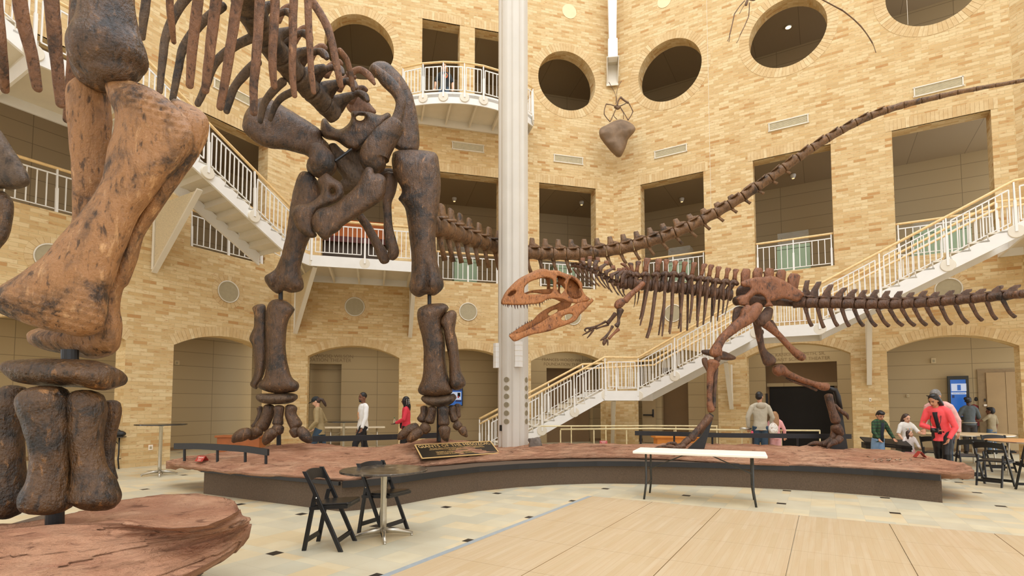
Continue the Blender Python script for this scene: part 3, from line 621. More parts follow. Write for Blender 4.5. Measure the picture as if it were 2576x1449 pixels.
def slab_bone(mb, outline, d, T, D, holes=(), step=None, lump=.006, freq=5.0, smooth=True, ribs=None, back=.9):
    """a broad flat bone: outline and holes in pixels, d the distance (number or function of px, py), T half thickness in m, D px over which its edge rounds off"""
    dz = d if callable(d) else (lambda x, y: d)
    xs = [p[0] for p in outline]; ys = [p[1] for p in outline]; size = max(max(xs) - min(xs), max(ys) - min(ys)); step = step or max(1.2, size / 34)
    def resamp(l):
        l = [tuple(p[:2]) for p in l]
        if smooth: l = catmull([l[-1]] + l + [l[0], l[1]], 4)[4:-5]
        out = []; n = len(l)
        for i in range(n):
            a, b = l[i], l[(i + 1) % n]; L = hypot(b[0] - a[0], b[1] - a[1]); q = max(1, round(L / step))
            if out and hypot(a[0] - out[-1][0], a[1] - out[-1][1]) < step * .35: continue
            out += [(a[0] + (b[0] - a[0]) * t / q, a[1] + (b[1] - a[1]) * t / q) for t in range(q)]
        return out
    loops = [resamp(outline)] + [resamp(h) for h in holes]
    segs = [(l[i], l[(i + 1) % len(l)]) for l in loops for i in range(len(l))]
    def dist(x, y):
        b = 1e9
        for (ax, ay), (bx, by) in segs:
            ux, uy = bx - ax, by - ay; L = ux * ux + uy * uy; t = 0 if L == 0 else max(0, min(1, ((x - ax) * ux + (y - ay) * uy) / L)); q = (x - ax - ux * t) ** 2 + (y - ay - uy * t) ** 2
            if q < b: b = q
        return sqrt(b)
    vs = [p for l in loops for p in l]; ed = []; o = 0
    for l in loops: ed += [(o + i, o + (i + 1) % len(l)) for i in range(len(l))]; o += len(l)
    nb = len(vs); y = min(ys); row = 0
    offs = [(step * .5, 0)]
    while y < max(ys):
        x = min(xs) + (row % 2) * step * .5
        while x < max(xs):
            if pip(x, y, loops[0]) and not any(pip(x, y, h) for h in loops[1:]) and dist(x, y) > step * .45: vs.append((x, y))
            x += step
        y += step * .866; row += 1
    # a first ring just inside the edge gives the rim its round
    r = delaunay_2d_cdt([V(p) for p in vs], ed, [], 0, 1e-4); pv = r[0]; tri = []
    for f in r[2]:
        cx = sum(pv[i].x for i in f) / 3; cy = sum(pv[i].y for i in f) / 3
        if pip(cx, cy, loops[0]) and not any(pip(cx, cy, h) for h in loops[1:]): tri.append(tuple(f))
    F, Bk = [], []
    for p in pv:
        dd = dist(p.x, p.y); u = min(1, dd / D); th = T * sqrt(max(0, 1 - (1 - u) ** 2)); z = dz(p.x, p.y)
        if dd < step * .05: th = T * .06
        if ribs: th += ribs(p.x, p.y) * min(1, u * 3)
        a = P(p.x, p.y, z); vd = (a - EYE).normalized(); w = min(1, dd / D)
        F.append(jit(a - vd * th, lump * (.4 + .6 * w), freq)); Bk.append(jit(a + vd * th * back, lump * (.4 + .6 * w), freq))
    n = len(pv); mb.add(F + Bk, [t for t in tri] + [tuple(n + i for i in t[::-1]) for t in tri])
    cnt = {}
    for t in tri:
        for i in range(3): e = (t[i], t[(i + 1) % 3]); cnt[tuple(sorted(e))] = cnt.get(tuple(sorted(e)), []) + [e]
    mb.f += [[len(mb.v) - 2 * n + q for q in (e[0][1], e[0][0], n + e[0][0], n + e[0][1])] for e in cnt.values() if len(e) == 1]
    mb.mi += [0] * (len(mb.f) - len(mb.mi)); return mb
def plate(mb, poly, nv, th):                  # small flat process with softened faces
    poly = [V(p) for p in poly]; c = sum(poly, V((0, 0, 0))) / len(poly); nv = V(nv)
    mb.loft([[c + (p - c) * s + nv * o for p in poly] for s, o in ((.72, -th), (.95, -th * .6), (1, 0), (.95, th * .6), (.72, th))]); return mb
def put(mb, name, mat, parent, **kw): return mb.build(name, mat, parent, smooth=True, **kw)
# ------------------------------------------------------------------ the giant sauropod skeleton
a_, b_, c_ = Fr(0, 0, .49962), Fr(0, 700, .51684), Fr(560, 0, .49966)
e_, f_, g_, h_, i_ = Fr(520, 0, .2208), Fr(590, 130, .2346), Fr(640, 350, .28302), Fr(570, 690, .30383), Fr(980, 690, .30387)
SA, SB, SC_, SE, SF, SG, SH, SI = .49962, .51684, .49966, .2208, .2346, .28302, .30383, .30387
SAU = thing('sauropod_skeleton', 'giant dark bronze long-necked dinosaur skeleton striding over the red rocks, tail raised', 'dinosaur skeleton', G(700, 1110, .8))
FZ = 3.3
def L(name, fr, s, st, d, mat, parent=SAU, **kw):
    return put(limb(MB(), conv(fr, s, st), d, **kw), name, mat, parent)
def S(name, fr, s, out, d, T, D, mat, parent=SAU, holes=(), **kw):
    return put(slab_bone(MB(), conv(fr, s, out), d, T, D, [conv(fr, s, h) for h in holes], **kw), name, mat, parent)
# nearest foreleg
m = limb(MB(), conv(a_, SA, [(545, -420, 125), (542, -200, 112), (540, -60, 118), (545, 60, 126), (548, 150, 142), (548, 215, 166), (546, 275, 176), (552, 330, 158), (560, 365, 120)]), FZ + .05, .8, 28, 5, .012)
limb(m, conv(a_, SA, [(405, -250, 45), (402, -50, 42), (402, 60, 40), (412, 160, 48), (440, 250, 72), (470, 325, 98), (500, 375, 96), (540, 400, 70)]), FZ + .32, 1.0, 20, 5, .01)
limb(m, conv(a_, SA, [(600, 250, 90), (630, 320, 85), (620, 370, 75)]), FZ + .25, 1.0, 20, 5, .01)
put(m, 'humerus', BM_HIND, SAU, remesh=.014)
L('radius', a_, SA, [(455, 428, 72), (447, 480, 90), (450, 600, 94), (452, 740, 84), (450, 880, 74), (440, 1040, 62), (410, 1200, 55), (400, 1320, 50)], FZ + .38, BM_FORE, ratio=.9, n=24, lump=.012, taper=.35)
top = [(528, 420), (545, 398), (610, 395), (690, 412), (780, 452), (860, 510), (920, 570), (972, 640), (985, 700), (960, 770), (890, 860), (810, 940), (760, 1010), (700, 1090), (662, 1180), (640, 1240), (605, 1330), (572, 1440)]
low = [(535, 60), (528, 140), (520, 215), (495, 255), (440, 280), (380, 284), (300, 266), (220, 250), (130, 222), (50, 192), (-30, 155), (-62, 110), (-30, 62)]
left = [(30, 1420), (120, 1362), (222, 1285), (290, 1200), (370, 1112), (440, 1020), (505, 915), (530, 830), (545, 740), (566, 660), (573, 570), (543, 480)]
ulna = conv(a_, SA, top) + conv(b_, SB, low) + conv(a_, SA, left)
def streak(x, y):                            # raised lines fanning over both flared ends
    u = max(0, 1 - abs(y - 205 - max(0, (x - 300)) * .55) / 90) + max(0, 1 - abs(y - 800 - (x - 140) * .15) / 110)
    return .014 * u * sin(x * .75 - y * .12)
def uz(x, y): return FZ + .02 + .10 * (x - 180) / 200
put(slab_bone(MB(), ulna, uz, .17, 75, step=7.5, lump=.016, ribs=streak, freq=4), 'ulna', BM_FORE, SAU)
ol = conv(a_, SA, [(850, 512), (955, 525), (1030, 570), (1052, 622), (1040, 705), (1000, 795), (930, 890), (870, 970), (800, 1070), (735, 1180), (712, 1240), (680, 1350), (650, 1430)]) + conv(b_, SB, [(600, 60), (582, 150), (597, 230), (590, 310), (570, 350), (530, 377), (450, 392), (330, 372), (220, 350), (150, 322), (130, 290), (150, 255), (300, 200), (420, 60)]) + conv(a_, SA, [(560, 1250), (680, 1000), (800, 750)])
put(slab_bone(MB(), ol, FZ + .3, .2, 60, step=9, lump=.016, freq=4), 'ulna_shaft', BM_FORE, SAU)
L('carpal', b_, SB, [(72, 440, 38), (120, 448, 56), (250, 458, 66), (400, 468, 68), (500, 478, 62), (545, 482, 46)], FZ + .1, BM_META, ratio=2.1, n=28, lump=.014, taper=.5)
L('metacarpal', b_, SB, [(62, 555, 62), (52, 620, 76), (45, 720, 66), (42, 850, 60), (38, 970, 66), (28, 1060, 84), (10, 1120, 84)], FZ + .16, BM_META, ratio=.9, n=24, lump=.012)
L('metacarpal', b_, SB, [(222, 560, 92), (222, 610, 112), (234, 700, 98), (247, 800, 84), (250, 900, 82), (244, 990, 90), (234, 1060, 108), (230, 1105, 106)], FZ, BM_META, ratio=.9, n=28, lump=.012, taper=.4)
L('metacarpal', b_, SB, [(420, 572, 70), (418, 620, 84), (416, 720, 79), (426, 830, 69), (440, 930, 73), (460, 1020, 94), (466, 1075, 106), (464, 1095, 92)], FZ + .08, BM_META, ratio=.9, n=28, lump=.012, taper=.4)
L('metacarpal', b_, SB, [(545, 612, 34), (542, 660, 40), (528, 760, 36), (518, 880, 33), (530, 980, 38)], FZ + .34, BM_META, ratio=.9, n=18, lump=.01)
def post(x, y0, y1, hw, d, name='steel_post'):
    MB().tube([P(x, y0, d), P(x, y1, d)], M(hw, d), 16).build(name, M_BLACK, SAU, smooth=False)
post(176, 880, 930, 18, FZ + .15); post(138, 1255, 1325, 19, FZ + .12)
# the other foreleg, cut by the edge of the view
S('ulna', a_, SA, [(-160, 480), (-60, 590), (0, 655), (60, 740), (128, 850), (152, 902), (138, 936), (70, 955), (0, 950), (-120, 945)], 4.5, .16, 35, BM_DARK, step=8, lump=.012)
S('radius', a_, SA, [(-130, 965), (0, 962), (35, 975), (66, 1012), (70, 1080), (48, 1185), (5, 1245), (-60, 1330), (-140, 1360)], 4.5, .14, 30, BM_META, step=8, lump=.014)
# hanging ribs, near side, and the dark inner ribs of the far side
def rib(pts, d0, d1, mat, hw):
    n = len(pts); st = [(x, y, hw * (1 - .32 * (i / (n - 1)) ** 2), d0 + (d1 - d0) * i / (n - 1)) for i, (x, y) in enumerate(pts)]
    put(limb(MB(), st, d0, .6, 12, 5, .006, .9), 'rib', mat, SAU)
for pts, d, hw in (([(-12, -40), (0, 100), (8, 180), (12, 228)], 4.3, 13), ([(40, -60), (58, 50), (80, 140), (94, 222)], 4.4, 16), ([(125, -60), (134, 60), (143, 160), (153, 262)], 4.6, 16), ([(192, -40), (186, 70), (178, 190), (168, 302)], 5.0, 12.5),
                   ([(427, -40), (428, 20), (433, 70), (437, 106)], 5.6, 9), ([(505, -60), (494, 30), (483, 130), (477, 215)], 5.9, 13.5), ([(552, -60), (540, 30), (527, 140), (516, 228)], 6.2, 14), ([(608, -60), (595, 15), (575, 150), (554, 270)], 6.4, 13.5),
                   ([(656, -60), (653, 20), (645, 140), (638, 215), (638, 284)], 6.8, 12.5), ([(693, -60), (691, 30), (686, 120), (686, 180), (690, 218)], 7.1, 11.5), ([(741, -60), (738, 30), (736, 120), (736, 190), (741, 240)], 7.5, 10.5), ([(770, -50), (775, 20), (779, 110), (783, 180), (789, 232)], 7.8, 9.5),
                   ([(765, -20), (800, 25), (826, 75), (842, 140), (852, 190), (857, 215)], 8.3, 11), ([(855, 128), (872, 150), (882, 185), (888, 226)], 8.8, 8)):
    rib(pts, d - .3, d, BM_RIB, hw)
for pts, d, hw in (([(372, -40), (362, 40), (357, 95)], 6.0, 11), ([(490, -30), (450, 20), (418, 90), (408, 160), (402, 230)], 6.6, 11), ([(560, 15), (505, 60), (462, 120), (448, 180), (434, 250)], 7.0, 11), ([(632, 96), (588, 118), (540, 160), (518, 215), (497, 262)], 7.5, 11),
                   ([(648, 155), (612, 190), (586, 228), (570, 280)], 8.0, 11), ([(712, 205), (684, 232), (664, 262), (655, 305)], 8.5, 10), ([(738, 230), (708, 246), (690, 270), (680, 300)], 8.8, 9)):
    rib(pts, d, d + .1, BM_DARK, hw)
# the back bone seen from below, with arches and side processes
def spool(mb, a, b, r0, r1, n=18, waist=.82, lump=.008):
    ax = (b - a); t = ax.normalized(); x = t.cross(V((0, 0, 1))).normalized(); y = x.cross(t); rings = []
    for u, k in ((0, .55), (.01, .92), (.06, 1), (.2, .93), (.5, waist), (.8, .93), (.94, 1), (.99, .92), (1, .55)):
        r = (r0 + (r1 - r0) * u) * k; rings.append([jit(a + ax * u + (x * cos(2 * pi * j / n) + y * sin(2 * pi * j / n)) * r, lump) for j in range(n)])
    return mb.loft(rings)
bk = [(380, -260, 190, 6.6), (470, 60, 185, 7.1), (640, 400, 165, 7.7), (830, 640, 150, 8.2), (1010, 850, 140, 8.6), (1190, 1030, 132, 9.0), (1340, 1190, 122, 9.35), (1470, 1330, 112, 9.6)]
bk = conv(e_, SE, bk)
for i in range(len(bk) - 1):
    a, b = bk[i], bk[i + 1]; pa, pb = P(a[0], a[1], a[3]), P(b[0], b[1], b[3]); g = (pb - pa) * .03
    vb = spool(MB(), pa + g, pb - g, M(a[2], a[3]), M(b[2], b[3]), 20, .88, .016)
    mid = (pa + pb) / 2; r = M(a[2], a[3])
    sd = (pb - pa).normalized().cross((mid - EYE).normalized()).normalized(); sd = sd if sd.x > 0 else -sd; aw = (mid - EYE).normalized()
    limb(vb, [(0, 0, 0)] * 0 or [(bk[i][0] + (bk[i + 1][0] - bk[i][0]) * .4 + dx, bk[i][1] + (bk[i + 1][1] - bk[i][1]) * .4 + dy, hw, a[3] + .25) for dx, dy, hw in ((10, -12, 22), (34, -26, 13), (58, -34, 9))], a[3], 1.1, 12, 4, .01)
    v = put(vb, 'vertebra', BM_DARK, SAU, remesh=.022)
    q = [(bk[i + 1][0] + 6 + dx, bk[i + 1][1] - 18 + dy, hw, b[3] + dd) for dx, dy, hw, dd in ((0, 0, 13, .1), (26, -30, 8, .0), (48, -40, 8, .0), (66, -34, 11, -.05), (74, -22, 6, -.1))]
    put(limb(MB(), q, a[3], .7, 12, 4, .01), 'side_process', BM_HIND, v)
    q = [(bk[i + 1][0] + 34 + dx, bk[i + 1][1] - 40 + dy, hw, b[3] + .35) for dx, dy, hw in ((0, 0, 13), (16, -20, 9), (34, -30, 9), (44, -26, 5))]
    put(limb(MB(), q, a[3], .6, 12, 4, .01), 'neural_spine', BM_RIB, v)
L('rib_stub', f_, SF, [(1225, 250, 40), (1290, 205, 34), (1350, 195, 36), (1420, 235, 38), (1465, 290, 34), (1502, 348, 18)], 9.5, BM_RIB, ratio=.6)
# hips
HZ = 9.7
S('ilium', f_, SF, [(85, 760), (108, 665), (160, 590), (235, 515), (330, 490), (450, 540), (560, 605), (700, 690), (820, 765), (920, 840), (945, 920), (1005, 985), (1045, 1060), (1092, 1180), (1095, 1235), (1040, 1300), (950, 1330), (860, 1345), (800, 1315), (770, 1220), (795, 1165), (800, 1138), (755, 1108), (650, 1080), (530, 1050), (400, 1040), (300, 1010), (200, 950), (120, 880), (86, 820)], lambda x, y: 9.3 + (x - 610) * .0022, .2, 28, BM_HIND, lump=.014, step=7)
L('ilium_peduncle', f_, SF, [(880, 1040, 90), (930, 1150, 140), (935, 1230, 155), (925, 1290, 120)], 9.35, BM_HIND, ratio=.95, n=22, lump=.012)
m = slab_bone(MB(), conv(f_, SF, [(1438, 190), (1478, 120), (1560, 96), (1640, 114), (1730, 190), (1800, 270), (1860, 360), (1912, 470), (1952, 640), (1976, 800), (1972, 1060), (1800, 1070), (1690, 1000), (1690, 850), (1720, 720), (1726, 560), (1680, 450), (1580, 345), (1470, 245)]), lambda x, y: 9.75 + (x - 950) * .003, .13, 18, step=6, lump=.012)
limb(m, conv(f_, SF, [(1480, 165, 42), (1560, 240, 62), (1660, 340, 75), (1745, 440, 70), (1780, 550, 58), (1760, 670, 58), (1715, 790, 72)]), 9.6, .7, 18, 4, .012)
put(m, 'ilium', BM_HIND, SAU, remesh=.02)
L('ilium_peduncle', f_, SF, [(1740, 780, 95), (1660, 870, 125), (1570, 990, 145), (1510, 1100, 158), (1500, 1180, 150), (1530, 1240, 105)], 9.45, BM_HIND, ratio=.9, n=22, lump=.012)
S('sacrum', f_, SF, [(930, 745), (975, 718), (1040, 800), (1130, 832), (1215, 780), (1250, 705), (1252, 650), (1300, 634), (1450, 650), (1560, 682), (1640, 652), (1676, 690), (1640, 755), (1550, 862), (1420, 985), (1310, 1060), (1200, 1032), (1100, 962), (980, 935), (925, 875)], 9.75, .22, 18, BM_HIND, holes=[[(1302, 700), (1345, 684), (1392, 690), (1385, 725), (1350, 742), (1310, 730)]], step=5.5, lump=.016)
S('sacral_spine', f_, SF, [(1195, 570), (1235, 470), (1278, 355), (1335, 362), (1400, 450), (1450, 548), (1520, 655), (1400, 690), (1250, 660)], 10.15, .1, 12, BM_RIB, step=5, lump=.016)
m = limb(MB(), conv(g_, SG, [(690, 80, 60), (770, 190, 75), (850, 300, 85), (900, 380, 70)]), 9.9, .9, 16, 4, .016)
limb(m, conv(g_, SG, [(980, 60, 80), (900, 160, 90), (850, 250, 90), (950, 300, 70)]), 10.0, .9, 16, 4, .016); limb(m, conv(g_, SG, [(790, 410, 50), (860, 395, 55), (960, 380, 50)]), 9.9, .9, 14, 4, .012)
limb(m, conv(g_, SG, [(1000, 330, 80), (1130, 330, 70), (1230, 320, 60)]), 10.0, .9, 14, 4, .012)
put(m, 'sacrum_underside', BM_DARK, SAU, remesh=.022)
MB().tube([P(*g_(715, 198), 9.35), P(*g_(862, 92), 9.6)], M(3.6, 9.5), 10).build('steel_bar', M_BLACK, SAU)
S('pubis', g_, SG, [(560, 365), (600, 325), (642, 304), (700, 345), (775, 395), (800, 490), (745, 555), (640, 602), (565, 640), (532, 700), (532, 790), (552, 862), (500, 880), (430, 842), (368, 780), (334, 660), (372, 590), (480, 573), (560, 520), (592, 470), (582, 420)], 9.15, .15, 22, BM_HIND, holes=[[(685, 455), (700, 445), (712, 462), (705, 485), (690, 482)]], step=5, lump=.014)
S('pubis', g_, SG, [(965, 290), (1000, 248), (1050, 260), (1068, 306), (1110, 308), (1166, 350), (1166, 470), (1130, 542), (1050, 602), (990, 642), (900, 702), (800, 762), (740, 822), (690, 852), (650, 892), (608, 890), (560, 842), (525, 790), (510, 728), (540, 650), (600, 612), (700, 590), (800, 512), (880, 440), (930, 370)], 9.0, .17, 24, BM_HIND, step=6, lump=.014)
L('ischium', g_, SG, [(900, 640, 40), (950, 700, 38), (1000, 770, 38), (1050, 860, 40), (1100, 950, 44), (1145, 1040, 50), (1160, 1085, 42)], 10.0, BM_HIND, ratio=.7)
L('ischium', g_, SG, [(1215, 330, 66), (1200, 440, 62), (1180, 560, 42), (1185, 690, 37), (1192, 800, 42), (1215, 920, 54), (1238, 1010, 50), (1215, 1050, 36)], 9.85, BM_HIND, ratio=.7)
# hind legs
S('femur', g_, SG, [(1224, 160), (1250, 108), (1400, 93), (1560, 106), (1618, 132), (1640, 210), (1656, 400), (1640, 600), (1612, 800), (1616, 1000), (1640, 1150), (1680, 1260), (1672, 1330), (1600, 1388), (1530, 1380), (1460, 1404), (1400, 1372), (1378, 1320), (1394, 1200), (1394, 1050), (1374, 850), (1345, 640), (1300, 560), (1280, 530), (1310, 450), (1240, 320), (1222, 230)], HZ - .05, .27, 46, BM_HIND, step=6.5, lump=.016, ribs=lambda x, y: -.12 * max(0, 1 - abs(x - 1075 - (y - 700) * .02) / 8) * max(0, min(1, (y - 640) / 60)))
S('femur', g_, SG, [(395, 310), (460, 284), (530, 330), (590, 420), (606, 540), (580, 660), (540, 770), (500, 870), (460, 960), (424, 1080), (412, 1180), (440, 1290), (420, 1345), (330, 1366), (262, 1346), (208, 1374), (140, 1330), (95, 1262), (100, 1212), (180, 1160), (222, 1080), (260, 950), (290, 800), (318, 600), (345, 460)], HZ - .05, .24, 44, BM_HIND, step=6.5, lump=.016, ribs=lambda x, y: -.12 * max(0, 1 - abs(x - 694 + (y - 690) * .1) / 8) * max(0, min(1, (y - 655) / 40)))
S('tibia', h_, SH, [(328, 300), (355, 230), (420, 204), (500, 226), (560, 280), (556, 312), (512, 385), (492, 490), (492, 640), (506, 740), (540, 850), (594, 900), (598, 940), (560, 974), (430, 986), (330, 970), (256, 936), (266, 900), (310, 850), (328, 720), (325, 500), (322, 380)], HZ - .05, .2, 24, BM_HIND, step=5, lump=.014)
S('fibula', h_, SH, [(215, 278), (258, 250), (322, 262), (330, 400), (332, 650), (314, 820), (264, 920), (250, 952), (215, 940), (195, 910), (215, 860), (230, 770), (215, 600), (189, 540), (200, 492), (225, 430), (226, 330)], HZ + .12, .14, 14, BM_HIND, step=5, lump=.012)
L('ankle_bone', h_, SH, [(262, 1012, 24), (300, 1026, 40), (400, 1030, 48), (510, 1026, 44), (562, 1016, 28)], HZ, BM_DARK, ratio=2.2, n=18, lump=.012)
FT = HZ - .1
for nm, st, dd in (('metatarsal', [(275, 1105, 24), (282, 1150, 24), (262, 1215, 26), (225, 1260, 24)], .3), ('metatarsal', [(350, 1100, 44), (346, 1145, 48), (322, 1210, 48), (285, 1268, 54)], .1), ('phalanx', [(265, 1295, 48), (222, 1322, 46), (192, 1338, 42)], .0), ('claw', [(185, 1312, 44), (130, 1330, 52), (85, 1355, 42), (55, 1385, 18)], -.1),
                   ('metatarsal', [(435, 1105, 42), (431, 1165, 38), (424, 1235, 44)], .0), ('phalanx', [(428, 1268, 46), (418, 1302, 50)], -.08), ('claw', [(388, 1305, 46), (352, 1340, 48), (325, 1385, 34), (318, 1408, 14)], -.15),
                   ('metatarsal', [(535, 1105, 48), (532, 1160, 45), (558, 1220, 50), (576, 1255, 54)], .05), ('phalanx', [(560, 1290, 44), (575, 1330, 36)], .0), ('claw', [(612, 1285, 36), (645, 1330, 48), (680, 1372, 34), (698, 1388, 14)], -.05)):
    L(nm, h_, SH, st, FT + dd, BM_HIND, ratio=.9, n=14, lump=.01)
S('tibia', i_, SI, [(230, 320), (250, 276), (330, 246), (440, 240), (486, 268), (480, 300), (432, 370), (440, 450), (460, 560), (462, 680), (476, 800), (500, 890), (521, 950), (510, 990), (440, 1010), (340, 1016), (260, 996), (234, 960), (245, 920), (272, 850), (281, 700), (275, 560), (250, 450), (231, 380)], HZ - .05, .21, 24, BM_HIND, step=5, lump=.014, ribs=lambda x, y: .02 * max(0, 1 - abs(y - 800) / 30) * sin(x * 1.6))
S('fibula', i_, SI, [(418, 395), (450, 330), (510, 296), (552, 320), (552, 380), (541, 470), (560, 540), (576, 680), (592, 800), (626, 870), (628, 920), (580, 956), (530, 956), (500, 920), (495, 860), (490, 700), (466, 580), (440, 450)], HZ - .1, .15, 15, BM_HIND, step=5, lump=.012)
L('ankle_bone', i_, SI, [(275, 1025, 20), (310, 1040, 36), (400, 1052, 44), (490, 1036, 42), (535, 1012, 26)], HZ, BM_DARK, ratio=2, n=18, lump=.012)
for nm, st, dd in (('metatarsal', [(286, 1105, 32), (285, 1155, 33), (268, 1205, 44)], .2), ('claw', [(222, 1262, 38), (160, 1292, 46), (105, 1335, 38), (72, 1362, 14)], .05), ('metatarsal', [(355, 1112, 37), (346, 1165, 36), (328, 1215, 42)], .05), ('phalanx', [(305, 1262, 48), (280, 1290, 44)], .0), ('claw', [(252, 1300, 40), (205, 1335, 44), (165, 1370, 28), (152, 1382, 12)], -.1),
                   ('metatarsal', [(448, 1116, 47), (446, 1170, 45), (450, 1235, 48)], -.05), ('claw', [(455, 1280, 52), (460, 1325, 42), (470, 1362, 26), (478, 1380, 12)], -.15), ('metatarsal', [(515, 1100, 30), (520, 1155, 30), (538, 1205, 36)], .1), ('phalanx', [(552, 1240, 38), (575, 1262, 36)], .05), ('claw', [(598, 1280, 36), (618, 1312, 30), (640, 1342, 12)], .0), ('metatarsal', [(560, 1085, 28), (562, 1130, 23), (568, 1178, 26)], .25)):
    L(nm, i_, SI, st, FT + dd, BM_HIND, ratio=.9, n=14, lump=.01)
post(i_(330, 0)[0], 738, 775, 5, HZ); post(i_(408, 0)[0], 1020, 1110, 5.6, HZ + .25); post(h_(448, 0)[0], 728, 758, 5.4, HZ); post(h_(432, 0)[0], 1020, 1122, 5.4, HZ + .2)
# the tail: one vertebra after another
def chain(fr_pts, nv, step_fun=None):
    c = catmull(fr_pts, 24); pts = [(P(q[0], q[1], q[2]), M(q[3], q[2])) for q in c]
    return pts
def along(pts, L):
    acc = 0
    for (a, ra), (b, rb) in zip(pts, pts[1:]):
        d = (b - a).length
        if acc + d >= L: u = (L - acc) / d; return a + (b - a) * u, ra + (rb - ra) * u
        acc += d
    return pts[-1]
tl = [(1085, 566, 10.6, 27), (1105, 572, 10.9, 26), (1150, 588, 11.5, 23), (1200, 606, 12.1, 20), (1250, 622, 12.6, 18), (1295, 632, 13.0, 17), (1345, 638, 13.2, 16.5), (1420, 640, 13.2, 16), (1500, 636, 13.1, 15.5), (1580, 622, 12.9, 15), (1650, 603, 12.7, 14.5), (1720, 577, 12.5, 14), (1790, 542, 12.3, 13.5), (1850, 506, 12.1, 13.3), (1910, 467, 11.9, 13), (1970, 424, 11.7, 12.5), (2030, 381, 11.5, 12), (2100, 337, 11.3, 11), (2180, 296, 11.1, 10), (2260, 268, 10.9, 9), (2340, 248, 10.7, 7.5), (2430, 228, 10.5, 6.3), (2520, 212, 10.3, 5.4), (2640, 192, 10.0, 5), (2760, 172, 9.7, 4.6)]
pts = chain(tl, 0); tot = sum((b[0] - a[0]).length for a, b in zip(pts, pts[1:])); x = 0; iv = 0
while x < tot - .2:
    p0, r0 = along(pts, x); ln = .335 if r0 > .1 else .3 + .3 * max(0, .1 - r0); p1, r1 = along(pts, x + ln * .97); t = (p1 - p0).normalized(); lat = V((t.y, -t.x, 0)).normalized(); up = lat.cross(t); up = up if up.z > 0 else -up
    v = put(spool(MB(), p0, p1, r0, r1, 16, .86, .005), 'vertebra', BM_TAIL, SAU)
    hgt = r0 * (2.45 if iv < 22 else max(.55, 2.45 - (iv - 21) * .22)); o = lambda u, w: p0 + t * (u * ln) + up * (r0 * .75 + w)
    if iv < 36:
        k = hgt - r0 * .75
        poly = [o(.02, 0), o(.12, k * .35), o(.17, k * .95), o(.22, k), o(.5, k * .96), o(.58, k * .45), o(.95, k * .26), o(1.02, k * .12), o(.95, 0)] if iv < 26 else [o(-.1, k * .2), o(.3, k * .8), o(.8, k), o(1.15, k * .7), o(1.1, .0), o(.1, -.01)]
        sp = plate(MB(), poly, lat, r0 * .28); 
        for sg in (-1, 1): plate(sp, [o(.1, -r0 * .1) + lat * sg * r0 * .5, o(.75, r0 * .05) + lat * sg * r0 * .5, o(.85, r0 * .0) + lat * sg * r0 * 1.25, o(.55, -r0 * .1) + lat * sg * r0 * 1.3], up, r0 * .14)
        plate(sp, [o(-.18, .0 + k * .12), o(.2, k * .18), o(.55, k * .2), o(.5, -r0 * .1), o(.1, -r0 * .12)], lat, r0 * .55)
        put(sp, 'neural_spine', BM_TAIL, v)
    cl = r0 * (2.3 if iv < 12 else max(.8, 2.3 - (iv - 11) * .075))
    if 0 < iv < 30:
        b = p0 - up * r0 * .85; c2 = MB().tube([b, b - up * cl * .45 + t * cl * .1, b - up * cl + t * cl * .3], [(r0 * .26, r0 * .34), (r0 * .2, r0 * .26), (r0 * .18, r0 * .3)], 10); put(c2, 'chevron', BM_TAIL, v)
    x += ln; iv += 1
# ------------------------------------------------------------------ the carnivore skeleton
j_, k_, l_, m_, n_, o_ = Fr(1250, 640, .15873), Fr(1420, 630, .17254), Fr(1580, 630, .17251), Fr(1740, 650, .18637), Fr(1660, 860, .19324), Fr(1860, 820, .22078)
SJ, SK, SL, SM, SN, SO = .15873, .17254, .17251, .18637, .19324, .22078
GIG = thing('carnivore_skeleton', 'red-brown meat-eating dinosaur skeleton with open toothed jaws facing the cream column', 'dinosaur skeleton', G(1900, 1125, .62))
def LG(name, fr, s, st, d, mat=None, parent=GIG, **kw):
    kw.setdefault('lump', .004); return put(limb(MB(), conv(fr, s, st), d, **kw), name, mat or BM_GIG, parent)
def SG_(name, fr, s, out, d, T, D, mat=None, parent=GIG, holes=(), **kw):
    kw.setdefault('lump', .004); return put(slab_bone(MB(), conv(fr, s, out), d, T, D, [conv(fr, s, h) for h in holes], **kw), name, mat or BM_GIG, parent)
# skull: two cheek plates joined by the roof, with the openings through
skd = lambda x, y: 10.42 + (x - 1490) * .0019
wid = lambda x: .07 + .36 * max(0, min(1, (x - 1262) / 150)) ** .8          # how far apart the two sides stand
SK_OUT = [(85, 745), (105, 700), (150, 620), (220, 540), (330, 440), (430, 370), (560, 310), (700, 250), (790, 235), (850, 262), (960, 255), (1040, 285), (1120, 315), (1190, 330), (1280, 380), (1340, 440), (1360, 490), (1350, 530), (1380, 610), (1420, 660), (1475, 700), (1460, 730), (1390, 750), (1320, 770), (1240, 775), (1130, 755), (1040, 715), (950, 700), (860, 700), (780, 720), (720, 760), (620, 785), (480, 795), (380, 805), (250, 803), (180, 797), (95, 790)]
SK_H = [[(175, 640), (200, 605), (250, 578), (297, 580), (290, 615), (245, 650), (190, 662)], [(432, 590), (440, 520), (480, 470), (560, 420), (680, 385), (790, 366), (850, 385), (885, 420), (890, 480), (885, 540), (878, 585), (840, 622), (720, 630), (560, 632), (460, 625)],
        [(955, 348), (1020, 355), (1085, 395), (1055, 450), (1075, 500), (1072, 560), (1010, 628), (955, 570), (950, 450)], [(1115, 500), (1150, 400), (1195, 385), (1250, 420), (1290, 480), (1320, 560), (1340, 630), (1320, 680), (1240, 705), (1170, 680), (1110, 600)]]
SKU = SG_('skull', j_, SJ, SK_OUT, skd, .035, 4, BM_SKULL, holes=SK_H, step=2.2, lump=.006, freq=9)
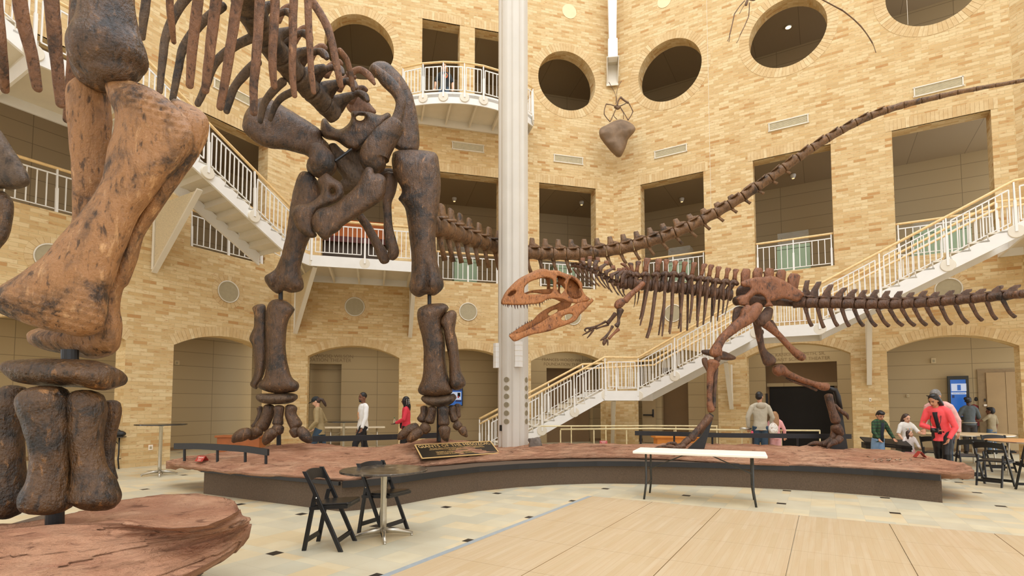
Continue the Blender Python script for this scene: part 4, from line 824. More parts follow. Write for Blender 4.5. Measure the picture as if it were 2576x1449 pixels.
far_sk = lambda pts: [(x - 22 * .0 - (wid(j_(x, 0)[0]) * 320 - 20) * .9, y + 6) for x, y in pts]
SG_('far_cheek', j_, SJ, [(x - wid(j_(x, 0)[0]) * 250, y) for x, y in SK_OUT], lambda x, y: skd(x, y) + wid(x + 14), .03, 4, BM_SKULL, SKU, holes=[[(x - wid(j_(x, 0)[0]) * 250, y) for x, y in h] for h in SK_H[1:]], step=3, lump=.006, freq=9)
top = catmull([(90, 730)] + SK_OUT[1:17], 3); mb = MB(); rg = []
for x, y in top:
    px, py = j_(x, y); d0 = skd(px, py); w = wid(px); qx = px - w * 250 * SJ
    a, b = P(px, py + 1.5, d0), P(qx, py + 1.5, d0 + w); mid = (a + b) / 2 + V((0, 0, .015)); dn = V((0, 0, -.05))
    rg.append([jit(q, .008, 12) for q in (a, a * .6 + b * .4 + V((0, 0, .02)), a * .3 + b * .7 + V((0, 0, .02)), b, b + dn, a * .3 + b * .7 + dn, a * .6 + b * .4 + dn, a + dn)])
put(mb.loft(rg), 'skull_roof', BM_SKULL, SKU)
SG_('braincase', j_, SJ, [(1000, 350), (1200, 390), (1310, 540), (1335, 690), (1150, 700), (1080, 560), (960, 420)], 10.6, .07, 8, BM_SKULL, SKU, step=4)
LG('palate', j_, SJ, [(450, 620, 14), (560, 590, 20), (720, 590, 36), (850, 585, 40), (960, 590, 30)], 10.4, BM_SKULL, SKU, ratio=.6)
def tooth(fr, x, y0, y1, d, par, hw=11, dx=4):
    m = MB(); pts = [P(*fr(x + dx * u * u, y0 + (y1 - y0) * u), d) for u in (0, .35, .7, 1)]; m.tube(pts, [M(hw * SJ * k, d) for k in (1, .85, .5, .08)], 8); put(m, 'tooth', BM_TOOTH, par)
for x, y0, y1 in ((100, 790, 822), (132, 795, 832), (170, 797, 848), (192, 800, 830), (232, 800, 848), (283, 800, 872), (325, 800, 872), (376, 798, 857), (428, 794, 862), (477, 790, 866), (521, 786, 836), (571, 782, 816), (621, 780, 822), (676, 770, 846), (718, 752, 796), (747, 735, 766), (786, 715, 738), (816, 705, 730), (850, 700, 718)):
    tooth(j_, x, y0 - 6, y1, skd(*j_(x, y0)), SKU, 13 if y1 - y0 > 50 else 9, 10)
JN = [(193, 1280), (240, 1262), (330, 1248), (440, 1212), (560, 1152), (690, 1078), (830, 988), (960, 908), (1100, 858), (1200, 808), (1300, 752), (1400, 738), (1470, 738), (1492, 690), (1530, 722), (1520, 752), (1450, 822), (1400, 880), (1310, 962), (1260, 1040), (1180, 1090), (1060, 1132), (960, 1166), (860, 1210), (700, 1246), (560, 1272), (420, 1322), (330, 1366), (270, 1378), (230, 1346), (200, 1310)]
JAW = SG_('lower_jaw', j_, SJ, JN, skd, .035, 5, BM_SKULL, holes=[[(1020, 1015), (1060, 972), (1130, 945), (1190, 950), (1195, 972), (1150, 1020), (1090, 1048), (1040, 1040)]], step=2.4, lump=.006, freq=9)
SG_('far_jaw', j_, SJ, [(196, 1282), (250, 1232), (430, 1112), (560, 1046), (640, 962), (700, 912), (830, 836), (940, 790), (1040, 742), (1180, 768), (1130, 850), (1000, 905), (830, 1010), (600, 1130), (440, 1225), (330, 1290), (260, 1340)], lambda x, y: skd(x, y) + wid(x) * 1.0, .03, 4, BM_SKULL, JAW, holes=[[(812, 945), (860, 900), (930, 875), (962, 882), (950, 910), (900, 950), (840, 970)]], step=3, lump=.006, freq=9)
for x, y0, y1 in ((205, 1275, 1246), (230, 1268, 1226), (262, 1256, 1214), (305, 1236, 1156), (350, 1200, 1130), (396, 1166, 1106), (448, 1116, 1062), (486, 1090, 1050), (520, 1076, 1044), (548, 1056, 1030)):
    tooth(j_, x, y0 + 6, y1, skd(*j_(x, y0)) + wid(j_(x, 0)[0]), JAW, 11, 2)
for x, y0, y1 in ((480, 1192, 1150), (511, 1176, 1112), (571, 1146, 1082), (602, 1128, 1084), (640, 1106, 1074), (672, 1088, 1066)): tooth(j_, x, y0 + 6, y1, skd(*j_(x, y0)) + .1, JAW, 8, -4)
# neck
GZ = 10.5
nk = [(95, 215, 48), (170, 215, 48), (250, 235, 50), (330, 265, 50), (410, 295, 52), (490, 330, 54), (570, 375, 56), (650, 425, 58), (730, 470, 60), (810, 505, 62), (890, 530, 64)]
tops = [(110, 150), (185, 140), (265, 108), (370, 85), (482, 98), (608, 148), (706, 218), (796, 258), (864, 248), (905, 240)]
tips = [(370, 515), (408, 505), (440, 512), (502, 526), (592, 552), (652, 576), (686, 616), (785, 656), (852, 678), (872, 664)]
for i in range(10):
    a, b = nk[i], nk[i + 1]; A, B = P(*k_(a[0], a[1]), GZ), P(*k_(b[0], b[1]), GZ); r = M(a[2] * SK, GZ)
    v = spool(MB(), A, A + (B - A) * .94, r * .8, r * .85, 12, .75, .004); v = put(v, 'vertebra', BM_GIG, GIG)
    t = (B - A).normalized(); lat = V((0, 1, 0)); tx, ty = k_(*tops[i])
    x0, y0 = k_(a[0] + 8, a[1] - 20); x1, y1 = k_(a[0] + (b[0] - a[0]) * .62, b[1] - 38)
    for dd in (-.09, .09): plate_poly = [P(x0, y0, GZ + dd), P(x0 - 1, (y0 + ty) / 2 + 2, GZ + dd), P(tx - 5, ty + 7, GZ + dd * .6), P(tx + 5, ty + 8, GZ + dd * .6), P(min(x1 + 3, tx + 9), (y1 + ty) / 2 + 4, GZ + dd), P(x1 + 1, y1, GZ + dd)]; sp = plate(MB(), plate_poly, lat, .035); put(sp, 'neural_arch', BM_GIG, v)
    if i > 1: put(plate(MB(), [P(tx - 5, ty, GZ), P(tx + 5, ty, GZ), P(tx + 7, ty + 12, GZ), P(tx - 6, ty + 12, GZ)], lat, .03), 'neural_spine', BM_PEL, v)
    for dd in (-.12, .14):
        sx, sy = a[0] + 45, a[1] + 55; ex, ey = tips[i]; 
        put(limb(MB(), conv(k_, SK, [(sx, sy, 20), (sx + (ex - sx) * .18, sy + (ey - sy) * .25, 15), (sx + (ex - sx) * .55, sy + (ey - sy) * .62, 9), (ex + (0 if dd < 0 else 18), ey, 4)]), GZ + dd, .7, 8, 3, .002), 'cervical_rib', BM_GIG, v)
# trunk
dt = [(-75, 180, 20, 300), (35, 175, 60, 322), (150, 150, 120, 320), (282, 105, 250, 315), (450, 115, 415, 320), (560, 125, 545, 310), (692, 145, 668, 310), (830, 158, 800, 325), (965, 168, 925, 360), (1115, 188, 1060, 375), (1215, 202, 1175, 385), (1322, 228, 1290, 410), (1460, 250, 1425, 420), (1575, 265, 1545, 435)]
cen = [(-75, 480), (30, 485), (110, 490), (245, 500), (385, 510), (510, 525), (625, 535), (755, 545), (890, 560), (1020, 580), (1120, 595), (1230, 612), (1350, 632), (1460, 645), (1560, 655)]
for i, (tx, ty, bx, by) in enumerate(dt):
    a, b = cen[i], cen[i + 1]; A, B = P(*l_(a[0] - 50, a[1]), GZ), P(*l_(b[0] - 50, b[1]), GZ); r = M(88 * SL, GZ)
    v = put(spool(MB(), A, A + (B - A) * .95, r, r, 14, .72, .004), 'vertebra', BM_GIG, GIG)
    lat = V((0, 1, 0)); Q = lambda x, y, d=0: P(*l_(x, y), GZ + d); hw = 34 if i not in (3, 4) else 46; tw = hw + 8
    put(plate(MB(), [Q(bx - hw * .8, by), Q((tx + bx) / 2 - hw * .72, (ty + by) / 2), Q(tx - tw, ty + 15), Q(tx - tw * .6, ty), Q(tx + tw * .7, ty + 6), Q(tx + tw, ty + 24), Q((tx + bx) / 2 + hw * .8, (ty + by) / 2), Q(bx + hw, by)], lat, .035), 'neural_spine', BM_PEL, v)
    ar = limb(MB(), conv(l_, SL, [(bx - 60, by + 55, 34), (bx, by + 25, 44), (bx + 50, by + 60, 30)]), GZ, 1.6, 10, 3, .004); limb(ar, conv(l_, SL, [(bx - 10, by + 40, 38), (a[0], a[1] - 60, 46), (a[0], a[1], 52)]), GZ, 1.1, 10, 3, .004)
    for dd in (-.22, .24): limb(ar, conv(l_, SL, [(bx + 5, by + 40, 26), (bx + 20, by + 45, 22)]), GZ + dd, 3, 8, 3, .003)
    put(ar, 'neural_arch', BM_GIG, v)
nr = [[(305, 362, 18), (295, 430, 22), (282, 560, 24), (250, 740, 20), (215, 930, 17), (176, 1092, 10)], [(440, 372, 18), (420, 440, 26), (400, 600, 26), (370, 850, 22), (335, 1080, 22), (282, 1275, 16)], [(556, 362, 16), (545, 450, 20), (532, 650, 22), (522, 900, 18), (510, 1100, 17), (496, 1250, 11)], [(666, 342, 16), (660, 450, 21), (648, 700, 22), (635, 950, 20), (618, 1120, 17), (608, 1216, 12)],
      [(812, 355, 16), (800, 450, 24), (792, 650, 22), (772, 900, 18), (770, 1080, 15), (768, 1186, 12)], [(936, 395, 16), (930, 480, 22), (938, 620, 22), (925, 820, 20), (905, 980, 16), (898, 1060, 10)], [(1058, 390, 15), (1056, 520, 20), (1045, 720, 20), (1022, 930, 18), (1010, 1112, 15)], [(1165, 420, 15), (1158, 560, 18), (1140, 760, 18), (1118, 930, 15), (1098, 1080, 10)], [(1276, 440, 15), (1270, 600, 18), (1255, 800, 17), (1236, 950, 11)], [(1398, 460, 15), (1390, 600, 17), (1392, 760, 14), (1376, 918, 12)], [(1490, 480, 14), (1475, 620, 14), (1450, 780, 10), (1410, 952, 4)]]
for st in nr: put(limb(MB(), conv(l_, SL, [(x, y, w, GZ - .34 + .1 * min(1, i / 2)) for i, (x, y, w) in enumerate(st)]), GZ, .6, 10, 4, .003), 'rib', BM_GIG, GIG)
for st in ([(250, 560, 20), (232, 720, 18), (200, 880, 15), (168, 1004, 9)], [(392, 600, 22), (360, 850, 20), (318, 1100, 17), (262, 1270, 12)], [(530, 600, 20), (520, 800, 18), (480, 1020, 15), (446, 1232, 11)], [(640, 600, 20), (630, 900, 17), (598, 1190, 12)], [(748, 590, 16), (756, 760, 16), (762, 950, 15), (735, 1136, 12)], [(872, 600, 20), (870, 800, 18), (868, 1000, 16), (860, 1165, 14)], [(1012, 600, 17), (1010, 800, 16), (1004, 1020, 14)], [(1120, 640, 14), (1112, 850, 13), (1092, 1082, 9)], [(1226, 690, 15), (1220, 850, 13), (1208, 1046, 8)], [(1330, 700, 16), (1318, 850, 13), (1302, 1026, 8)], [(108, 640, 8), (100, 740, 7), (85, 828, 4)], [(160, 600, 12), (150, 690, 9), (131, 790, 4)]):
    put(limb(MB(), conv(l_, SL, st), GZ + .35, .6, 10, 4, .003), 'rib', BM_GIG, GIG)
# arms
AZ = GZ - .3
LG('humerus', k_, SK, [(1150, 478, 38), (1090, 540, 40), (1000, 612, 40), (930, 680, 46), (885, 735, 48)], AZ, BM_PEL); LG('elbow', k_, SK, [(850, 740, 55), (800, 780, 66), (765, 820, 52)], AZ, BM_PEL, lump=.008); LG('ulna', k_, SK, [(815, 870, 55), (802, 930, 38), (790, 1000, 24), (785, 1060, 28), (760, 1098, 38)], AZ)
LG('radius', k_, SK, [(700, 1108, 24), (660, 1180, 15), (610, 1252, 24)], AZ); LG('ulna_lower', k_, SK, [(785, 1150, 30), (720, 1210, 18), (648, 1285, 22)], AZ, BM_PEL)
for st in ([(605, 1262, 26), (560, 1290, 18), (525, 1312, 9)], [(595, 1300, 26), (578, 1350, 28), (572, 1382, 12)], [(625, 1300, 14), (630, 1350, 13), (630, 1384, 8)]): LG('finger', k_, SK, st, AZ)
FA = GZ + .35
LG('ulna', k_, SK, [(740, 925, 34), (690, 990, 28), (632, 1060, 32)], FA); LG('radius', k_, SK, [(600, 1038, 20), (520, 1080, 13), (450, 1112, 17)], FA); LG('ulna_lower', k_, SK, [(640, 1085, 18), (540, 1115, 12), (460, 1140, 15)], FA)
for st in ([(440, 1125, 26), (400, 1130, 22), (355, 1140, 20)], [(355, 1128, 14), (312, 1140, 14), (296, 1165, 12), (318, 1182, 6)], [(400, 1152, 18), (325, 1200, 13), (262, 1238, 6)], [(422, 1160, 15), (370, 1232, 12), (330, 1278, 7)]): LG('finger', k_, SK, st, FA)
# hips and hind legs
SG_('ilium', m_, SM, [(600, 545), (650, 505), (720, 485), (770, 440), (790, 402), (750, 386), (692, 384), (662, 340), (682, 310), (760, 280), (860, 256), (980, 246), (1060, 235), (1120, 242), (1200, 275), (1280, 312), (1340, 352), (1410, 400), (1480, 442), (1520, 490), (1490, 532), (1440, 582), (1350, 572), (1240, 542), (1120, 572), (1068, 582), (1102, 640), (1060, 652), (980, 646), (1012, 600), (992, 540), (940, 490), (870, 488), (810, 530), (776, 580), (776, 640), (700, 645), (640, 622), (620, 570)], GZ - .2, .055, 9, BM_PEL, step=3, lump=.008)
for i, (x, y, w, h) in enumerate(((728, 175, 62, 140), (890, 165, 66, 110), (1045, 170, 66, 80), (1205, 190, 66, 90), (1370, 240, 72, 140))):
    put(plate(MB(), [P(*m_(x - w, y + 60 + h), GZ), P(*m_(x - w, y + 20), GZ), P(*m_(x - w * .5, y - 40), GZ), P(*m_(x + w * .7, y - 35), GZ), P(*m_(x + w + (20 if i == 4 else 0), y), GZ), P(*m_(x + w * .7, y + 60 + h), GZ)], V((0, 1, 0)), .05), 'sacral_spine', BM_PEL, GIG)
LG('sacrum', m_, SM, [(590, 580, 62), (700, 560, 74), (900, 590, 76), (1100, 580, 62), (1300, 600, 46), (1450, 600, 50), (1540, 590, 60)], GZ + .08, ratio=.9); SG_('far_ilium', m_, SM, [(600, 430), (720, 330), (980, 270), (1200, 300), (1400, 420), (1460, 520), (1250, 560), (900, 600), (650, 600)], GZ + .3, .05, 9, step=5)
SG_('pubis', m_, SM, [(598, 655), (700, 648), (765, 690), (710, 780), (640, 850), (575, 890), (545, 900), (556, 720)], GZ - .1, .08, 9, step=4)
LG('ischium_head', m_, SM, [(1045, 690, 58), (1000, 780, 80), (940, 840, 88), (890, 860, 60)], GZ - .1); LG('ischium', m_, SM, [(1000, 885, 62), (1090, 960, 50), (1180, 1042, 42), (1280, 1150, 40), (1380, 1250, 46), (1460, 1315, 56), (1505, 1345, 48)], GZ - .12, BM_PEL); LG('ischium', m_, SM, [(1060, 860, 40), (1110, 920, 34), (1165, 1010, 20)], GZ + .2)
SG_('pubic_boot', m_, SM, [(135, 1240), (240, 1230), (350, 1248), (430, 1252), (520, 1288), (592, 1328), (590, 1360), (520, 1376), (380, 1366), (250, 1322), (150, 1290)], GZ + .12, .07, 6, step=4)
LZ = GZ - .3
fm = limb(MB(), conv(m_, SM, [(905, 640, 62), (860, 690, 84), (790, 770, 96), (710, 840, 88), (620, 900, 76), (520, 985, 66), (430, 1065, 60), (370, 1150, 60), (325, 1235, 72), (305, 1290, 70)]), LZ, .85, 18, 4, .006); limb(fm, conv(m_, SM, [(775, 672, 62), (730, 720, 66), (690, 800, 50)]), LZ - .02, .8, 14, 4, .006); limb(fm, conv(m_, SM, [(385, 1230, 28), (375, 1300, 36)]), LZ + .03, .9, 12, 3, .004)
put(fm, 'femur', BM_PEL, GIG, remesh=.012)
LG('knee_joint', m_, SM, [(345, 1300, 46), (345, 1380, 42)], LZ + .05)
tb = limb(MB(), conv(n_, SN, [(690, 275, 88), (682, 320, 70), (660, 400, 46), (652, 520, 42), (648, 650, 38), (648, 760, 36), (652, 830, 42), (672, 890, 50)]), LZ, .8, 16, 4, .005)
put(tb, 'tibia', BM_PEL, GIG); LG('fibula', n_, SN, [(735, 340, 26), (722, 440, 30), (714, 600, 24), (708, 740, 22), (700, 850, 30)], LZ + .03); LG('tibia_crest', n_, SN, [(580, 222, 36), (592, 280, 38), (620, 350, 26), (640, 420, 16)], LZ + .02)
LG('metatarsal', n_, SN, [(645, 975, 56), (612, 1020, 52), (545, 1090, 44), (475, 1170, 42), (425, 1235, 50), (410, 1270, 46)], LZ); LG('metatarsal', n_, SN, [(630, 1040, 30), (575, 1110, 24), (545, 1160, 18), (528, 1195, 12)], LZ + .1)
for nm, st, dd in (('toe', [(375, 1270, 46), (330, 1310, 44), (290, 1345, 36)], 0), ('toe', [(300, 1335, 32), (240, 1350, 26), (205, 1340, 24)], .12), ('claw', [(205, 1328, 26), (150, 1318, 20), (100, 1325, 14), (76, 1346, 5)], .12), ('toe', [(320, 1352, 34), (250, 1370, 26), (170, 1376, 20)], -.1), ('claw', [(160, 1366, 22), (60, 1358, 18), (-20, 1365, 12), (-70, 1382, 5)], -.1)):
    LG(nm, n_, SN, st, LZ + dd)
MB().prism([P(*n_(x, y), LZ + .12) for x, y in ((655, 925), (702, 960), (640, 1180), (578, 1395), (365, 1395), (520, 1255), (600, 1130))], (0, .05, 0)).build('steel_support', M_BLACK, GIG)
RZ = GZ + .3
ff = limb(MB(), conv(m_, SM, [(880, 860, 50), (895, 950, 48), (915, 1050, 46), (935, 1150, 42), (950, 1220, 44), (985, 1290, 56), (1040, 1370, 84), (1060, 1410, 78)]), RZ, .8, 16, 4, .005); limb(ff, conv(m_, SM, [(945, 970, 20), (950, 1000, 22), (940, 1040, 16)]), RZ, .8, 10, 3, .003)
put(ff, 'femur', BM_GIG, GIG)
LG('tibia', o_, SO, [(425, 515, 66), (470, 500, 66), (540, 540, 44), (640, 585, 36), (740, 625, 33), (850, 660, 33), (950, 690, 46), (1000, 690, 44)], RZ, BM_PEL, lump=.006); LG('fibula', o_, SO, [(540, 590, 18), (640, 640, 16), (760, 680, 15), (880, 730, 16)], RZ + .05)
LG('metatarsal', o_, SO, [(1016, 795, 46), (1030, 860, 42), (1055, 950, 42), (1088, 1045, 50), (1100, 1090, 48)], RZ); LG('phalanx', o_, SO, [(1100, 1150, 56), (1130, 1190, 52), (1160, 1235, 36)], RZ); LG('phalanx', o_, SO, [(1080, 1150, 38), (1080, 1220, 38), (1062, 1280, 34)], RZ + .08)
LG('hallux', o_, SO, [(1088, 900, 18), (1130, 945, 20), (1180, 988, 22)], RZ); LG('claw', o_, SO, [(1190, 988, 24), (1225, 1020, 20), (1240, 1062, 9)], RZ)
for nm, st, dd in (('toe', [(1050, 1290, 34), (1000, 1330, 38), (945, 1350, 34)], .08), ('claw', [(925, 1345, 30), (860, 1335, 24), (800, 1348, 14), (768, 1362, 6)], .08), ('toe', [(1150, 1275, 40), (1115, 1315, 38)], -.08), ('claw', [(1090, 1318, 40), (1040, 1345, 28), (1005, 1385, 12), (994, 1402, 5)], -.12)):
    LG(nm, o_, SO, st, RZ + dd)
MB().tube([P(*o_(x, y), RZ + .1) for x, y in ((1020, 715), (1090, 730), (1118, 800), (1140, 950))], [M(w * SO, RZ) for w in (26, 30, 32, 34)], 12).build('steel_support', M_BLACK, GIG, smooth=True)
MB().prism([P(*o_(x, y), RZ + .12) for x, y in ((1108, 900), (1160, 900), (1238, 1408), (1035, 1408), (1100, 1300), (1140, 1150))], (0, .05, 0)).build('steel_support', M_BLACK, GIG)
# tail
q_ = Fr(2000, 680, .3956); bd = [-10, 78, 158, 235, 310, 388, 462, 538, 615, 692, 770, 850, 940, 1035, 1132, 1235, 1335, 1445, 1560]
yc = lambda x: 206 + (x - 78) * .024 if x < 560 else 217.6 - ((x - 560) / 880) ** 1.5 * 66
tz = lambda x: 10.5 - max(0, x) / 1450 * 3.0; hh = lambda x: 37 - max(0, x) / 1450 * 8
st_ = [(80, 60), (155, 68), (232, 86), (318, 106), (385, 116), (446, 121), (521, 119), (592, 126), (671, 128), (746, 136), (828, 126), (905, 133), (1000, 123), (1110, 116), (1200, 113), (1310, 93), (1420, 88)]
ct = [(112, 360), (188, 370), (275, 360), (350, 362), (440, 360), (520, 362), (602, 362), (690, 358), (766, 358), (840, 356), (920, 355), (1000, 350), (1104, 343), (1196, 326), (1285, 318), (1405, 305)]
for i in range(len(bd) - 1):
    x0, x1 = bd[i], bd[i + 1]; A, B = P(*q_(x0, yc(x0)), tz(x0)), P(*q_(x1, yc(x1)), tz(x1)); s = .3956
    v = put(spool(MB(), A + (B - A) * .03, A + (B - A) * .96, M(hh(x0) * s, tz(x0)), M(hh(x1) * s, tz(x1)), 14, .84, .004), 'vertebra', BM_GIG, GIG)
    lat = V(((B - A).y, -(B - A).x, 0)).normalized(); d = tz(x0)
    if i < len(st_):
        tx, ty = st_[i]; ty += 2; bx = x0 + 18 if i else 55; by = yc(x0) - hh(x0); w = 17; Q = lambda x, y: P(*q_(x, y), d)
        sp = plate(MB(), [Q(bx - 12, by + 6), Q(bx + (tx - bx) * .4 - 16, by + (ty - by) * .45), Q(tx - w, ty + 3), Q(tx + w * .8, ty), Q(tx + w * .6, ty + 14), Q(bx + (tx - bx) * .6 + 16, by + (ty - by) * .45), Q(bx + 52, by + (ty - by) * .1), Q(bx + 50, by + 10)], lat, .03)
        plate(sp, [Q(bx - 30, by - 4), Q(bx + 10, by - 10), Q(bx + 56, by + 2), Q(bx + 52, by + 14), Q(bx, by + 12)], lat, .12); put(sp, 'neural_spine', BM_GIG, v)
    if 0 < i <= len(ct):
        ex, ey = ct[i - 1]; sx, sy = x0 - 12, yc(x0) + hh(x0) - 2
        put(limb(MB(), conv(q_, s, [(sx, sy, 13), (sx + (ex - sx) * .25, sy + (ey - sy) * .35, 11), (sx + (ex - sx) * .55, sy + (ey - sy) * .7, 11), (ex - 6, ey - 8, 12)]), d, .5, 10, 3, .003), 'chevron', BM_GIG, v)
# ------------------------------------------------------------------ red rock platforms
def rock_mat():
    k = NT('red layered rock'); c = k.coord('Object'); st = k.coord('Object', (.9, .9, 9)); st2 = k.coord('Object', (2.6, 2.6, 13), (.1, .06, 0))
    n1 = k.noise(c, 1.1, 6, .6, .4); n2 = k.noise(st, 1.6, 6, .62, .5); n3 = k.noise(st2, 2.0, 6, .65, .6); n4 = k.noise(c, 38, 4, .6)
    col = k.ramp(n1, [(.3, srgb(168, 120, 92)), (.5, srgb(186, 140, 110)), (.7, srgb(198, 158, 128))])
    col = k.mix(k.ramp(n2, [(.38, .6), (.5, 0)]), col, srgb(158, 110, 86)); col = k.mix(k.ramp(n3, [(.34, .7), (.42, 0)]), col, srgb(104, 68, 52)); col = k.mix(k.ramp(n3, [(.6, 0), (.74, .5)]), col, srgb(212, 172, 142))
    h = k.math('ADD', k.math('MULTIPLY', n3, 1.3), k.math('ADD', n2, k.math('MULTIPLY', n4, .22)))
    return k.out(col, .85, 0, k.bump(h, 1.0, .07), .2)
M_ROCK = rock_mat(); M_CURT = plain('brown plinth cloth', srgb(92, 76, 60), .9, 0, .22, 60, .2)
def interp(pts, u):
    u = max(0, min(1, u)) * (len(pts) - 1); i = min(int(u), len(pts) - 2); f = u - i; return V(pts[i]) * (1 - f) + V(pts[i + 1]) * f
def relen(pts, n):
    pts = [V(p) for p in pts]; L = [0]
    for a, b in zip(pts, pts[1:]): L.append(L[-1] + (b - a).length)
    out = []
    for k in range(n + 1):
        s = L[-1] * k / n; i = max(j for j in range(len(L)) if L[j] <= s + 1e-9); i = min(i, len(pts) - 2); f = (s - L[i]) / max(1e-9, L[i + 1] - L[i]); out.append(pts[i].lerp(pts[i + 1], f))
    return out
PLAT = thing('rock_platform', 'long curved red rock platform on a dark brown base carrying both skeletons', 'platform', G(1450, 1216))
fpx = [(418, 1167, .40), (470, 1176, .42), (520, 1183, .42), (580, 1189, .42), (640, 1196, .42), (700, 1195, .43), (760, 1199, .43), (820, 1204, .43), (880, 1207, .43), (960, 1190, .43), (1040, 1168, .46), (1120, 1160, .48), (1210, 1153, .48), (1300, 1148, .48), (1420, 1145, .48), (1560, 1144, .48), (1700, 1148, .48), (1820, 1156, .48), (1920, 1161, .48), (2060, 1167, .46), (2200, 1174, .46), (2330, 1184, .45), (2400, 1189, .45), (2448, 1183, .45)]
front = relen([G(*p) for p in fpx], 150)
bk_ = [(418, 1166, .40), (430, 1162, .42), (475, 1158, .42), (530, 1154, .44)]
back = [G(*p) for p in bk_] + [V((-4.6, 10.2, 0)), V((-4.3, 11.2, 0)), V((-2.8, 11.7, 0)), V((-1.2, 12.2, 0)), V((.4, 12.6, 0)), V((2.2, 12.4, 0)), V((3.6, 12.1, 0)), V((5.2, 11.9, 0)), V((6.8, 11.8, 0)), V((7.9, 11.4, 0)), V((8.15, 10.9, 0)), V((7.85, 9.9, 0)), V((7.5, 9.1, 0)), G(2442, 1177, .45)]
back = relen(back, 150)
mounds = [(P(640, 1100, 9.9), .09, .7), (P(730, 1100, 9.9), .11, .8), (P(830, 1100, 10.1), .08, .8), (P(1095, 1100, 10.2), .25, .6), (P(1185, 1100, 10.4), .14, .6), (P(1000, 1100, 10.2), .1, .5), (P(575, 1150, 9.3), .08, .3), (P(910, 1100, 10.1), .05, .9), (P(1420, 1106, 11.2), .09, 1.0), (V((3.2, 11.0, 0)), .09, 1.5), (V((5.3, 10.6, 0)), .08, 1.4)]
def plat_z(x, y, w):                         # w: 0 at the rim, 1 well inside
    z = .44 + .08 * min(1, w * 1.4)
    for c, a, r in mounds: z += a * math.exp(-((x - c.x) ** 2 + (y - c.y) ** 2) / (r * r)) * min(1, w * 2.2)
    q = V((x * 1.3, y * 1.3, 0)); n = noise.fractal(q, 1, 2, 4); z += (.045 * n + .03 * noise.fractal(V((x * 4, y * 7, 3)), 1, 2, 4)) * min(1, w * 5)
    s = .045; f = z / s; i = math.floor(f); f -= i; z = (i + (f ** 3 if f < .5 else 1 - (1 - f) ** 3 * 1)) * s * .5 + z * .5
    return z
mb = MB(); NW = 44; rows = []
for k in range(151):
    a, b = V(front[k]), V(back[k]); row = []; span = (b - a).length
    for j in range(NW + 1):
        u = (j / NW) ** 1.5 if j < NW * .6 else None
        u = j / NW; p = a.lerp(b, u); w = min(u, 1 - u) * span / .55; w = min(1, w); row.append(V((p.x + noise.noise(p * 2.5) * .05 * (1 - w), p.y + noise.noise(p * 2.5 + V((9, 0, 0))) * .05 * (1 - w), plat_z(p.x, p.y, w))))
    lo = [V((q.x, q.y, q.z - .035 - .10 * min(1, min(i, NW - i) / 6))) for i, q in enumerate(row)]
    rows.append(row + lo[::-1])
mb.loft(rows); put(mb, 'rock_slab', M_ROCK, PLAT)
ROCKTOP = [q for r in rows for q in r[:NW + 1]]
def on_rock(px, py, lift=0.0):               # the spot of the rock surface seen at a pixel
    z = .52
    for _ in range(6):
        g = G(px, py, z); n = sorted(ROCKTOP, key=lambda q: (q.x - g.x) ** 2 + (q.y - g.y) ** 2)[:4]; z = .5 * z + .5 * sum(q.z for q in n) / 4
    g = G(px, py, z); return V((g.x, g.y, z + lift))
# plinth: flat face on one side, sweeping curve on the other
ppx = [(512, 1242), (858.7, 1287), (925, 1281), (1000, 1271), (1100, 1252), (1200, 1236), (1300, 1226), (1400, 1219.5), (1500, 1216.5), (1600, 1217), (1700, 1220), (1800, 1223), (1900, 1227.5), (2000, 1232.5), (2100, 1239), (2200, 1247), (2290, 1256), (2371, 1265)]
base = [G(*p) for p in ppx]; ins = [V((6.3, 10.2, 0)), V((4.5, 11.0, 0)), V((1.5, 11.6, 0)), V((-1.5, 11.3, 0)), V((-4.2, 10.4, 0))]
MB().prism(base + ins, (0, 0, .40)).build('plinth', M_CURT, PLAT)
def edge_rail(name, pts, z0, z1, off, mat):
    m = MB(); rg = []
    for i, p in enumerate(pts):
        t = (V(pts[min(i + 1, len(pts) - 1)]) - V(pts[max(i - 1, 0)])).normalized(); n = V((t.y, -t.x, 0)) * off; q = V((p.x, p.y, 0)) + n; rg.append([q + V((0, 0, z0)), q + V((0, 0, z1)), q - n * .6 + V((0, 0, z1)), q - n * .6 + V((0, 0, z0))])
    return m.loft(rg).build(name, mat, PLAT)
edge_rail('edge_trim', base[1:], .33, .42, .07, M_BLACK)
edge_rail('edge_trim', base[:2], .36, .41, .06, M_BLACK)
MB().prism([G(2180, 1175, .36), G(2425, 1193, .36), G(2430, 1200, .30), G(2372, 1198, .30)], (0, .5, 0)).build('edge_trim', M_BLACK, PLAT)
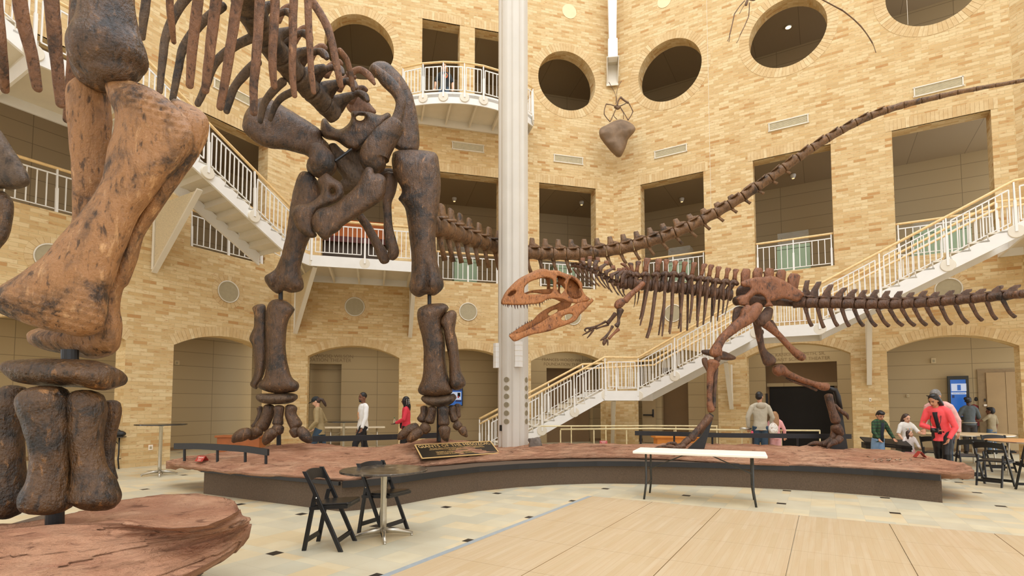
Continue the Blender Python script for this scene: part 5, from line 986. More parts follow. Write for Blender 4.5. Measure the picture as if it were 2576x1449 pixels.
# near rock under the great foreleg
NR = thing('foreleg_rock', 'big red rock slab under the giant foreleg', 'rock', G(300, 1449, .3))
z1 = .72
top = [(-260, 1330), (-60, 1322), (60, 1312), (180, 1290), (300, 1262), (370, 1247), (440, 1243), (505, 1243), (560, 1250), (590, 1262), (600, 1278)]
rim = [(606, 1300), (622, 1322), (618, 1340), (604, 1362), (580, 1388), (540, 1412), (470, 1445), (380, 1480), (250, 1510), (60, 1530), (-200, 1540)]
NK = 150; bk2 = relen([G(x, y, .70) for x, y in top], NK); ft = relen([G(x, y, .50) for x, y in rim][::-1], NK)
cf = [G(x, y, .74) for x, y in ((-260, 1420), (-60, 1340), (60, 1330), (170, 1318), (300, 1318), (420, 1330), (520, 1322), (575, 1302), (596, 1288), (600, 1282))]
cf = relen(cf, NK); mb = MB(); rows = []
for k in range(NK + 1):
    A, Bm, C = bk2[k], cf[k], ft[k]; row = []
    for j in range(15): s = j / 14; p = A.lerp(Bm, s); p = p + V((0, 0, -.05 * sin(pi * s) + .02 * noise.fractal(p * 3, 1, 2, 4))); row.append(p)
    for j in range(1, 37):
        s = j / 36; p = Bm.lerp(C, s); out = V((C.x - A.x, C.y - A.y, 0)); out = out.normalized() if out.length > .01 else V((1, 0, 0)); lay = noise.fractal(V((p.x * 1.5, p.y * 1.5, p.z * 11)), 1, 2.1, 5); st = noise.noise(V((p.x * .8, p.y * .8, p.z * 20)))
        row.append(p + out * (.07 * sin(pi * s) + .055 * lay + .06 * st * sin(pi * min(1, s * 1.1)) + .03 * math.floor(3 * noise.noise(V((p.x * .6, p.y * .6, p.z * 14)))))+ V((0, 0, .01 * lay)))
    C2 = row[-1]; c0 = A.lerp(C, .35); row.append(V((C2.x * .85 + c0.x * .15, C2.y * .85 + c0.y * .15, C2.z - .10))); row.append(V((C2.x * .5 + c0.x * .5, C2.y * .5 + c0.y * .5, C2.z - .16))); row.append(V((A.x, A.y, A.z - .18)))
    rows.append(row)
mb.loft(rows); put(mb, 'rock_slab', M_ROCK, NR)
MB().prism([G(512, 1442, .02), G(470, 1420, .02), G(100, 1390, .02), V((-4.5, 4.6, .02)), V((-4.6, 2.2, .02)), V((-2.2, 2.3, .02))], (0, 0, .36)).build('plinth', M_CURT, NR)
# black bar rails on the rock
def bar_rail(lab, px, d, zt, posts, hgt=.085, grp='low black bar rails on the rock'):
    t = thing('bar_rail', lab, 'rail', P(px[0][0], px[0][1], d[0]), group=grp); n = len(px); pts = [P(x, y, d[0] + (d[1] - d[0]) * i / (n - 1)) for i, (x, y) in enumerate(px)]; pts = [V((p.x, p.y, p.z)) for p in pts]
    c = [V(q) for q in catmull([tuple(p) for p in pts], 6)]; m = MB(); rg = []
    for i, p in enumerate(c):
        tt = (c[min(i + 1, len(c) - 1)] - c[max(i - 1, 0)]).normalized(); nn = V((tt.y, -tt.x, 0)).normalized() * .02; u = V((0, 0, hgt)); rg.append([p + nn, p + nn - u, p - nn - u, p - nn])
    m.loft(rg).build('bar', M_BLACK, t)
    for x, y0, y1 in posts:
        u = (x - px[0][0]) / (px[-1][0] - px[0][0]); dd = d[0] + (d[1] - d[0]) * u + .03; MB().tube([P(x, y0, dd), P(x, y1, dd)], .022, 12).build('post', M_BLACK, t)
bar_rail('black bar rail curving over the rock tip beside the red sign', [(440, 1115), (500, 1115), (560, 1118), (620, 1122), (675, 1130)], (9.2, 8.35), 0, [(464, 1130, 1160), (547, 1132, 1164), (617, 1134, 1172), (669, 1140, 1182)], .1)
bar_rail('black bar rail behind the two hind feet', [(786, 1097), (860, 1096), (930, 1094), (1000, 1092), (1130, 1087)], (11.2, 12.2), 0, [(808, 1105, 1122), (911, 1106, 1124)], .12)
bar_rail('long black bar rail behind the carnivore feet', [(1597, 1084), (1700, 1086), (1800, 1089), (1900, 1090), (2020, 1091), (2141, 1092)], (12.2, 11.3), 0, [(1612, 1090, 1116), (1696, 1092, 1118), (1792, 1095, 1122), (1895, 1097, 1128), (2006, 1098, 1128)], .1)
bar_rail('short black bar rail glimpsed between the great foot bones', [(60, 1192), (130, 1191), (200, 1190)], (4.6, 4.5), 0, [(70, 1200, 1262), (190, 1200, 1262)], .1)
# ------------------------------------------------------------------ dance floor
M_DF = NT('pale maple boards')
def _df():
    k = M_DF; uv = k.n('ShaderNodeTexCoord').outputs['UV']; mp = k.n('ShaderNodeMapping'); k.inp(mp, 'Vector', uv); mp.inputs['Scale'].default_value = (26, 1.2, 1)
    n = k.noise(mp.outputs[0], 1.0, 4, .6); b = k.n('ShaderNodeTexBrick', offset=.37); m2 = k.n('ShaderNodeMapping'); k.inp(m2, 'Vector', uv); m2.inputs['Rotation'].default_value = (0, 0, pi / 2); k.inp(b, 'Vector', m2.outputs[0])
    b.inputs['Scale'].default_value = 1; b.inputs['Brick Width'].default_value = .96; b.inputs['Row Height'].default_value = .058; b.inputs['Mortar Size'].default_value = .0009; b.inputs['Color1'].default_value = (*srgb(206, 186, 154), 1); b.inputs['Color2'].default_value = (*srgb(198, 176, 140), 1); b.inputs['Mortar'].default_value = (*srgb(178, 150, 110), 1)
    c = k.mix(k.ramp(n, [(.35, 0), (.7, .5)]), b.outputs['Color'], srgb(192, 160, 118)); return k.out(c, .38, 0, None, .4)
M_DF = _df(); M_SILV = plain('aluminium edge', srgb(178, 188, 192), .4, .3, .05, 20)
GP = lambda a, c, z=0: V((dirA.x * a + dirC.x * c, dirA.y * a + dirC.y * c, z))
DFL = thing('dance_floor', 'pale maple panel dance floor laid over the stone tiles', 'dance floor', GP(5, 0))
PW = .962
for i in range(6):
    for j in range(7):
        c0 = -3.2 + i * PW; a1 = 7.94 - j * PW; g = .004; p = [GP(a1 - PW + g * .4, c0 + g), GP(a1 - PW + g * .4, c0 + PW - g), GP(a1 - g * .4, c0 + PW - g), GP(a1 - g * .4, c0 + g)]
        if p[0].y < .4: continue
        mb = MB(); uvs = [(a1 - PW, c0), (a1 - PW, c0 + PW), (a1, c0 + PW), (a1, c0)]; mb.add([q + V((0, 0, .014)) for q in p], [(0, 1, 2, 3)], 0, [[(q[1], q[0]) for q in uvs]])
        mb.add([q + V((0, 0, z)) for q in p for z in (.001, .014)], [(0, 2, 3, 1), (2, 4, 5, 3), (4, 6, 7, 5), (6, 0, 1, 7)], 0, [[(0, 0)] * 4] * 4); mb.build('panel', M_DF, DFL)
MB().prism([GP(1.2, -3.27, .001), GP(1.2, -3.2, .001), GP(7.94, -3.2, .001), GP(7.94, -3.27, .001)], (0, 0, .012)).build('edge_strip', M_SILV, DFL, label='silver edge strip')
MB().prism([GP(7.94, -3.2, .001), GP(7.94, 2.57, .001), GP(7.97, 2.57, .001), GP(7.97, -3.2, .001)], (0, 0, .008)).build('edge_strip', M_SILV, DFL)
# ------------------------------------------------------------------ chairs and tables
M_BLK = plain('black resin', srgb(24, 23, 23), .4, 0, .15, 20, .05); M_VINYL = plain('black vinyl', srgb(30, 29, 28), .33, 0, .2, 12); M_STEEL = plain('brushed steel', srgb(196, 190, 176), .3, .9, .06, 30); M_WHT = plain('white plastic top', srgb(240, 236, 224), .5, 0, .03, 5); M_OAK = plain('orange oak', srgb(190, 120, 62), .45, 0, .12, 6)
def marble_mat():
    k = NT('dark stone laminate'); c = k.coord('Object'); n = k.noise(c, 9, 6, .65, 1.2); col = k.ramp(n, [(.35, srgb(58, 52, 46)), (.55, srgb(82, 74, 64)), (.68, srgb(150, 136, 116))]); return k.out(col, .16)
M_MARB = marble_mat()
def make_chair():
    t = thing('folding_chair', 'x', 'chair'); W_ = .215
    m = MB(); m.prism([V((-.10, -W_ + .03, .435)), V((.25, -W_ + .03, .455)), V((.27, -W_ + .07, .455)), V((.27, W_ - .07, .455)), V((.25, W_ - .03, .455)), V((-.10, W_ - .03, .435))], (0, 0, .025)); m.build('seat', M_VINYL, t, bevel=.008)
    m = MB(); m.bar((-.13, -W_ + .02, .42), (.25, -W_ + .02, .44), .025, .03).bar((-.13, W_ - .02, .42), (.25, W_ - .02, .44), .025, .03).bar((.24, -W_ + .02, .44), (.24, W_ - .02, .44), .025, .03); m.build('seat_frame', M_BLK, t)
    for s in (-1, 1):
        y = s * W_; MB().loft([[V((x, y + a, z)) + V((b, 0, 0)) for a, b in ((-.012, -.024), (.012, -.024), (.012, .024), (-.012, .024))] for x, z in ((.20, 0), (.09, .24), (-.02, .47), (-.10, .64), (-.172, .775), (-.18, .79))]).build('front_leg', M_BLK, t, bevel=.005)
        y = s * (W_ - .035); MB().loft([[V((x + b, y + a, z)) for a, b in ((-.011, -.022), (.011, -.022), (.011, .022), (-.011, .022))] for x, z in ((-.185, 0), (-.14, .25), (-.095, .5), (-.08, .56))]).build('rear_leg', M_BLK, t, bevel=.004)
        MB().ball((-.015 - .035, s * (W_ + .014), .53), .009, 8, 6).build('rivet', M_CHROME, t)
    MB().bar((.155, -W_, .1), (.155, W_, .1), .02, .045).build('stretcher', M_BLK, t); MB().bar((-.168, -W_ + .03, .1), (-.168, W_ - .03, .1), .02, .045).build('stretcher', M_BLK, t)
    rg = []
    for i in range(11):
        u = i / 10 * 2 - 1; x = -.172 - .03 * (1 - u * u); zt = .775 + .02 * (1 - u * u); zb = .665 + .03 * (1 - u * u); y = u * (W_ - .01); rg.append([V((x - .008 + .035, y, zb)), V((x + .008 + .035, y, zb)), V((x + .008, y, zt)), V((x - .008, y, zt))])
    MB().loft(rg).build('backrest', M_BLK, t); return t
CH0 = make_chair(); first = [True]
def chair(p, hd, lab, grp=None):
    rz = atan2(hd[1], hd[0])
    if first[0]: o = CH0; first[0] = False
    else: o = dup(CH0)
    o.location = (p[0], p[1], 0); o.rotation_euler = (0, 0, rz); o['label'] = lab; o['group'] = grp or 'black folding chairs'; return o
chair((-1.89, 5.54), (1, -.03), 'black folding chair on the side of the stone-topped table nearest the great foot')
chair((-1.50, 6.18), (.86, -.40), 'black folding chair half behind the stone-topped table, against the plinth')
chair((8.70, 9.62), (.9, .44), 'black folding chair seen side on at the tip of the red rock platform')
chair((8.86, 8.98), (.35, .94), 'black folding chair seen from behind at the orange topped table, cut by the picture edge')
chair((9.05, 10.5), (.45, .9), 'black folding chair between the coral jacket woman and the orange topped table')
chair((9.05, 11.35), (.8, .6), 'black folding chair right behind the coral jacket woman, by the pale table')
chair((10.75, 11.75), (-.3, -.95), 'black folding chair on the far side of the orange topped table')
def pedestal(lab, c, h, r, grp=None, arms=(.3, 1.9, 3.4, 5.0), mat=None):
    t = thing('pedestal_table', lab, 'table', c, group=grp); c = V((c[0], c[1], 0))
    MB().lathe(c + V((0, 0, h)), [(r * .94, -.026), (r, -.022), (r, -.004), (r * .985, 0)], 64).build('table_top', mat or M_MARB, t); MB().lathe(c, [(.036, .07), (.034, .2), (.034, h - .06), (.05, h - .045), (.13, h - .027)], 24).build('column', M_STEEL, t, smooth=True)
    for a in arms:
        d = V((cos(a), sin(a), 0)); ft = MB().tube([c + V((0, 0, .085)), c + d * .12 + V((0, 0, .075)), c + d * .32 + V((0, 0, .03))], [(.028, .035), (.024, .03), (.016, .014)], 10, up=(0, 0, 1)); ft.lathe(c + d * .31, [(.014, 0), (.016, .012), (.012, .024)], 12); ft.build('foot', M_STEEL, t, smooth=True)
    return t
c = G(964, 1352); pedestal('round stone-topped table on a steel pedestal with two black chairs', (c.x, c.y, 0), .745, .475)
c = G(401, 1196); pedestal('tall round cocktail table by the brick pier and red sign', (c.x, c.y, 0), 1.065, .47, 'tall cocktail tables', (.5, 2.0, 3.7, 5.3), plain('black table top', srgb(40, 38, 34), .2))
c = P(865, 1060, 15); pedestal('tall round cocktail table between the cap woman and the white shirt man', (c.x, c.y, 0), 1.0, .45, 'tall cocktail tables', (.5, 2.0, 3.7, 5.3), plain('black laminate', srgb(40, 38, 34), .2))
def trestle(lab, cn, z, th, mat, legm, leg_in=.25, grp=None, name='folding_table'):
    """cn: near-a, near-b, far-b, far-a corners on the level of the top"""
    cn = [V((q.x, q.y, z)) for q in cn]; o = sum(cn, V((0, 0, 0))) / 4; t = thing(name, lab, 'table', (o.x, o.y, 0), group=grp)
    MB().prism([q - V((0, 0, th)) for q in cn], (0, 0, th)).build('table_top', mat, t, bevel=.012); x = (cn[1] - cn[0]); y = (cn[3] - cn[0])
    for u in (leg_in / 2, 1 - leg_in / 2):
        s = 1 if u < .5 else -1
        for v in (.14, .86):
            p = cn[0] + x * u + y * v; k = y.normalized() * (.03 if v < .5 else -.03); MB().tube([V((p.x, p.y, z - th)), V((p.x, p.y, z * .45)), V((p.x, p.y, z * .3)) - k, V((p.x, p.y, .0)) - k * 1.6 - x.normalized() * .03 * s], .016, 10).build('leg', legm, t, smooth=True)
        a = cn[0] + x * u + y * .14; b = cn[0] + x * u + y * .86; MB().tube([V((a.x, a.y, z * .3)), V((b.x, b.y, z * .3))], .011, 8).build('crossbar', legm, t)
        m_ = cn[0] + x * (.42 if u < .5 else .58) + y * .5; MB().tube([V((m_.x, m_.y, z - th)), V(((a.x + b.x) / 2, (a.y + b.y) / 2, z * .58))], .009, 8).build('brace', legm, t)
    return t
trestle('long white plastic folding table standing before the curved plinth', [G(1591, 1134, .745), G(1931, 1146, .745), G(1926, 1136, .745), G(1610, 1125, .745)], .745, .045, M_WHT, plain('dark grey tube', srgb(64, 64, 60), .4, .4, .06, 20), .2)
trestle('long pale folding table in the arch behind the white shirt man', [P(812, 1078, 16.3), P(969, 1075, 16.6), P(968, 1072, 17.2), P(815, 1074, 17.0)], .78, .04, plain('steel edged laminate', srgb(222, 206, 176), .4, 0, .04, 5), M_STEEL)
trestle('table end showing beside the great foot bones', [V((-9.6, 11.9, 0)), V((-8.92, 12.15, 0)), V((-9.1, 12.75, 0)), V((-9.8, 12.5, 0))], .74, .03, plain('dark laminate', srgb(58, 50, 42), .3), plain('dark tube', srgb(40, 38, 36), .4, .4, .06, 20))
t = thing('bag', 'black bag on the table end beside the great foot bones', 'bag', (-9.05, 12.2, .74)); MB().ball((-9.05, 12.2, .80), (.16, .1, .075), 16, 10).build('bag_body', M_BLK, t, smooth=True); MB().tube([V((-9.13, 12.2, .84)), V((-9.05, 12.18, .9)), V((-8.97, 12.2, .84))], .012, 8).build('strap', M_BLK, t, smooth=True)
def round_banquet(lab, c, r, z, col):
    t = thing('banquet_table', lab, 'table', c); c = V((c[0], c[1], 0)); MB().lathe(c + V((0, 0, z)), [(r - .01, -.024), (r, -.02), (r, -.003), (r - .004, 0)], 64).build('table_top', plain('table ply ' + lab[:12], col, .35, 0, .08, 4), t); MB().lathe(c + V((0, 0, z)), [(r - .03, -.03), (r + .003, -.026), (r + .003, -.006)], 64).build('metal_rim', M_STEEL, t)
    for a in (.6, 2.2, 3.8, 5.3): d = V((cos(a), sin(a), 0)) * r * .55; MB().tube([c + d + V((0, 0, z - .02)), c + d * 1.1], .016, 10).build('leg', M_STEEL, t)
round_banquet('round banquet table with an orange wood top among black chairs', (10.55, 10.6, 0), .84, .745, srgb(216, 158, 100)); round_banquet('large round table with a pale wood top behind the black chairs', (11.1, 13.0, 0), .92, .76, srgb(226, 200, 156))
# benches in the arches, low ramp rail
def bench(lab, pa, pb, d, z, col, dep=.45):
    a, b = P(pa, 1000, d), P(pb, 1000, d); a.z = b.z = 0; x = (b - a).normalized(); y = V((-x.y, x.x, 0)); t = thing('bench', lab, 'bench', (a + b) / 2); mt = plain('bench ' + lab[:14], col, .45, 0, .1, 6)
    MB().prism([a - x * .06 - y * .04 + V((0, 0, z - .06)), b + x * .06 - y * .04 + V((0, 0, z - .06)), b + x * .06 + y * dep + V((0, 0, z - .06)), a - x * .06 + y * dep + V((0, 0, z - .06))], (0, 0, .06)).build('top', mt, t, bevel=.015); MB().prism([a, b, b + y * (dep - .06), a + y * (dep - .06)], (0, 0, z - .06)).build('body', mt, t)
bench('orange brown wooden bench in the arch behind the spread hind foot', 549, 655, 15.0, .60, srgb(170, 98, 50)); bench('orange panelled low bench behind the carnivore foot', 1652, 1766, 14.4, .62, srgb(206, 128, 44))
t = thing('ramp_rail', 'thin cream pipe rail in front of the arches beneath the stair', 'rail', P(1410, 1100, 13.6)); rp = [P(1410, 1080, 13.8), P(1640, 1078, 13.9), P(1866, 1082, 13.6), P(2062, 1083, 13.0)]; M_PIPE = plain('cream pipe', srgb(222, 206, 160), .45)
MB().tube(rp, .022, 10).build('top_rail', M_PIPE, t, smooth=True)
for x, d in ((1410, 13.8), (1494, 13.83), (1576, 13.87), (1696, 13.85), (1866, 13.6), (1965, 13.3), (2062, 13.0)): p = P(x, 1082, d); MB().tube([V((p.x, p.y, 0)), V((p.x, p.y, p.z))], .017, 8).build('post', M_PIPE, t)
t = thing('ramp_rail', 'second thin pipe rail close to the brick, partly hidden by the first', 'rail', P(1410, 1100, 15.4)); MB().tube([P(1360, 1072, 15.4), P(1640, 1071, 15.6), P(1805, 1072, 15.0)], .02, 8).build('top_rail', M_PIPE, t)
for x, d in ((1437, 15.45), (1524, 15.5), (1700, 15.4), (1803, 15.0)): p = P(x, 1072, d); MB().tube([V((p.x, p.y, 0)), V((p.x, p.y, p.z))], .016, 8).build('post', M_PIPE, t)
# ------------------------------------------------------------------ signs on the rock
M_GOLD = plain('gold lettering', srgb(226, 190, 128), .35, .3, .05, 20); M_PLQ = plain('dark bronze plate', srgb(44, 38, 30), .35, .3, .1, 20)
bl, br = on_rock(1061.8, 1153.5, .0), on_rock(1255.8, 1140, .0); bl, br = G(1061.8, 1153.5, bl.z + .03), G(1255.8, 1140, br.z + .03); tl, tr = P(1042, 1120.6, bl.y + .36), P(1234.3, 1109.2, br.y + .36); xd = (br - bl).normalized(); yd0 = ((tl - bl) + (tr - br)) / 2; nd = xd.cross(yd0).normalized(); yd = nd.cross(xd).normalized(); Wp = (br - bl).length; Hp = yd0.dot(yd)
PQ = thing('plaque', 'dark bronze plaque with gold lettering leaning on the red rock before the straight hind leg', 'plaque', bl)
sh = xd * (yd0.dot(xd)); cor = [bl, br, br + yd * Hp + sh, bl + yd * Hp + sh]
MB().prism([q - nd * .04 for q in cor], nd * .04).build('plate', M_PLQ, PQ)
m = MB()
for i in range(4): m.bar(cor[i] + nd * .002, cor[(i + 1) % 4] + nd * .002, .022, .012, nd)
m.build('rim', M_GOLD, PQ)
def ptext(s, u, v, size, nm='lettering', sp=1):
    k = v / Hp; o = bl + xd * u + yd * v + sh * k + nd * .003; return place(glyphs(s, size, M_GOLD, nm, 'CENTER', .002, 0, sp), PQ, Matrix.Translation(o) @ Matrix((xd, yd, nd)).transposed().to_4x4())
ct = Wp * .5
ptext('GIANTS OF THE MESOZOIC', ct, Hp * .83, .128)
for s, v, sz in (('This scene depicts a dramatic moment among Argentinosaurus, Giganotosaurus,', .66, .036), ("and pterosaurs from South America's Patagonia during the Late Cretaceous Period.", .575, .036), ('This exhibit was made possible by', .49, .032), ('THE ROBERT W. WOODRUFF FOUNDATION \u2022 THE RANKIN SMITH FAMILY', .38, .03), ('THE RICH FOUNDATION \u2022 THE FRANCES WOOD WILSON FOUNDATION', .30, .03), ('THE PRICE GILBERT JR. CHARITABLE FUND \u2022 THE GOIZUETA FOUNDATION', .21, .03)): ptext(s, ct, Hp * v, sz)
M_RED = plain('red card', srgb(168, 52, 42), .5, 0, .05, 10); M_CARD = plain('white print', srgb(244, 232, 216), .5)
def tent(lab, p, rz, w=.17, h=.085):
    t = thing('warning_sign', lab, 'sign', p, group='red tent cards on the rock'); X = V((cos(rz), sin(rz), 0)); Y = V((-sin(rz), cos(rz), 0)); p = V(p); up = V((0, 0, 1))
    for s in (-1, 1):
        a, b = p - X * w / 2 + Y * s * h * .75, p + X * w / 2 + Y * s * h * .75; MB().prism([a, b, p + X * w / 2 + up * h, p - X * w / 2 + up * h], up * .004 + Y * s * .004).build('panel', M_RED, t)
    n = (-Y * h + up * h * .75).normalized(); y = (Y * .75 * h + up * h).normalized()
    for s, v, z in (('FRAGILE', .72, .034), ('Please do', .42, .02), ('not touch', .2, .02)): o = p - Y * h * .75 + (Y * .75 * h + up * h) * v + n * .006; place(glyphs(s, z, M_CARD, 'lettering', 'CENTER', .001), t, Matrix.Translation(o) @ Matrix((X, y, n)).transposed().to_4x4())
tent('red FRAGILE tent card on the rock tip under the bar rail', tuple(on_rock(508, 1162, .012)), -.35); tent('faded red FRAGILE tent card beyond the cream column', tuple(on_rock(1518, 1119, .012)), -.02, .19, .09); tent('red tent card near the reading panel, seen end on', tuple(on_rock(2314, 1152, .012)), 1.25, .15, .1)
RP = thing('reading_panel', 'long black low reading panel on the rock before the children', 'sign', on_rock(2235, 1132)); a, b = on_rock(2176, 1129, .005), on_rock(2296, 1138, .005); up = V((0, 0, 1)); bkd = V((.15, .4, 0))
MB().prism([a + up * .13, b + up * .09, b + bkd + up * .2, a + bkd + up * .22], up * .035).build('panel', M_BLACK, RP, bevel=.006); x = (b - a)
for u in (0.02, .78): p = a + x * u; MB().prism([p, p + x * .2, p + x * .2 + up * (.12 - .03 * u), p + up * (.14 - .03 * u)], bkd * .9).build('foot', M_BLACK, RP)
MB().prism([a + up * .13, b + up * .09, b + up * .045, a + up * .085], V((0, .03, 0))).build('lip', M_BLACK, RP)
# grey boulder at the column foot, dry leaves on the rock
def boulder(name, lab, cat, c, r, mat, seed, n=20, par=None):
    mb = MB(); rings = []; c = V(c)
    for i in range(n // 2 + 1):
        a = pi * i / (n // 2); a = min(max(a, .05), pi - .05); ring = []
        for j in range(n):
            q = V((sin(a) * cos(2 * pi * j / n), sin(a) * sin(2 * pi * j / n), -cos(a))); f = 1 + .35 * noise.noise(q * 1.3 + V((seed, 0, 0))) ; q = V((max(-.72, min(.72, q.x)) * 1.2, max(-.72, min(.72, q.y)) * 1.2, max(-.75, min(.72, q.z)) * 1.2)); ring.append(c + V((q.x * r[0], q.y * r[1], q.z * r[2])) * f)
        rings.append(ring)
    mb.loft(rings); return tag(put(mb, name, mat, par), lab, cat)
p = on_rock(1347, 1124); boulder('grey_stone', 'small grey stone standing on the rock at the column foot', 'stone', p + V((0, .1, .07)), (.15, .13, .13), plain('grey stone', srgb(112, 102, 92), .8, 0, .3, 14, .4), 3)
mb = MB()
for i in range(40):
    q = on_rock(2225 + random.gauss(20, 32), 1158 + random.gauss(0, 3), .006); r = random.uniform(.02, .05); a = random.uniform(0, 6); d = V((cos(a), sin(a), 0)) * r; e = V((-sin(a), cos(a), 0)) * r * .35; mb.add([q - d, q - e + V((0, 0, .012)), q + d, q + e + V((0, 0, .015))], [(0, 1, 2, 3)])
tag(mb.build('dry_leaves', plain('grey dry leaves', srgb(150, 134, 112), .8, 0, .3, 8)), 'scatter of grey dry leaves on the rock near the red card', 'leaves', None, 'stuff')
# ------------------------------------------------------------------ screens, lifts, small wall fittings
def emit(name, col, s=1.0): k = NT(name); k.b.inputs['Emission Color'].default_value = (*col, 1); k.b.inputs['Emission Strength'].default_value = s; return k.out(tuple(c * .3 for c in col), .3)
M_SCB, M_SCW, M_SCD = emit('blue screen', srgb(34, 92, 168), .75), emit('white screen', srgb(206, 214, 232), .6), emit('dark blue screen', srgb(16, 42, 96), .5); M_KIO = plain('dark kiosk frame', srgb(50, 48, 40), .5)
def quad(W, px, off, mat, name, par, th=.004): # a thin sheet between two picture corners on a plane along a wall
    (x0, y0), (x1, y1) = px; xm, ym = (x0 + x1) / 2, (y0 + y1) / 2; a0 = W.pix(x0, ym, off)[0]; a1 = W.pix(x1, ym, off)[0]; z0 = W.pix(xm, y1, off)[1]; z1 = W.pix(xm, y0, off)[1]
    m = MB(); m.prism([W.pt(a0, z0, off), W.pt(a1, z0, off), W.pt(a1, z1, off), W.pt(a0, z1, off)], W.nn * th); return m.build(name, mat, par)
KO = -3.3
K1 = thing('kiosk', 'tall dark framed kiosk with a blue screen in the far arch', 'kiosk', WC.pt(*WC.pix(2410, 1000, KO), KO)); quad(WC, ((2384, 946), (2437, 1056)), KO, M_KIO, 'frame', K1, .1); s_ = quad(WC, ((2392, 955), (2431, 1048)), KO + .1, M_SCB, 'screen', K1, .006)
quad(WC, ((2393, 965), (2431, 984)), KO + .108, M_SCW, 'map_panel', s_); quad(WC, ((2393, 987), (2431, 992)), KO + .108, M_SCW, 'title_strip', s_); quad(WC, ((2408, 968), (2417, 982)), KO + .113, M_SCB, 'map_shape', s_); quad(WC, ((2395, 994), (2401, 1001)), KO + .108, M_SCD, 'icon', s_); quad(WC, ((2394, 1038), (2430, 1047)), KO + .108, plain('photo strip', srgb(150, 130, 124), .4, 0, .4, 20), 'photo_strip', s_)
wtext('TODAY AT FERNBANK', WC, 2412, 989.5, KO + .112, .03, M_SCD, 'lettering', s_)
TV = thing('wall_screen', 'blue wall screen half hidden behind the straight hind ankle', 'screen', WB.pt(*WB.pix(1140, 1000, -2.9), -2.9)); quad(WB, ((1106, 976), (1164, 1021)), -2.95, plain('screen case', srgb(22, 32, 52), .4), 'case', TV, .05); s_ = quad(WB, ((1108, 978), (1162, 1019)), -2.9, M_SCB, 'screen', TV)
quad(WB, ((1112, 986), (1160, 1007)), -2.893, M_SCW, 'picture', s_); quad(WB, ((1108, 978), (1162, 983)), -2.893, M_SCD, 'header', s_); quad(WB, ((1151, 988), (1158, 998)), -2.888, M_DARK, 'figure', s_); quad(WB, ((1146, 1006), (1161, 1011)), -2.888, M_SCD, 'caption', s_); quad(WB, ((1151, 996), (1155, 1001)), -2.885, plain('red accent', srgb(200, 60, 70), .4), 'accent', s_)
EL = thing('elevator', 'tan elevator doors in the far arch beside the kiosk', 'elevator', WC.pt(*WC.pix(2520, 1085, -3.38), -3.38)); M_EL = plain('tan metal door', srgb(172, 144, 104), .45, 0, .05, 3)
quad(WC, ((2461, 928), (2590, 1090)), -3.39, plain('elevator frame', srgb(150, 126, 92), .5), 'frame', EL, .03); quad(WC, ((2483, 937), (2531, 1092)), -3.36, M_EL, 'door_panel', EL, .03); quad(WC, ((2532, 935), (2590, 1092)), -3.36, M_EL, 'door_panel', EL, .03); quad(WC, ((2476, 1003), (2480, 1010)), -3.34, M_BLACK, 'call_plate', EL); quad(WC, ((2475, 1017), (2483, 1022)), -3.34, M_CARD, 'notice', EL)
def fitting(name, lab, cat, W, px, off, mat, th=.04, grp=None, knob=True):
    t = thing(name, lab, cat, W.pt(*W.pix((px[0][0] + px[1][0]) / 2, (px[0][1] + px[1][1]) / 2, off), off), group=grp); quad(W, px, off, mat, 'housing', t, th)
    if knob:
        (x0, y0), (x1, y1) = px; quad(W, ((x0 + (x1 - x0) * .3, y0 + (y1 - y0) * .3), (x1 - (x1 - x0) * .2, y1 - (y1 - y0) * .2)), off + th, M_GREY, 'face', t)
M_BEIGE = plain('beige fitting', srgb(206, 186, 146), .5)
fitting('wall_speaker', 'beige strobe box high in the arch behind the cocktail table', 'wall box', WA, ((439, 907), (450, 918)), -4.08, M_BEIGE); fitting('wall_speaker', 'beige strobe box high in the far arch near the kiosk', 'wall box', WC, ((2342, 901), (2354, 914)), -3.38, M_BEIGE); fitting('wall_outlet', 'white electric outlet on the brick pier by the cocktail table', 'outlet', WA, ((373, 1119), (384, 1132)), .0, M_CARD, .012); fitting('alarm_pull', 'small box on the panel wall above the girl in white', 'wall box', WC, ((2280, 992), (2287, 999)), -3.38, M_BEIGE); fitting('thermostat', 'small white thermostat on the brick pier above the boy', 'thermostat', WC, ((2186, 1001), (2192, 1010)), .0, M_CARD, .02)
t = thing('intercom', 'black strip panel beside the dark theater entrance', 'wall box', WC.pt(*WC.pix(1930, 1010, -2), -2)); quad(WC, ((1926.5, 990), (1932, 1018)), -1.995, M_BLACK, 'plate', t, .02)
# gallery display cases
M_SAGE = plain('sage green cabinet', srgb(150, 170, 138), .6, 0, .06, 3)
def case(lab, W, x0, x1, y0, off, glass=None, dep=.6):
    a0 = W.pix(x0, 660, off)[0]; a1 = W.pix(x1, 660, off)[0]; z1 = W.pix((x0 + x1) / 2, y0, off)[1]; t = thing('display_case', lab, 'display case', W.pt(a0, Z2, off), group='sage green display cases in the gallery')
    MB().prism([W.pt(a0, Z2, off), W.pt(a1, Z2, off), W.pt(a1, Z2, off - dep), W.pt(a0, Z2, off - dep)], (0, 0, z1 - Z2)).build('cabinet', M_SAGE, t); m = MB()
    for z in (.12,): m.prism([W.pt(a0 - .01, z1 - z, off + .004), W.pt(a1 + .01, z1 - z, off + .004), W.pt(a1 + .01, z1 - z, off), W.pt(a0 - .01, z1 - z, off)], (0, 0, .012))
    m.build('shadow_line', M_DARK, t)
    if glass: MB().prism([W.pt(a0 + .03, z1, off - .03), W.pt(a1 - .03, z1, off - .03), W.pt(a1 - .03, z1, off - dep + .03), W.pt(a0 + .03, z1, off - dep + .03)], (0, 0, glass)).build('glass_cover', M_GLASS, t)
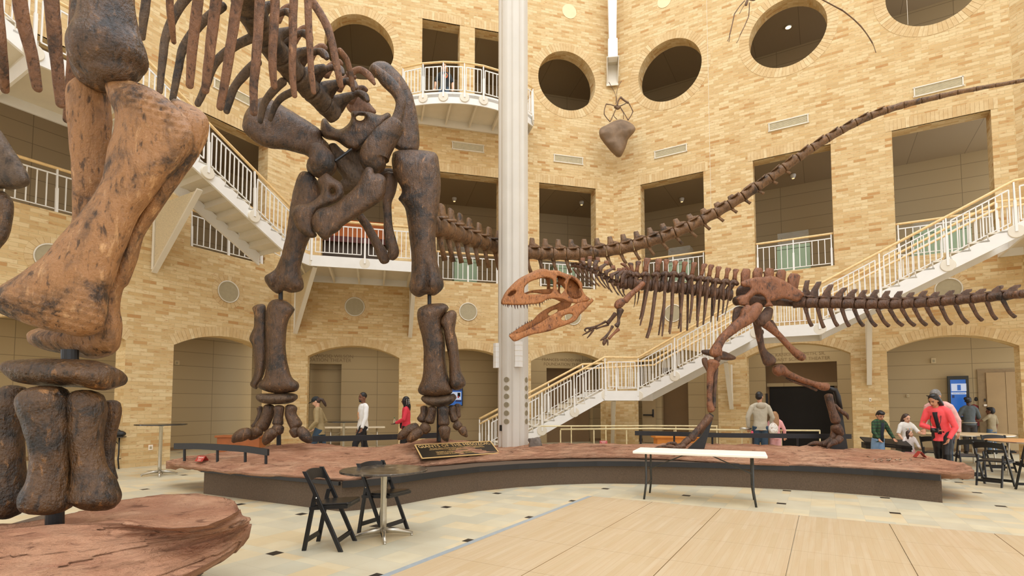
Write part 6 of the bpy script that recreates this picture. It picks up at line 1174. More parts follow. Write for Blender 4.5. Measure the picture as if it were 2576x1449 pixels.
case('sage green display case behind the railing by the straight hind leg', WB, 1143, 1200, 652, -1.3, .45); case('sage green display case behind the railing above the skull', WB, 1392, 1446, 668, -1.3, .35); case('sage green display case behind the carnivore back spines', WC, 1679, 1738, 658, -1.3, .55); case('sage green display case in the opening above the carnivore hip', WC, 1955, 2039, 616, -1.3, .45); case('wide sage green display case behind the upper stair flight', WC, 2300, 2448, 572, -1.3, .3)
# warm coloured shop front of the gallery room behind the hip bones
def shop_sheet(x0, x1, y0, y1, off, mat, nm): o = quad(WB, ((x0, y0), (x1, y1)), off, mat, nm, None, .05); o['kind'] = 'structure'
shop_sheet(792, 1004, 556, 604, -2.3, plain('orange paint', srgb(222, 120, 36), .5, 0, .04, 3), 'wall_shop_header'); shop_sheet(792, 1004, 598, 612, -2.25, plain('maroon paint', srgb(110, 44, 24), .5), 'trim_shop_arch'); shop_sheet(792, 1004, 606, 680, -2.5, plain('shop interior', srgb(94, 78, 62), .6, 0, .2, 1), 'wall_shop_back')
# ceiling fittings
def lamp(lab, W, px, py, zc, on=False):
    off0 = -1.5
    for o in [-.6 - .1 * i for i in range(28)]:
        if W.pix(px, py, o)[1] >= zc: off0 = o; break
    a, z = W.pix(px, py, off0); c = W.pt(a, zc, off0); t = thing('ceiling_light', lab, 'ceiling light', c, group='small ceiling fittings in the galleries'); MB().lathe(c, [(.09, -.001), (.09, -.05), (.05, -.14)] if not on else [(.11, 0), (.11, -.02), (.1, -.025)], 16).build('housing', M_WHITE, t)
    MB().lathe(c, [(.045, -.141), (.04, -.15)] if not on else [(.09, -.026), (.085, -.03)], 16).build('lens', emit('warm lamp', srgb(255, 214, 150), 6 if on else 1.2), t)
lamp('small spot under the gallery ceiling behind the straight hind leg', WB, 1143, 497, 9.53); lamp('small spot under the gallery ceiling above the tail by the column', WB, 1463, 505, 9.53); lamp('white detector under the gallery ceiling beyond the corner', WC, 1715, 497, 9.53); lamp('small spot under the ceiling behind the rising tail', WC, 1995, 437, 9.53); lamp('glowing downlight seen through the middle round opening', WC, 1983, 67, 14.78, True)
# ------------------------------------------------------------------ wall-mounted rock with a perched pterosaur, and a flying one
u_ = Fr(1480, 0, .2899); US = .2899; pd = lambda x, y: 17.6
MRK = thing('mounted_rock', 'grey brown rock fixed in the brick corner under the roof rib', 'rock', P(1552, 390, 17.9)); M_GRK = plain('brown grey rock', srgb(128, 106, 84), .85, 0, .25, 3, .5)
put(slab_bone(MB(), conv(u_, US, [(92, 1150), (110, 1110), (170, 1075), (250, 1040), (310, 1040), (370, 1075), (405, 1110), (400, 1150), (350, 1205), (330, 1260), (290, 1350), (250, 1365), (215, 1330), (150, 1260), (105, 1200)]), lambda x, y: 18.05 - .004 * abs(x - 1552), .5, 30, step=3.5, lump=.09, freq=2.2, back=.3), 'rock', M_GRK, MRK)
M_PTE = plain('small bone cast', srgb(104, 78, 54), .6, 0, .3, 9)
def ptero(nm, lab, loc, segs, d):
    t = thing(nm, lab, 'pterosaur skeleton', loc)
    for part, pts, w in segs: put(limb(MB(), [(*p, w * (1 if i % 2 == 0 else .8)) for i, p in enumerate(pts)], d, .9, 8, 3, .003), part, M_PTE, t)
PS = 17.35
ptero('pterosaur_skeleton', 'small flying reptile skeleton perched on the wall-mounted rock', P(1553, 300, PS), [('torso', conv(u_, US, [(235, 925), (255, 940), (270, 925)]), 4.5), ('neck', conv(u_, US, [(250, 915), (262, 870), (285, 842)]), 2.4), ('skull', conv(u_, US, [(282, 845), (310, 870), (345, 892)]), 2.8), ('wing_arm', conv(u_, US, [(240, 925), (200, 910), (155, 903)]), 1.5), ('wing_arm', conv(u_, US, [(155, 903), (140, 950), (138, 990)]), 1.4), ('wing_arm', conv(u_, US, [(138, 992), (160, 1025), (188, 1055)]), 1.4), ('wing_arm', conv(u_, US, [(275, 920), (310, 905), (345, 885)]), 1.5), ('wing_arm', conv(u_, US, [(345, 885), (370, 930), (387, 968)]), 1.4), ('wing_arm', conv(u_, US, [(387, 968), (370, 1005), (345, 1042)]), 1.4), ('hind_leg', conv(u_, US, [(240, 945), (215, 1000), (192, 1052)]), 1.3), ('hind_leg', conv(u_, US, [(280, 935), (315, 990), (345, 1042)]), 1.3), ('hind_leg', conv(u_, US, [(238, 950), (220, 1000), (248, 1035)]), 1.0), ('hind_leg', conv(u_, US, [(285, 950), (303, 980), (305, 1032)]), 1.0), ('wing_finger', conv(u_, US, [(238, 900), (235, 820), (178, 712)]), .8), ('wing_finger', conv(u_, US, [(246, 890), (250, 780), (287, 703)]), .8)], PS)
PF = 9.0; v_ = Fr(1780, 0, .18634); VS = .18634
ptero('pterosaur_skeleton', 'flying reptile skeleton hanging overhead, only its thin limbs in view', P(1880, 0, PF), [('torso', conv(v_, VS, [(520, -60), (540, -10), (525, 40), (520, 70)]), 3.5), ('hind_leg', conv(v_, VS, [(500, 10), (430, 90), (365, 185)]), 1.4), ('hind_leg', conv(v_, VS, [(362, 190), (335, 320), (300, 465)]), 1.5), ('foot', conv(v_, VS, [(300, 465), (285, 520), (268, 555)]), .9), ('foot', conv(v_, VS, [(300, 465), (298, 520), (288, 565)]), .9), ('hind_leg', conv(v_, VS, [(565, 40), (562, 130), (555, 215)]), 1.4), ('hind_leg', conv(v_, VS, [(555, 220), (500, 350), (440, 470)]), 1.3), ('foot', conv(v_, VS, [(440, 470), (415, 540), (390, 580)]), .8), ('tail', conv(v_, VS, [(510, 50), (465, 120), (430, 185)]), .8), ('wing_arm', conv(v_, VS, [(560, -10), (620, 5), (660, -20)]), 2.0),
      ('wing_finger', conv(v_, VS, [(1450, -60), (1640, 45), (1820, 140)]), 1.8), ('wing_finger', conv(v_, VS, [(1820, 140), (1960, 250), (2070, 355)]), 1.7), ('wing_finger', conv(v_, VS, [(2070, 355), (2150, 460), (2225, 580)]), 1.6), ('wing_finger', conv(v_, VS, [(2225, 580), (2250, 640), (2272, 710)]), .9), ('wing_finger', [(1885, -20), (1960, -60), (2050, -20)], 2.0)], PF)
for lab, x, y, d in (('thin suspension wire rising from the middle of the long tail', 1789, 545, 12.3), ('thin suspension wire hanging before the far round opening', 2284, 62, 10.8)):
    p = P(x, y, d); t = tag(MB().tube([p, V((p.x, p.y, 20.2))], .004, 6).build('suspension_wire', M_CREAM), lab, 'wire')
# ------------------------------------------------------------------ visitors
def cloth(name, col, var=.10, sc=7): return plain(name, col, .85, 0, var, sc, .25)
SKIN = {'fair': plain('fair skin', srgb(222, 172, 140), .5, 0, .05, 14), 'tan': plain('tan skin', srgb(196, 140, 106), .5, 0, .05, 14), 'brown': plain('brown skin', srgb(126, 82, 58), .45, 0, .06, 14), 'dark': plain('dark skin', srgb(84, 54, 40), .45, 0, .06, 14)}
M_HAIR = {'black': plain('black hair', srgb(28, 22, 20), .45, 0, .3, 40), 'brown': plain('brown hair', srgb(62, 42, 30), .5, 0, .3, 40), 'light': plain('light brown hair', srgb(158, 116, 74), .5, 0, .25, 40), 'grey': plain('grey hair', srgb(120, 116, 112), .55, 0, .35, 40)}
M_EYE = plain('eye', srgb(24, 18, 16), .2); M_EYEW = plain('eye white', srgb(232, 226, 218), .3); M_LIP = plain('lips', srgb(158, 84, 74), .5); M_SHOE_W = plain('white shoe', srgb(230, 228, 222), .5); M_SHOE_D = plain('dark shoe', srgb(40, 34, 30), .5); M_JEAN = cloth('blue jeans', srgb(54, 74, 92)); M_BLKC = cloth('black cloth', srgb(30, 29, 32))
def person(lab, base, H, face, skin, hair, hairc, top, pants, shoes=None, lean=0, head=(0, 0), arms=None, legs=(.05, -.05), sleeve=1.0, fem=0, hem=.47, sq=0, kid=0, grp=None):
    """base: point on the floor; face: heading of the body; arms: for each side ((elbow s, f, u), (wrist s, f, u)) in body heights; lean: bow forward; head: (turn, nod)"""
    F = V((face[0], face[1], 0)).normalized(); S = V((F.y, -F.x, 0)); U = V((0, 0, 1)); base = V(base); root = thing('person', lab, 'person', base, group=grp)
    hipu = .52 - sq; cl, sl = cos(lean), sin(lean)
    def W(s, f, u):                          # body point; above the hips it bows with the trunk
        if u > hipu: d = u - hipu; f, u = f * cl + d * sl, hipu + d * cl - f * sl
        return base + (S * s + F * f + U * u) * H
    k = 1.18 if kid else 1.0; hc = .925 - (.025 if kid else 0)
    C = W(0, .012, hc); yaw, nod = head; Uh = (U * cl + F * sl); Fh = F * cl - U * sl; Fy = Fh * cos(yaw) + S * sin(yaw); Sy = S * cos(yaw) - Fh * sin(yaw); Fn = Fy * cos(nod) - Uh * sin(nod); Un = Uh * cos(nod) + Fy * sin(nod); R3 = Matrix((Sy, Fn, Un)).transposed(); h = H * k
    hp = lambda s, f, u: C + R3 @ V((s, f, u)) * h
    if arms is None: arms = [((-.15, -.01, .635), (-.155, .05, .49)), ((.15, -.01, .635), (.155, .05, .49))]
    body = MB(); body.ball(hp(0, -.006, .014), V((.043, .054, .056)) * h, 16, 12, R3).ball(hp(0, .014, -.024), V((.034, .038, .044)) * h, 14, 10, R3).ball(hp(0, .026, -.05), V((.018, .02, .017)) * h, 10, 8, R3).ball(hp(0, .052, -.01), V((.0085, .014, .014)) * h, 8, 6, R3).ball(hp(0, .034, .008), V((.03, .016, .014)) * h, 10, 6, R3)
    for s in (-1, 1): body.ball(hp(s * .044, -.004, -.008), V((.007, .013, .018)) * h, 8, 6, R3)
    body.tube([W(0, -.008, .80), W(0, 0, .84), hp(0, -.012, -.03)], [.040 * H, .029 * H, .028 * h], 12)
    tw = 1 - .1 * fem; sec = [(hipu - .06, .082, .062), (hipu, .088, .066), (.60, .078 * tw, .056), (.68, .086 * tw, .06), (.76, .094 * tw, .058), (.805, .085 * tw, .048), (.83, .05, .038)]
    def trunk(mb, e=0, lo=None, n=18):
        rg = []
        for u, a, b in sec:
            if lo is not None and u < lo - .01: continue
            u2 = u; a += e; b += e; rg.append([W(a * cos(2 * pi * j / n), b * sin(2 * pi * j / n), u2) for j in range(n)])
        if lo is not None: a, b = sec[1][1] + e + .006, sec[1][2] + e + .006; rg.insert(0, [W(a * cos(2 * pi * j / n), b * sin(2 * pi * j / n), lo) for j in range(n)])
        mb.loft(rg)
    trunk(body, -.006)
    topm = MB(); trunk(topm, .008, hem); topm.tube([W(0, -.004, .80), W(0, -.006, .835)], [.062 * H, .043 * H], 12)
    for i, s in enumerate((-1, 1)):
        sh = W(s * .103 * tw, -.005, .784); topm.tube([W(s * .02, -.008, .824), W(s * .06, -.007, .812), sh], [.026 * H, .033 * H, .034 * H], 12); (es, ef, eu), (ws, wf, wu) = arms[i]; E_, Wr = W(es, ef, eu), W(ws, wf, wu)
        body.tube([W(s * .08, -.005, .795), sh, sh.lerp(E_, .5), E_, E_.lerp(Wr, .3), Wr], [x * H for x in (.026, .028, .025, .021, .022, .0145)], 10)
        d = (Wr - E_).normalized(); lat = d.cross(U); lat = (lat if lat.length > .2 else d.cross(S)).normalized(); pn = d.cross(lat).normalized(); q = Wr + d * .024 * H; body.ball(q, V((.021, .028, .011)) * H, 10, 8, Matrix((lat, d, pn)).transposed())
        for j in range(4):
            b0 = Wr + d * .042 * H + lat * (j - 1.5) * .0098 * H; ln = (.040, .046, .043, .034)[j] * H; c = .5; p1 = b0 + (d * cos(.25) - pn * sin(.25) * (1 if s < 0 else 1)) * ln * .5; p2 = p1 + (d * cos(c + .35) - pn * sin(c + .35)) * ln * .5; body.tube([b0 - d * .01 * H, p1, p2], [.0056 * H, .0052 * H, .0038 * H], 7)
        tb = Wr + d * .014 * H + lat * (-.018 if s < 0 else .018) * H; body.tube([tb, tb + (d * .7 + lat * (-.6 if s < 0 else .6)) * .022 * H, tb + (d * .95 + lat * (-.45 if s < 0 else .45)) * .04 * H], [.0072 * H, .0062 * H, .0042 * H], 7)
        if sleeve > 0:
            en = sh.lerp(E_, min(1, sleeve * 2)) if sleeve <= .5 else E_.lerp(Wr, (sleeve - .5) * 2 * .96); pth = [W(s * .07, -.005, .79), sh] + ([sh.lerp(E_, .5), E_] if sleeve > .5 else []) + [en]; rr = [.034, .037] + ([.036, .032] if sleeve > .5 else []) + [.033 if sleeve <= .5 else .024]; topm.tube(pth, [x * H for x in rr], 12)
    pm = MB(); n = 16; pm.loft([[W((a) * cos(2 * pi * j / n), b * sin(2 * pi * j / n), u) for j in range(n)] for u, a, b in ((hipu - .055, .08, .062), (hipu - .01, .092, .072), (hipu + .05, .086, .066))])
    sm = MB()
    for i, s in enumerate((-1, 1)):
        f = legs[i]; hip = W(s * .046, 0, hipu - .02); an = base + (S * s * .052 + F * f + U * .045) * H; kn = hip.lerp(an, .5) + F * (.02 + .35 * sq + max(0, f) * .25) * H; body.tube([hip, hip.lerp(kn, .5), kn, kn.lerp(an, .35), an], [x * H for x in (.05, .044, .034, .032, .02)], 12); body.ball(an + F * .03 * H - U * .022 * H, V((.022, .05, .018)) * H, 10, 6, Matrix((S, F, U)).transposed())
        pm.tube([hip + U * .02 * H, hip.lerp(kn, .45), kn, kn.lerp(an, .4), an - U * .004 * H], [x * H for x in (.06, .056, .045, .04, .034)], 14); sm.ball(an + F * .028 * H - U * .022 * H, V((.028, .068, .026)) * H, 12, 8, Matrix((S, F, U)).transposed())
    bo = put(body, 'body', SKIN[skin], root, remesh=max(.0065, .0042 * H)); put(topm, 'top', top, root, remesh=.011 * min(1, H), disp=[(FOLD, .016)]); put(pm, 'trousers', pants, root, remesh=.011 * min(1, H), disp=[(FOLD, .012)]); put(sm, 'shoes', shoes or M_SHOE_D, root)
    fm = MB()
    for s in (-1, 1): fm.ball(hp(s * .018, .0465, .006), V((.0062, .004, .0042)) * h, 8, 6, R3)
    put(fm, 'eyes', M_EYE, bo); fm = MB().tube([hp(-.013, .047, -.036), hp(0, .051, -.035), hp(.013, .047, -.036)], .003 * h, 6); put(fm, 'mouth', M_LIP, bo)
    fm = MB()
    for s in (-1, 1): fm.tube([hp(s * .008, .050, .0165), hp(s * .018, .048, .0195), hp(s * .027, .042, .0165)], .0022 * h, 6)
    put(fm, 'brows', M_HAIR[hairc], bo)
    hm = MB(); hm.ball(hp(0, -.013, .024), V((.0475, .055, .052)) * h, 18, 12, R3)
    if hair == 'short': hm.ball(hp(0, -.03, .0), V((.045, .038, .045)) * h, 14, 10, R3)
    if hair == 'thick': hm.ball(hp(0, .01, .05), V((.042, .045, .026)) * h, 14, 10, R3).ball(hp(0, -.03, .0), V((.047, .04, .05)) * h, 14, 10, R3)
    if hair in ('long', 'mid'):
        L = .2 if hair == 'long' else .1
        for s, o in ((-.034, -.012), (.034, -.012), (0, -.045), (-.02, -.04), (.02, -.04)): hm.tube([hp(s, o, .03), hp(s * 1.25, o - .005, -.03), hp(s * 1.3, o - .02, -.03 - L * .5), hp(s * 1.1, o - .022, -.03 - L)], [x * h for x in (.02, .023, .021, .010)], 10)
    if hair == 'tail': hm.ball(hp(0, -.03, .0), V((.043, .036, .045)) * h, 14, 10, R3).tube([hp(0, -.06, .02), hp(.0, -.09, -.02), hp(.01, -.092, -.08), hp(.02, -.085, -.13)], [x * h for x in (.014, .024, .024, .012)], 10)
    if hair == 'bun': hm.ball(hp(-.02, -.065, .03), V((.035, .032, .032)) * h, 12, 8, R3).ball(hp(0, -.03, .0), V((.044, .036, .043)) * h, 14, 10, R3)
    put(hm, 'hair', M_HAIR[hairc], bo, remesh=.008)
    if hair == 'braids':
        for j in range(9):
            a = -2.5 + j * .62; s, o = sin(a) * .05, -cos(a) * .045 - .01; put(MB().tube([hp(s, o, .04), hp(s * 1.2, o * 1.1, -.02), hp(s * 1.35, o * 1.1 - .01, -.09), hp(s * 1.3, o - .01, -.16)], [x * h for x in (.01, .011, .011, .006)], 8), 'braid', M_HAIR['black'], bo)
            for v in (.012, -.012, -.036, -.06): put(MB().tube([hp(s * 1.22, o * 1.12, v), hp(s * 1.24, o * 1.12, v - .009)], .0125 * h, 8), 'hair_bead', M_CHROME, bo) if 1 < j < 8 else None
    root_info = {'hp': hp, 'W': W, 'R3': R3, 'S': S, 'F': F, 'H': H, 'h': h, 'body': bo, 'root': root}; return root_info
FOLD = bpy.data.textures.new('cloth folds', 'CLOUDS'); FOLD.noise_scale = .11; FOLD.noise_depth = 2
def ground(px, d): p = P(px, 1000, d); return V((p.x, p.y, 0))
# woman in the black cap
c = person('woman in a black cap and khaki jacket looking down, walking behind the spread hind foot', ground(806, 13.0), 1.68, (-1, -.12), 'fair', 'tail', 'brown', cloth('khaki cotton', srgb(158, 138, 98)), M_JEAN, None, .12, (0, .38), [((-.14, .0, .63), (-.12, .12, .52)), ((.15, -.06, .64), (.12, .10, .53))], (.1, -.12), 1.0, 1, .44)
m = MB(); m.ball(c['hp'](0, -.006, .03), V((.051, .06, .047)) * c['h'], 18, 10, c['R3']); put(m, 'cap', plain('black cap cloth', srgb(34, 38, 38), .8), c['body']); m = MB(); m.ball(c['hp'](0, .068, .026), V((.04, .042, .006)) * c['h'], 14, 6, c['R3']); put(m, 'cap_brim', plain('cap brim', srgb(30, 34, 34), .7), c['body'])
MB().bar(c['W'](-.0, .075, .60), c['W'](-.02, .085, .52), .1, .012).build('pocket', cloth('khaki pocket', srgb(150, 130, 92)), c['root'])
# man in the white sweatshirt
c = person('bearded man in a white sweatshirt walking past the tan arch', ground(914, 13.5), 1.79, (-.8, -.6), 'brown', 'buzz', 'black', cloth('white fleece', srgb(238, 236, 232), .03), M_BLKC, M_SHOE_W, 0, (-.1, .06), [((-.15, .02, .635), (-.16, .08, .49)), ((.155, -.03, .635), (.15, .01, .485))], (.14, -.12), 1.0, 0, .46)
put(MB().ball(c['hp'](0, .036, -.05), V((.022, .019, .02)) * c['h'], 10, 8, c['R3']).tube([c['hp'](-.017, .046, -.029), c['hp'](0, .053, -.027), c['hp'](.017, .046, -.029)], .004 * c['h'], 6), 'beard', M_HAIR['black'], c['body'])
M_PR = plain('orange print', srgb(222, 164, 112), .8)
for a, b in (((-.03, .62), (.02, .70)), ((-.02, .71), (.03, .66)), ((-.035, .64), (.03, .61)), ((0, .60), (.01, .72)), ((-.03, .685), (.0, .72))): put(MB().tube([c['W'](a[0] - .01, .076, a[1]), c['W'](b[0] - .01, .078, b[1])], .006, 6), 'print', M_PR, c['root'])
put(MB().tube([c['W'](-.158, .06, .515), c['W'](-.16, .075, .495)], .05, 12), 'cuff', M_PR, c['root']) if 0 else None
# woman in red with beaded braids
c = person('woman with beaded braids in a red jacket holding a small bottle beside the arch pier', ground(1023, 14.3), 1.70, (-1, -.1), 'dark', 'braids', 'black', cloth('red jacket', srgb(214, 56, 72)), M_BLKC, None, .02, (0, .05), [((-.14, .02, .64), (-.08, .16, .58)), ((.14, .0, .64), (.06, .16, .575))], (.04, -.04), 1.0, 1, .48)
w1 = c['W'](0, .185, .60); t = thing('water_bottle', 'small clear bottle with a green cap held by the woman in red', 'bottle', w1); MB().lathe(w1, [(.03, -.07), (.032, -.05), (.032, .04), (.014, .07), (.014, .09)], 14).build('bottle_body', M_GLASS, t, smooth=True); MB().lathe(w1, [(.017, .088), (.017, .112)], 12).build('bottle_cap', plain('green cap', srgb(60, 130, 76), .5), t)
w1 = c['W'](.13, .045, .53); t = thing('shoulder_bag', 'small black shoulder bag on the hip of the woman in red', 'bag', w1); MB().box(w1, (.24, .09, .16), Matrix((c['F'], c['S'], V((0, 0, 1)))).transposed()).build('bag_body', M_BLK, t, bevel=.03); MB().tube([w1 + c['F'] * .1 + V((0, 0, .07)), c['W'](.1, .06, .68), c['W'](.02, .02, .825), c['W'](-.03, -.06, .78)], .008, 8).build('strap', M_BLK, t, smooth=True)
# man in the grey hoodie and the girl with the rucksack
c = person('man in a grey hooded sweatshirt seen from behind, facing the dark theater entrance', ground(1911, 13.2), 1.80, (.18, 1), 'tan', 'short', 'black', cloth('oatmeal fleece', srgb(186, 176, 154), .06), M_JEAN, None, 0, (.55, .05), [((-.16, .0, .64), (-.15, .03, .50)), ((.16, .0, .64), (.13, .05, .50))], (.03, -.03), 1.0, 0, .47)
put(MB().ball(c['W'](0, -.05, .80), V((.062, .032, .05)) * c['H'], 14, 10, Matrix((c['S'], c['F'], V((0, 0, 1)))).transposed()), 'hood', cloth('hood fleece', srgb(176, 164, 142), .06), c['root'])
w1 = c['W'](-.2, -.02, .485); t = thing('steel_flask', 'grey steel flask carried level by the man in the hooded sweatshirt', 'flask', w1); MB().tube([w1 - c['S'] * .13, w1 + c['S'] * .1], .032, 14).build('flask_body', M_STEEL, t, smooth=True); MB().tube([w1 + c['S'] * .1, w1 + c['S'] * .14], .024, 12).build('flask_lid', M_BLACK, t)
w1 = c['W'](-.12, -.04, .42); t = thing('pink_bottle', 'small pink bottle hanging at the hip of the man in the hooded sweatshirt', 'bottle', w1); MB().lathe(w1, [(.028, -.1), (.03, -.08), (.03, .04), (.016, .07)], 14).build('bottle_body', plain('pink plastic', srgb(214, 84, 100), .4), t, smooth=True); MB().lathe(w1, [(.018, .068), (.018, .09)], 12).build('bottle_cap', M_BLACK, t)
M_PINK = cloth('pink cotton', srgb(232, 168, 166), .05)
c = person('small girl with long light hair in pink beside the man in grey', ground(1948, 13.2), 1.32, (.25, 1), 'fair', 'long', 'light', M_PINK, cloth('pale pink leggings', srgb(226, 170, 170), .04), M_SHOE_W, 0, (.35, .0), [((-.15, .0, .63), (-.14, .04, .50)), ((.16, .0, .63), (.17, .05, .50))], (.04, -.03), 1.0, 1, .47, 0, 1)
w1 = c['W'](-.06, -.12, .66); t = thing('rucksack', 'small white patterned rucksack worn by the girl in pink', 'bag', w1); ax = Matrix((c['S'], c['F'], V((0, 0, 1)))).transposed(); k = NT('white floral cloth'); cc_ = k.coord('Object'); M_RS = k.out(k.ramp(k.noise(cc_, 30, 3), [(.55, srgb(232, 226, 214)), (.62, srgb(196, 170, 150))]), .7)
put(MB().ball(w1, (.115, .06, .15), 16, 12, ax), 'bag_body', M_RS, t); put(MB().ball(w1 - c['F'] * .045 - V((0, 0, .05)), (.085, .03, .065), 14, 10, ax), 'front_pocket', M_RS, t); put(MB().tube([w1 + c['S'] * -.03 + V((0, 0, .13)), w1 + V((0, 0, .18)), w1 + c['S'] * .03 + V((0, 0, .13))], .009, 8), 'loop', M_RS, t)
# children round the reading panel
k = NT('green plaid flannel'); cc_ = k.coord('Object'); wv = [k.n('ShaderNodeTexWave', bands_direction=b) for b in ('X', 'Z')]
for q in wv: k.inp(q, 'Vector', cc_); q.inputs['Scale'].default_value = 4.5
M_PLAID = k.out(k.mix(k.ramp(wv[1].outputs['Fac'], [(.45, .0), (.55, .7)]), k.ramp(wv[0].outputs['Fac'], [(.4, srgb(34, 72, 48)), (.6, srgb(58, 88, 52))]), srgb(40, 44, 34)), .9)
c = person('boy in an open green plaid shirt leaning over the reading panel', ground(2205, 11.95), 1.36, (.25, -1), 'tan', 'thick', 'black', M_PLAID, cloth('pale jeans', srgb(128, 158, 190)), M_SHOE_W, .12, (.35, .35), [((-.16, .06, .64), (-.13, .17, .52)), ((.16, .05, .64), (.15, .15, .52))], (-.02, -.14), 1.0, 0, .47, 0, 1)
put(MB().loft([[c['W'](s * w, f, u) for s, f in ((-1, .04), (-.6, .078), (0, .088), (.6, .078), (1, .04))] for u, w in ((.48, .035), (.6, .035), (.72, .034), (.79, .028))], True, True), 'undershirt', cloth('navy tee', srgb(38, 42, 54)), c['root'])
c = person('girl with long dark hair in a white printed T-shirt by the reading panel', ground(2277, 12.1), 1.28, (-.1, -1), 'fair', 'long', 'brown', cloth('white tee', srgb(226, 222, 212), .04), cloth('grey leggings', srgb(120, 116, 116)), M_SHOE_W, .0, (-.15, .2), [((-.14, .1, .66), (-.13, .2, .64)), ((.15, .02, .63), (.12, .1, .52))], (.02, -.02), .5, 1, .47, 0, 1)
put(MB().ball(c['W'](.0, .066, .63), V((.034, .012, .034)) * 1.31, 14, 8, Matrix((c['S'], c['F'], V((0, 0, 1)))).transposed()), 'print', plain('pink print', srgb(240, 120, 170), .7), c['root'])
for i, cl_ in enumerate(((222, 170, 90), (120, 160, 190), (226, 150, 110), (150, 180, 130))): put(MB().tube([c['W'](-.04 + i * .026, .072, .71), c['W'](-.03 + i * .026, .072, .725)], .008, 6), 'print', plain('print colour', srgb(*cl_), .7), c['root'])
c = person('small child with curly dark hair peering over the reading panel', ground(2283, 11.75), .92, (-.35, -1), 'fair', 'mid', 'brown', cloth('white cotton', srgb(224, 214, 206), .04), M_PINK, M_SHOE_W, .1, (-.75, -.25), [((-.15, .1, .62), (-.14, .2, .60)), ((.17, .08, .60), (.2, .24, .55))], (.02, -.02), 1.0, 1, .47, 0, 1)
# the coral jacket woman and the man behind her
M_COR = cloth('coral shell jacket', srgb(255, 92, 96), .05)
c = person('man with grey hair in a pink pullover bending behind the coral jacket woman', ground(2372, 11.35), 1.88, (-.85, -.5), 'tan', 'short', 'grey', cloth('pink pullover', srgb(228, 176, 168), .06), M_JEAN, M_SHOE_W, .46, (.1, .1), [((-.15, .02, .62), (-.15, .06, .47)), ((.15, .05, .63), (.14, .14, .5))], (.05, -.05), 1.0, 0, .47)
c = person('woman in a coral jacket holding a camera and bending over the rock edge', ground(2368, 10.55), 1.77, (-.86, -.5), 'tan', 'mid', 'black', M_COR, plain('black leather', srgb(26, 24, 25), .35, 0, .2, 14), M_SHOE_W, .46, (.12, .15), [((-.14, .03, .60), (-.09, .10, .45)), ((.15, .07, .64), (.0, .15, .63))], (.05, -.06), 1.0, 1, .42)
put(MB().loft([[c['W'](s * w, f, u) for s, f in ((-1, .05), (-.6, .084), (0, .09), (.6, .084), (1, .05))] for u, w in ((.50, .024), (.6, .022), (.72, .022), (.80, .024))], True, True), 'undershirt', M_BLKC, c['root'])
put(MB().loft([[c['W'](s * w, f, u) for s, f in ((-1, -.04), (0, -.085), (1, -.04), (1, -.02), (0, -.03), (-1, -.02))] for u, w in ((.76, .06), (.80, .062), (.835, .05))], True, True), 'hood', M_COR, c['root'])
put(MB().tube([c['hp'](-.042, .012, .068), c['hp'](-.02, .03, .074), c['hp'](.02, .03, .074), c['hp'](.042, .012, .068)], .011, 8), 'sunglasses', M_BLACK, c['body'])
w1 = c['W'](-.01, .185, .64); t = thing('camera', 'small black camera held by the woman in the coral jacket', 'camera', w1); ax = Matrix((c['S'], c['F'], V((0, 0, 1)))).transposed(); MB().box(w1, (.13, .06, .085), ax).build('camera_body', M_BLK, t, bevel=.008); MB().tube([w1 + c['F'] * .02, w1 + c['F'] * .1], .034, 16).build('lens', M_BLACK, t, smooth=True); put(MB().tube([w1 - c['S'] * .06 + V((0, 0, .03)), c['W'](-.05, .09, .72), c['W'](-.04, -.02, .83), c['W'](.04, -.02, .83), c['W'](.05, .09, .72), w1 + c['S'] * .06 + V((0, 0, .03))], .006, 6), 'strap', M_BLK, t)
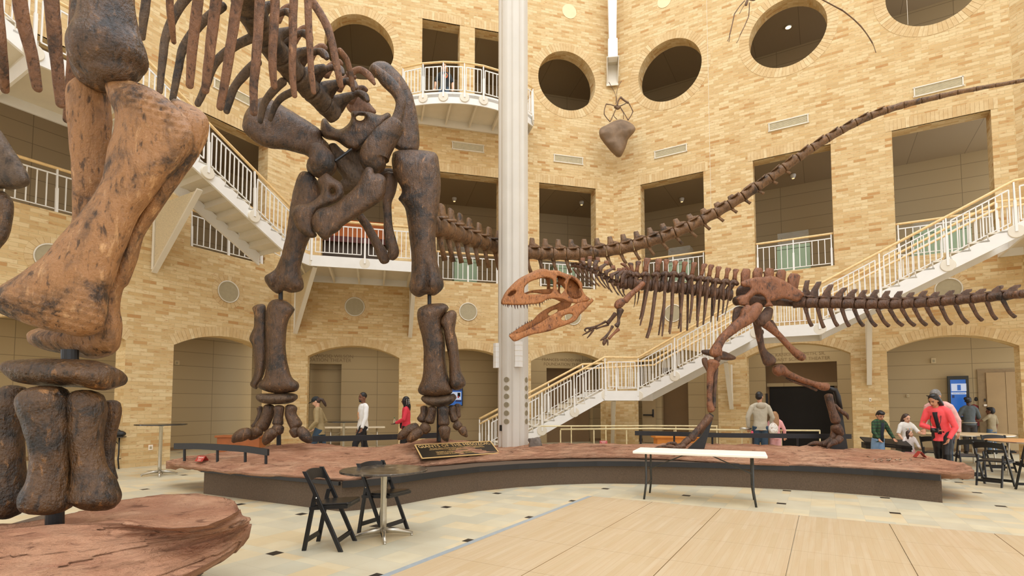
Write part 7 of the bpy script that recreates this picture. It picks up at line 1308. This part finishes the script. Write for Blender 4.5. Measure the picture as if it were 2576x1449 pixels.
# family in the dim far arch
c = person('woman with a dark hair bun in a grey denim shirt before the kiosk', ground(2436, 15.9), 1.72, (.35, 1), 'dark', 'bun', 'black', cloth('grey denim', srgb(88, 94, 96)), cloth('dark trousers', srgb(56, 52, 50)), None, 0, (.5, .1), [((-.15, .02, .64), (-.14, .04, .5)), ((.16, .06, .64), (.2, .2, .62))], (.02, -.02), 1.0, 1, .5)
MB().tube([c['W'](.098 * cos(a), .082 * sin(a), .545) for a in [i * pi / 10 for i in range(21)]], .012, 6).build('belt', plain('pale belt', srgb(190, 180, 160), .5), c['root'])
c = person('boy in a tan T-shirt reaching toward the woman with the hair bun', ground(2491, 15.9), 1.42, (-.3, 1), 'brown', 'thick', 'black', cloth('tan tee', srgb(158, 142, 112)), cloth('blue shorts', srgb(96, 116, 140)), None, 0, (-.3, .0), [((-.18, .06, .70), (-.27, .16, .70)), ((.16, .0, .63), (.17, .03, .50))], (.02, -.02), .5, 0, .47, 0, 1)
c = person('adult in a dark red top by the kiosk, beyond the hair bun woman', ground(2453, 16.5), 1.76, (-.3, 1), 'dark', 'short', 'black', cloth('dark red shirt', srgb(120, 40, 36)), cloth('dark trousers', srgb(50, 46, 46)), None, 0, (.3, .05), None, (.02, -.02), .5, 0, .47)
# visitor up on the balcony
a_b, z_b = WB.pix(1117, 240, .15); q = WB.pt(a_b, Z3, .15)
c = person('visitor in a black printed T-shirt standing on the curved balcony', q, 1.76, (.1, -1), 'fair', 'mid', 'light', cloth('black tee', srgb(40, 44, 46)), M_JEAN, None, 0, (.3, .15), [((-.16, .0, .64), (-.16, .04, .5)), ((.16, .0, .64), (.17, .03, .5))], (.02, -.02), .5, 0, .46)
put(MB().ball(c['W'](-.035, .066, .735), V((.036, .012, .05)) * 1.76, 14, 8, Matrix((c['S'], c['F'], V((0, 0, 1)))).transposed()), 'print', plain('orange emblem', srgb(216, 112, 70), .7), c['root']); put(MB().ball(c['W'](-.035, .074, .74), V((.018, .012, .03)) * 1.76, 12, 8, Matrix((c['S'], c['F'], V((0, 0, 1)))).transposed()), 'print', plain('green emblem', srgb(80, 120, 84), .7), c['root'])
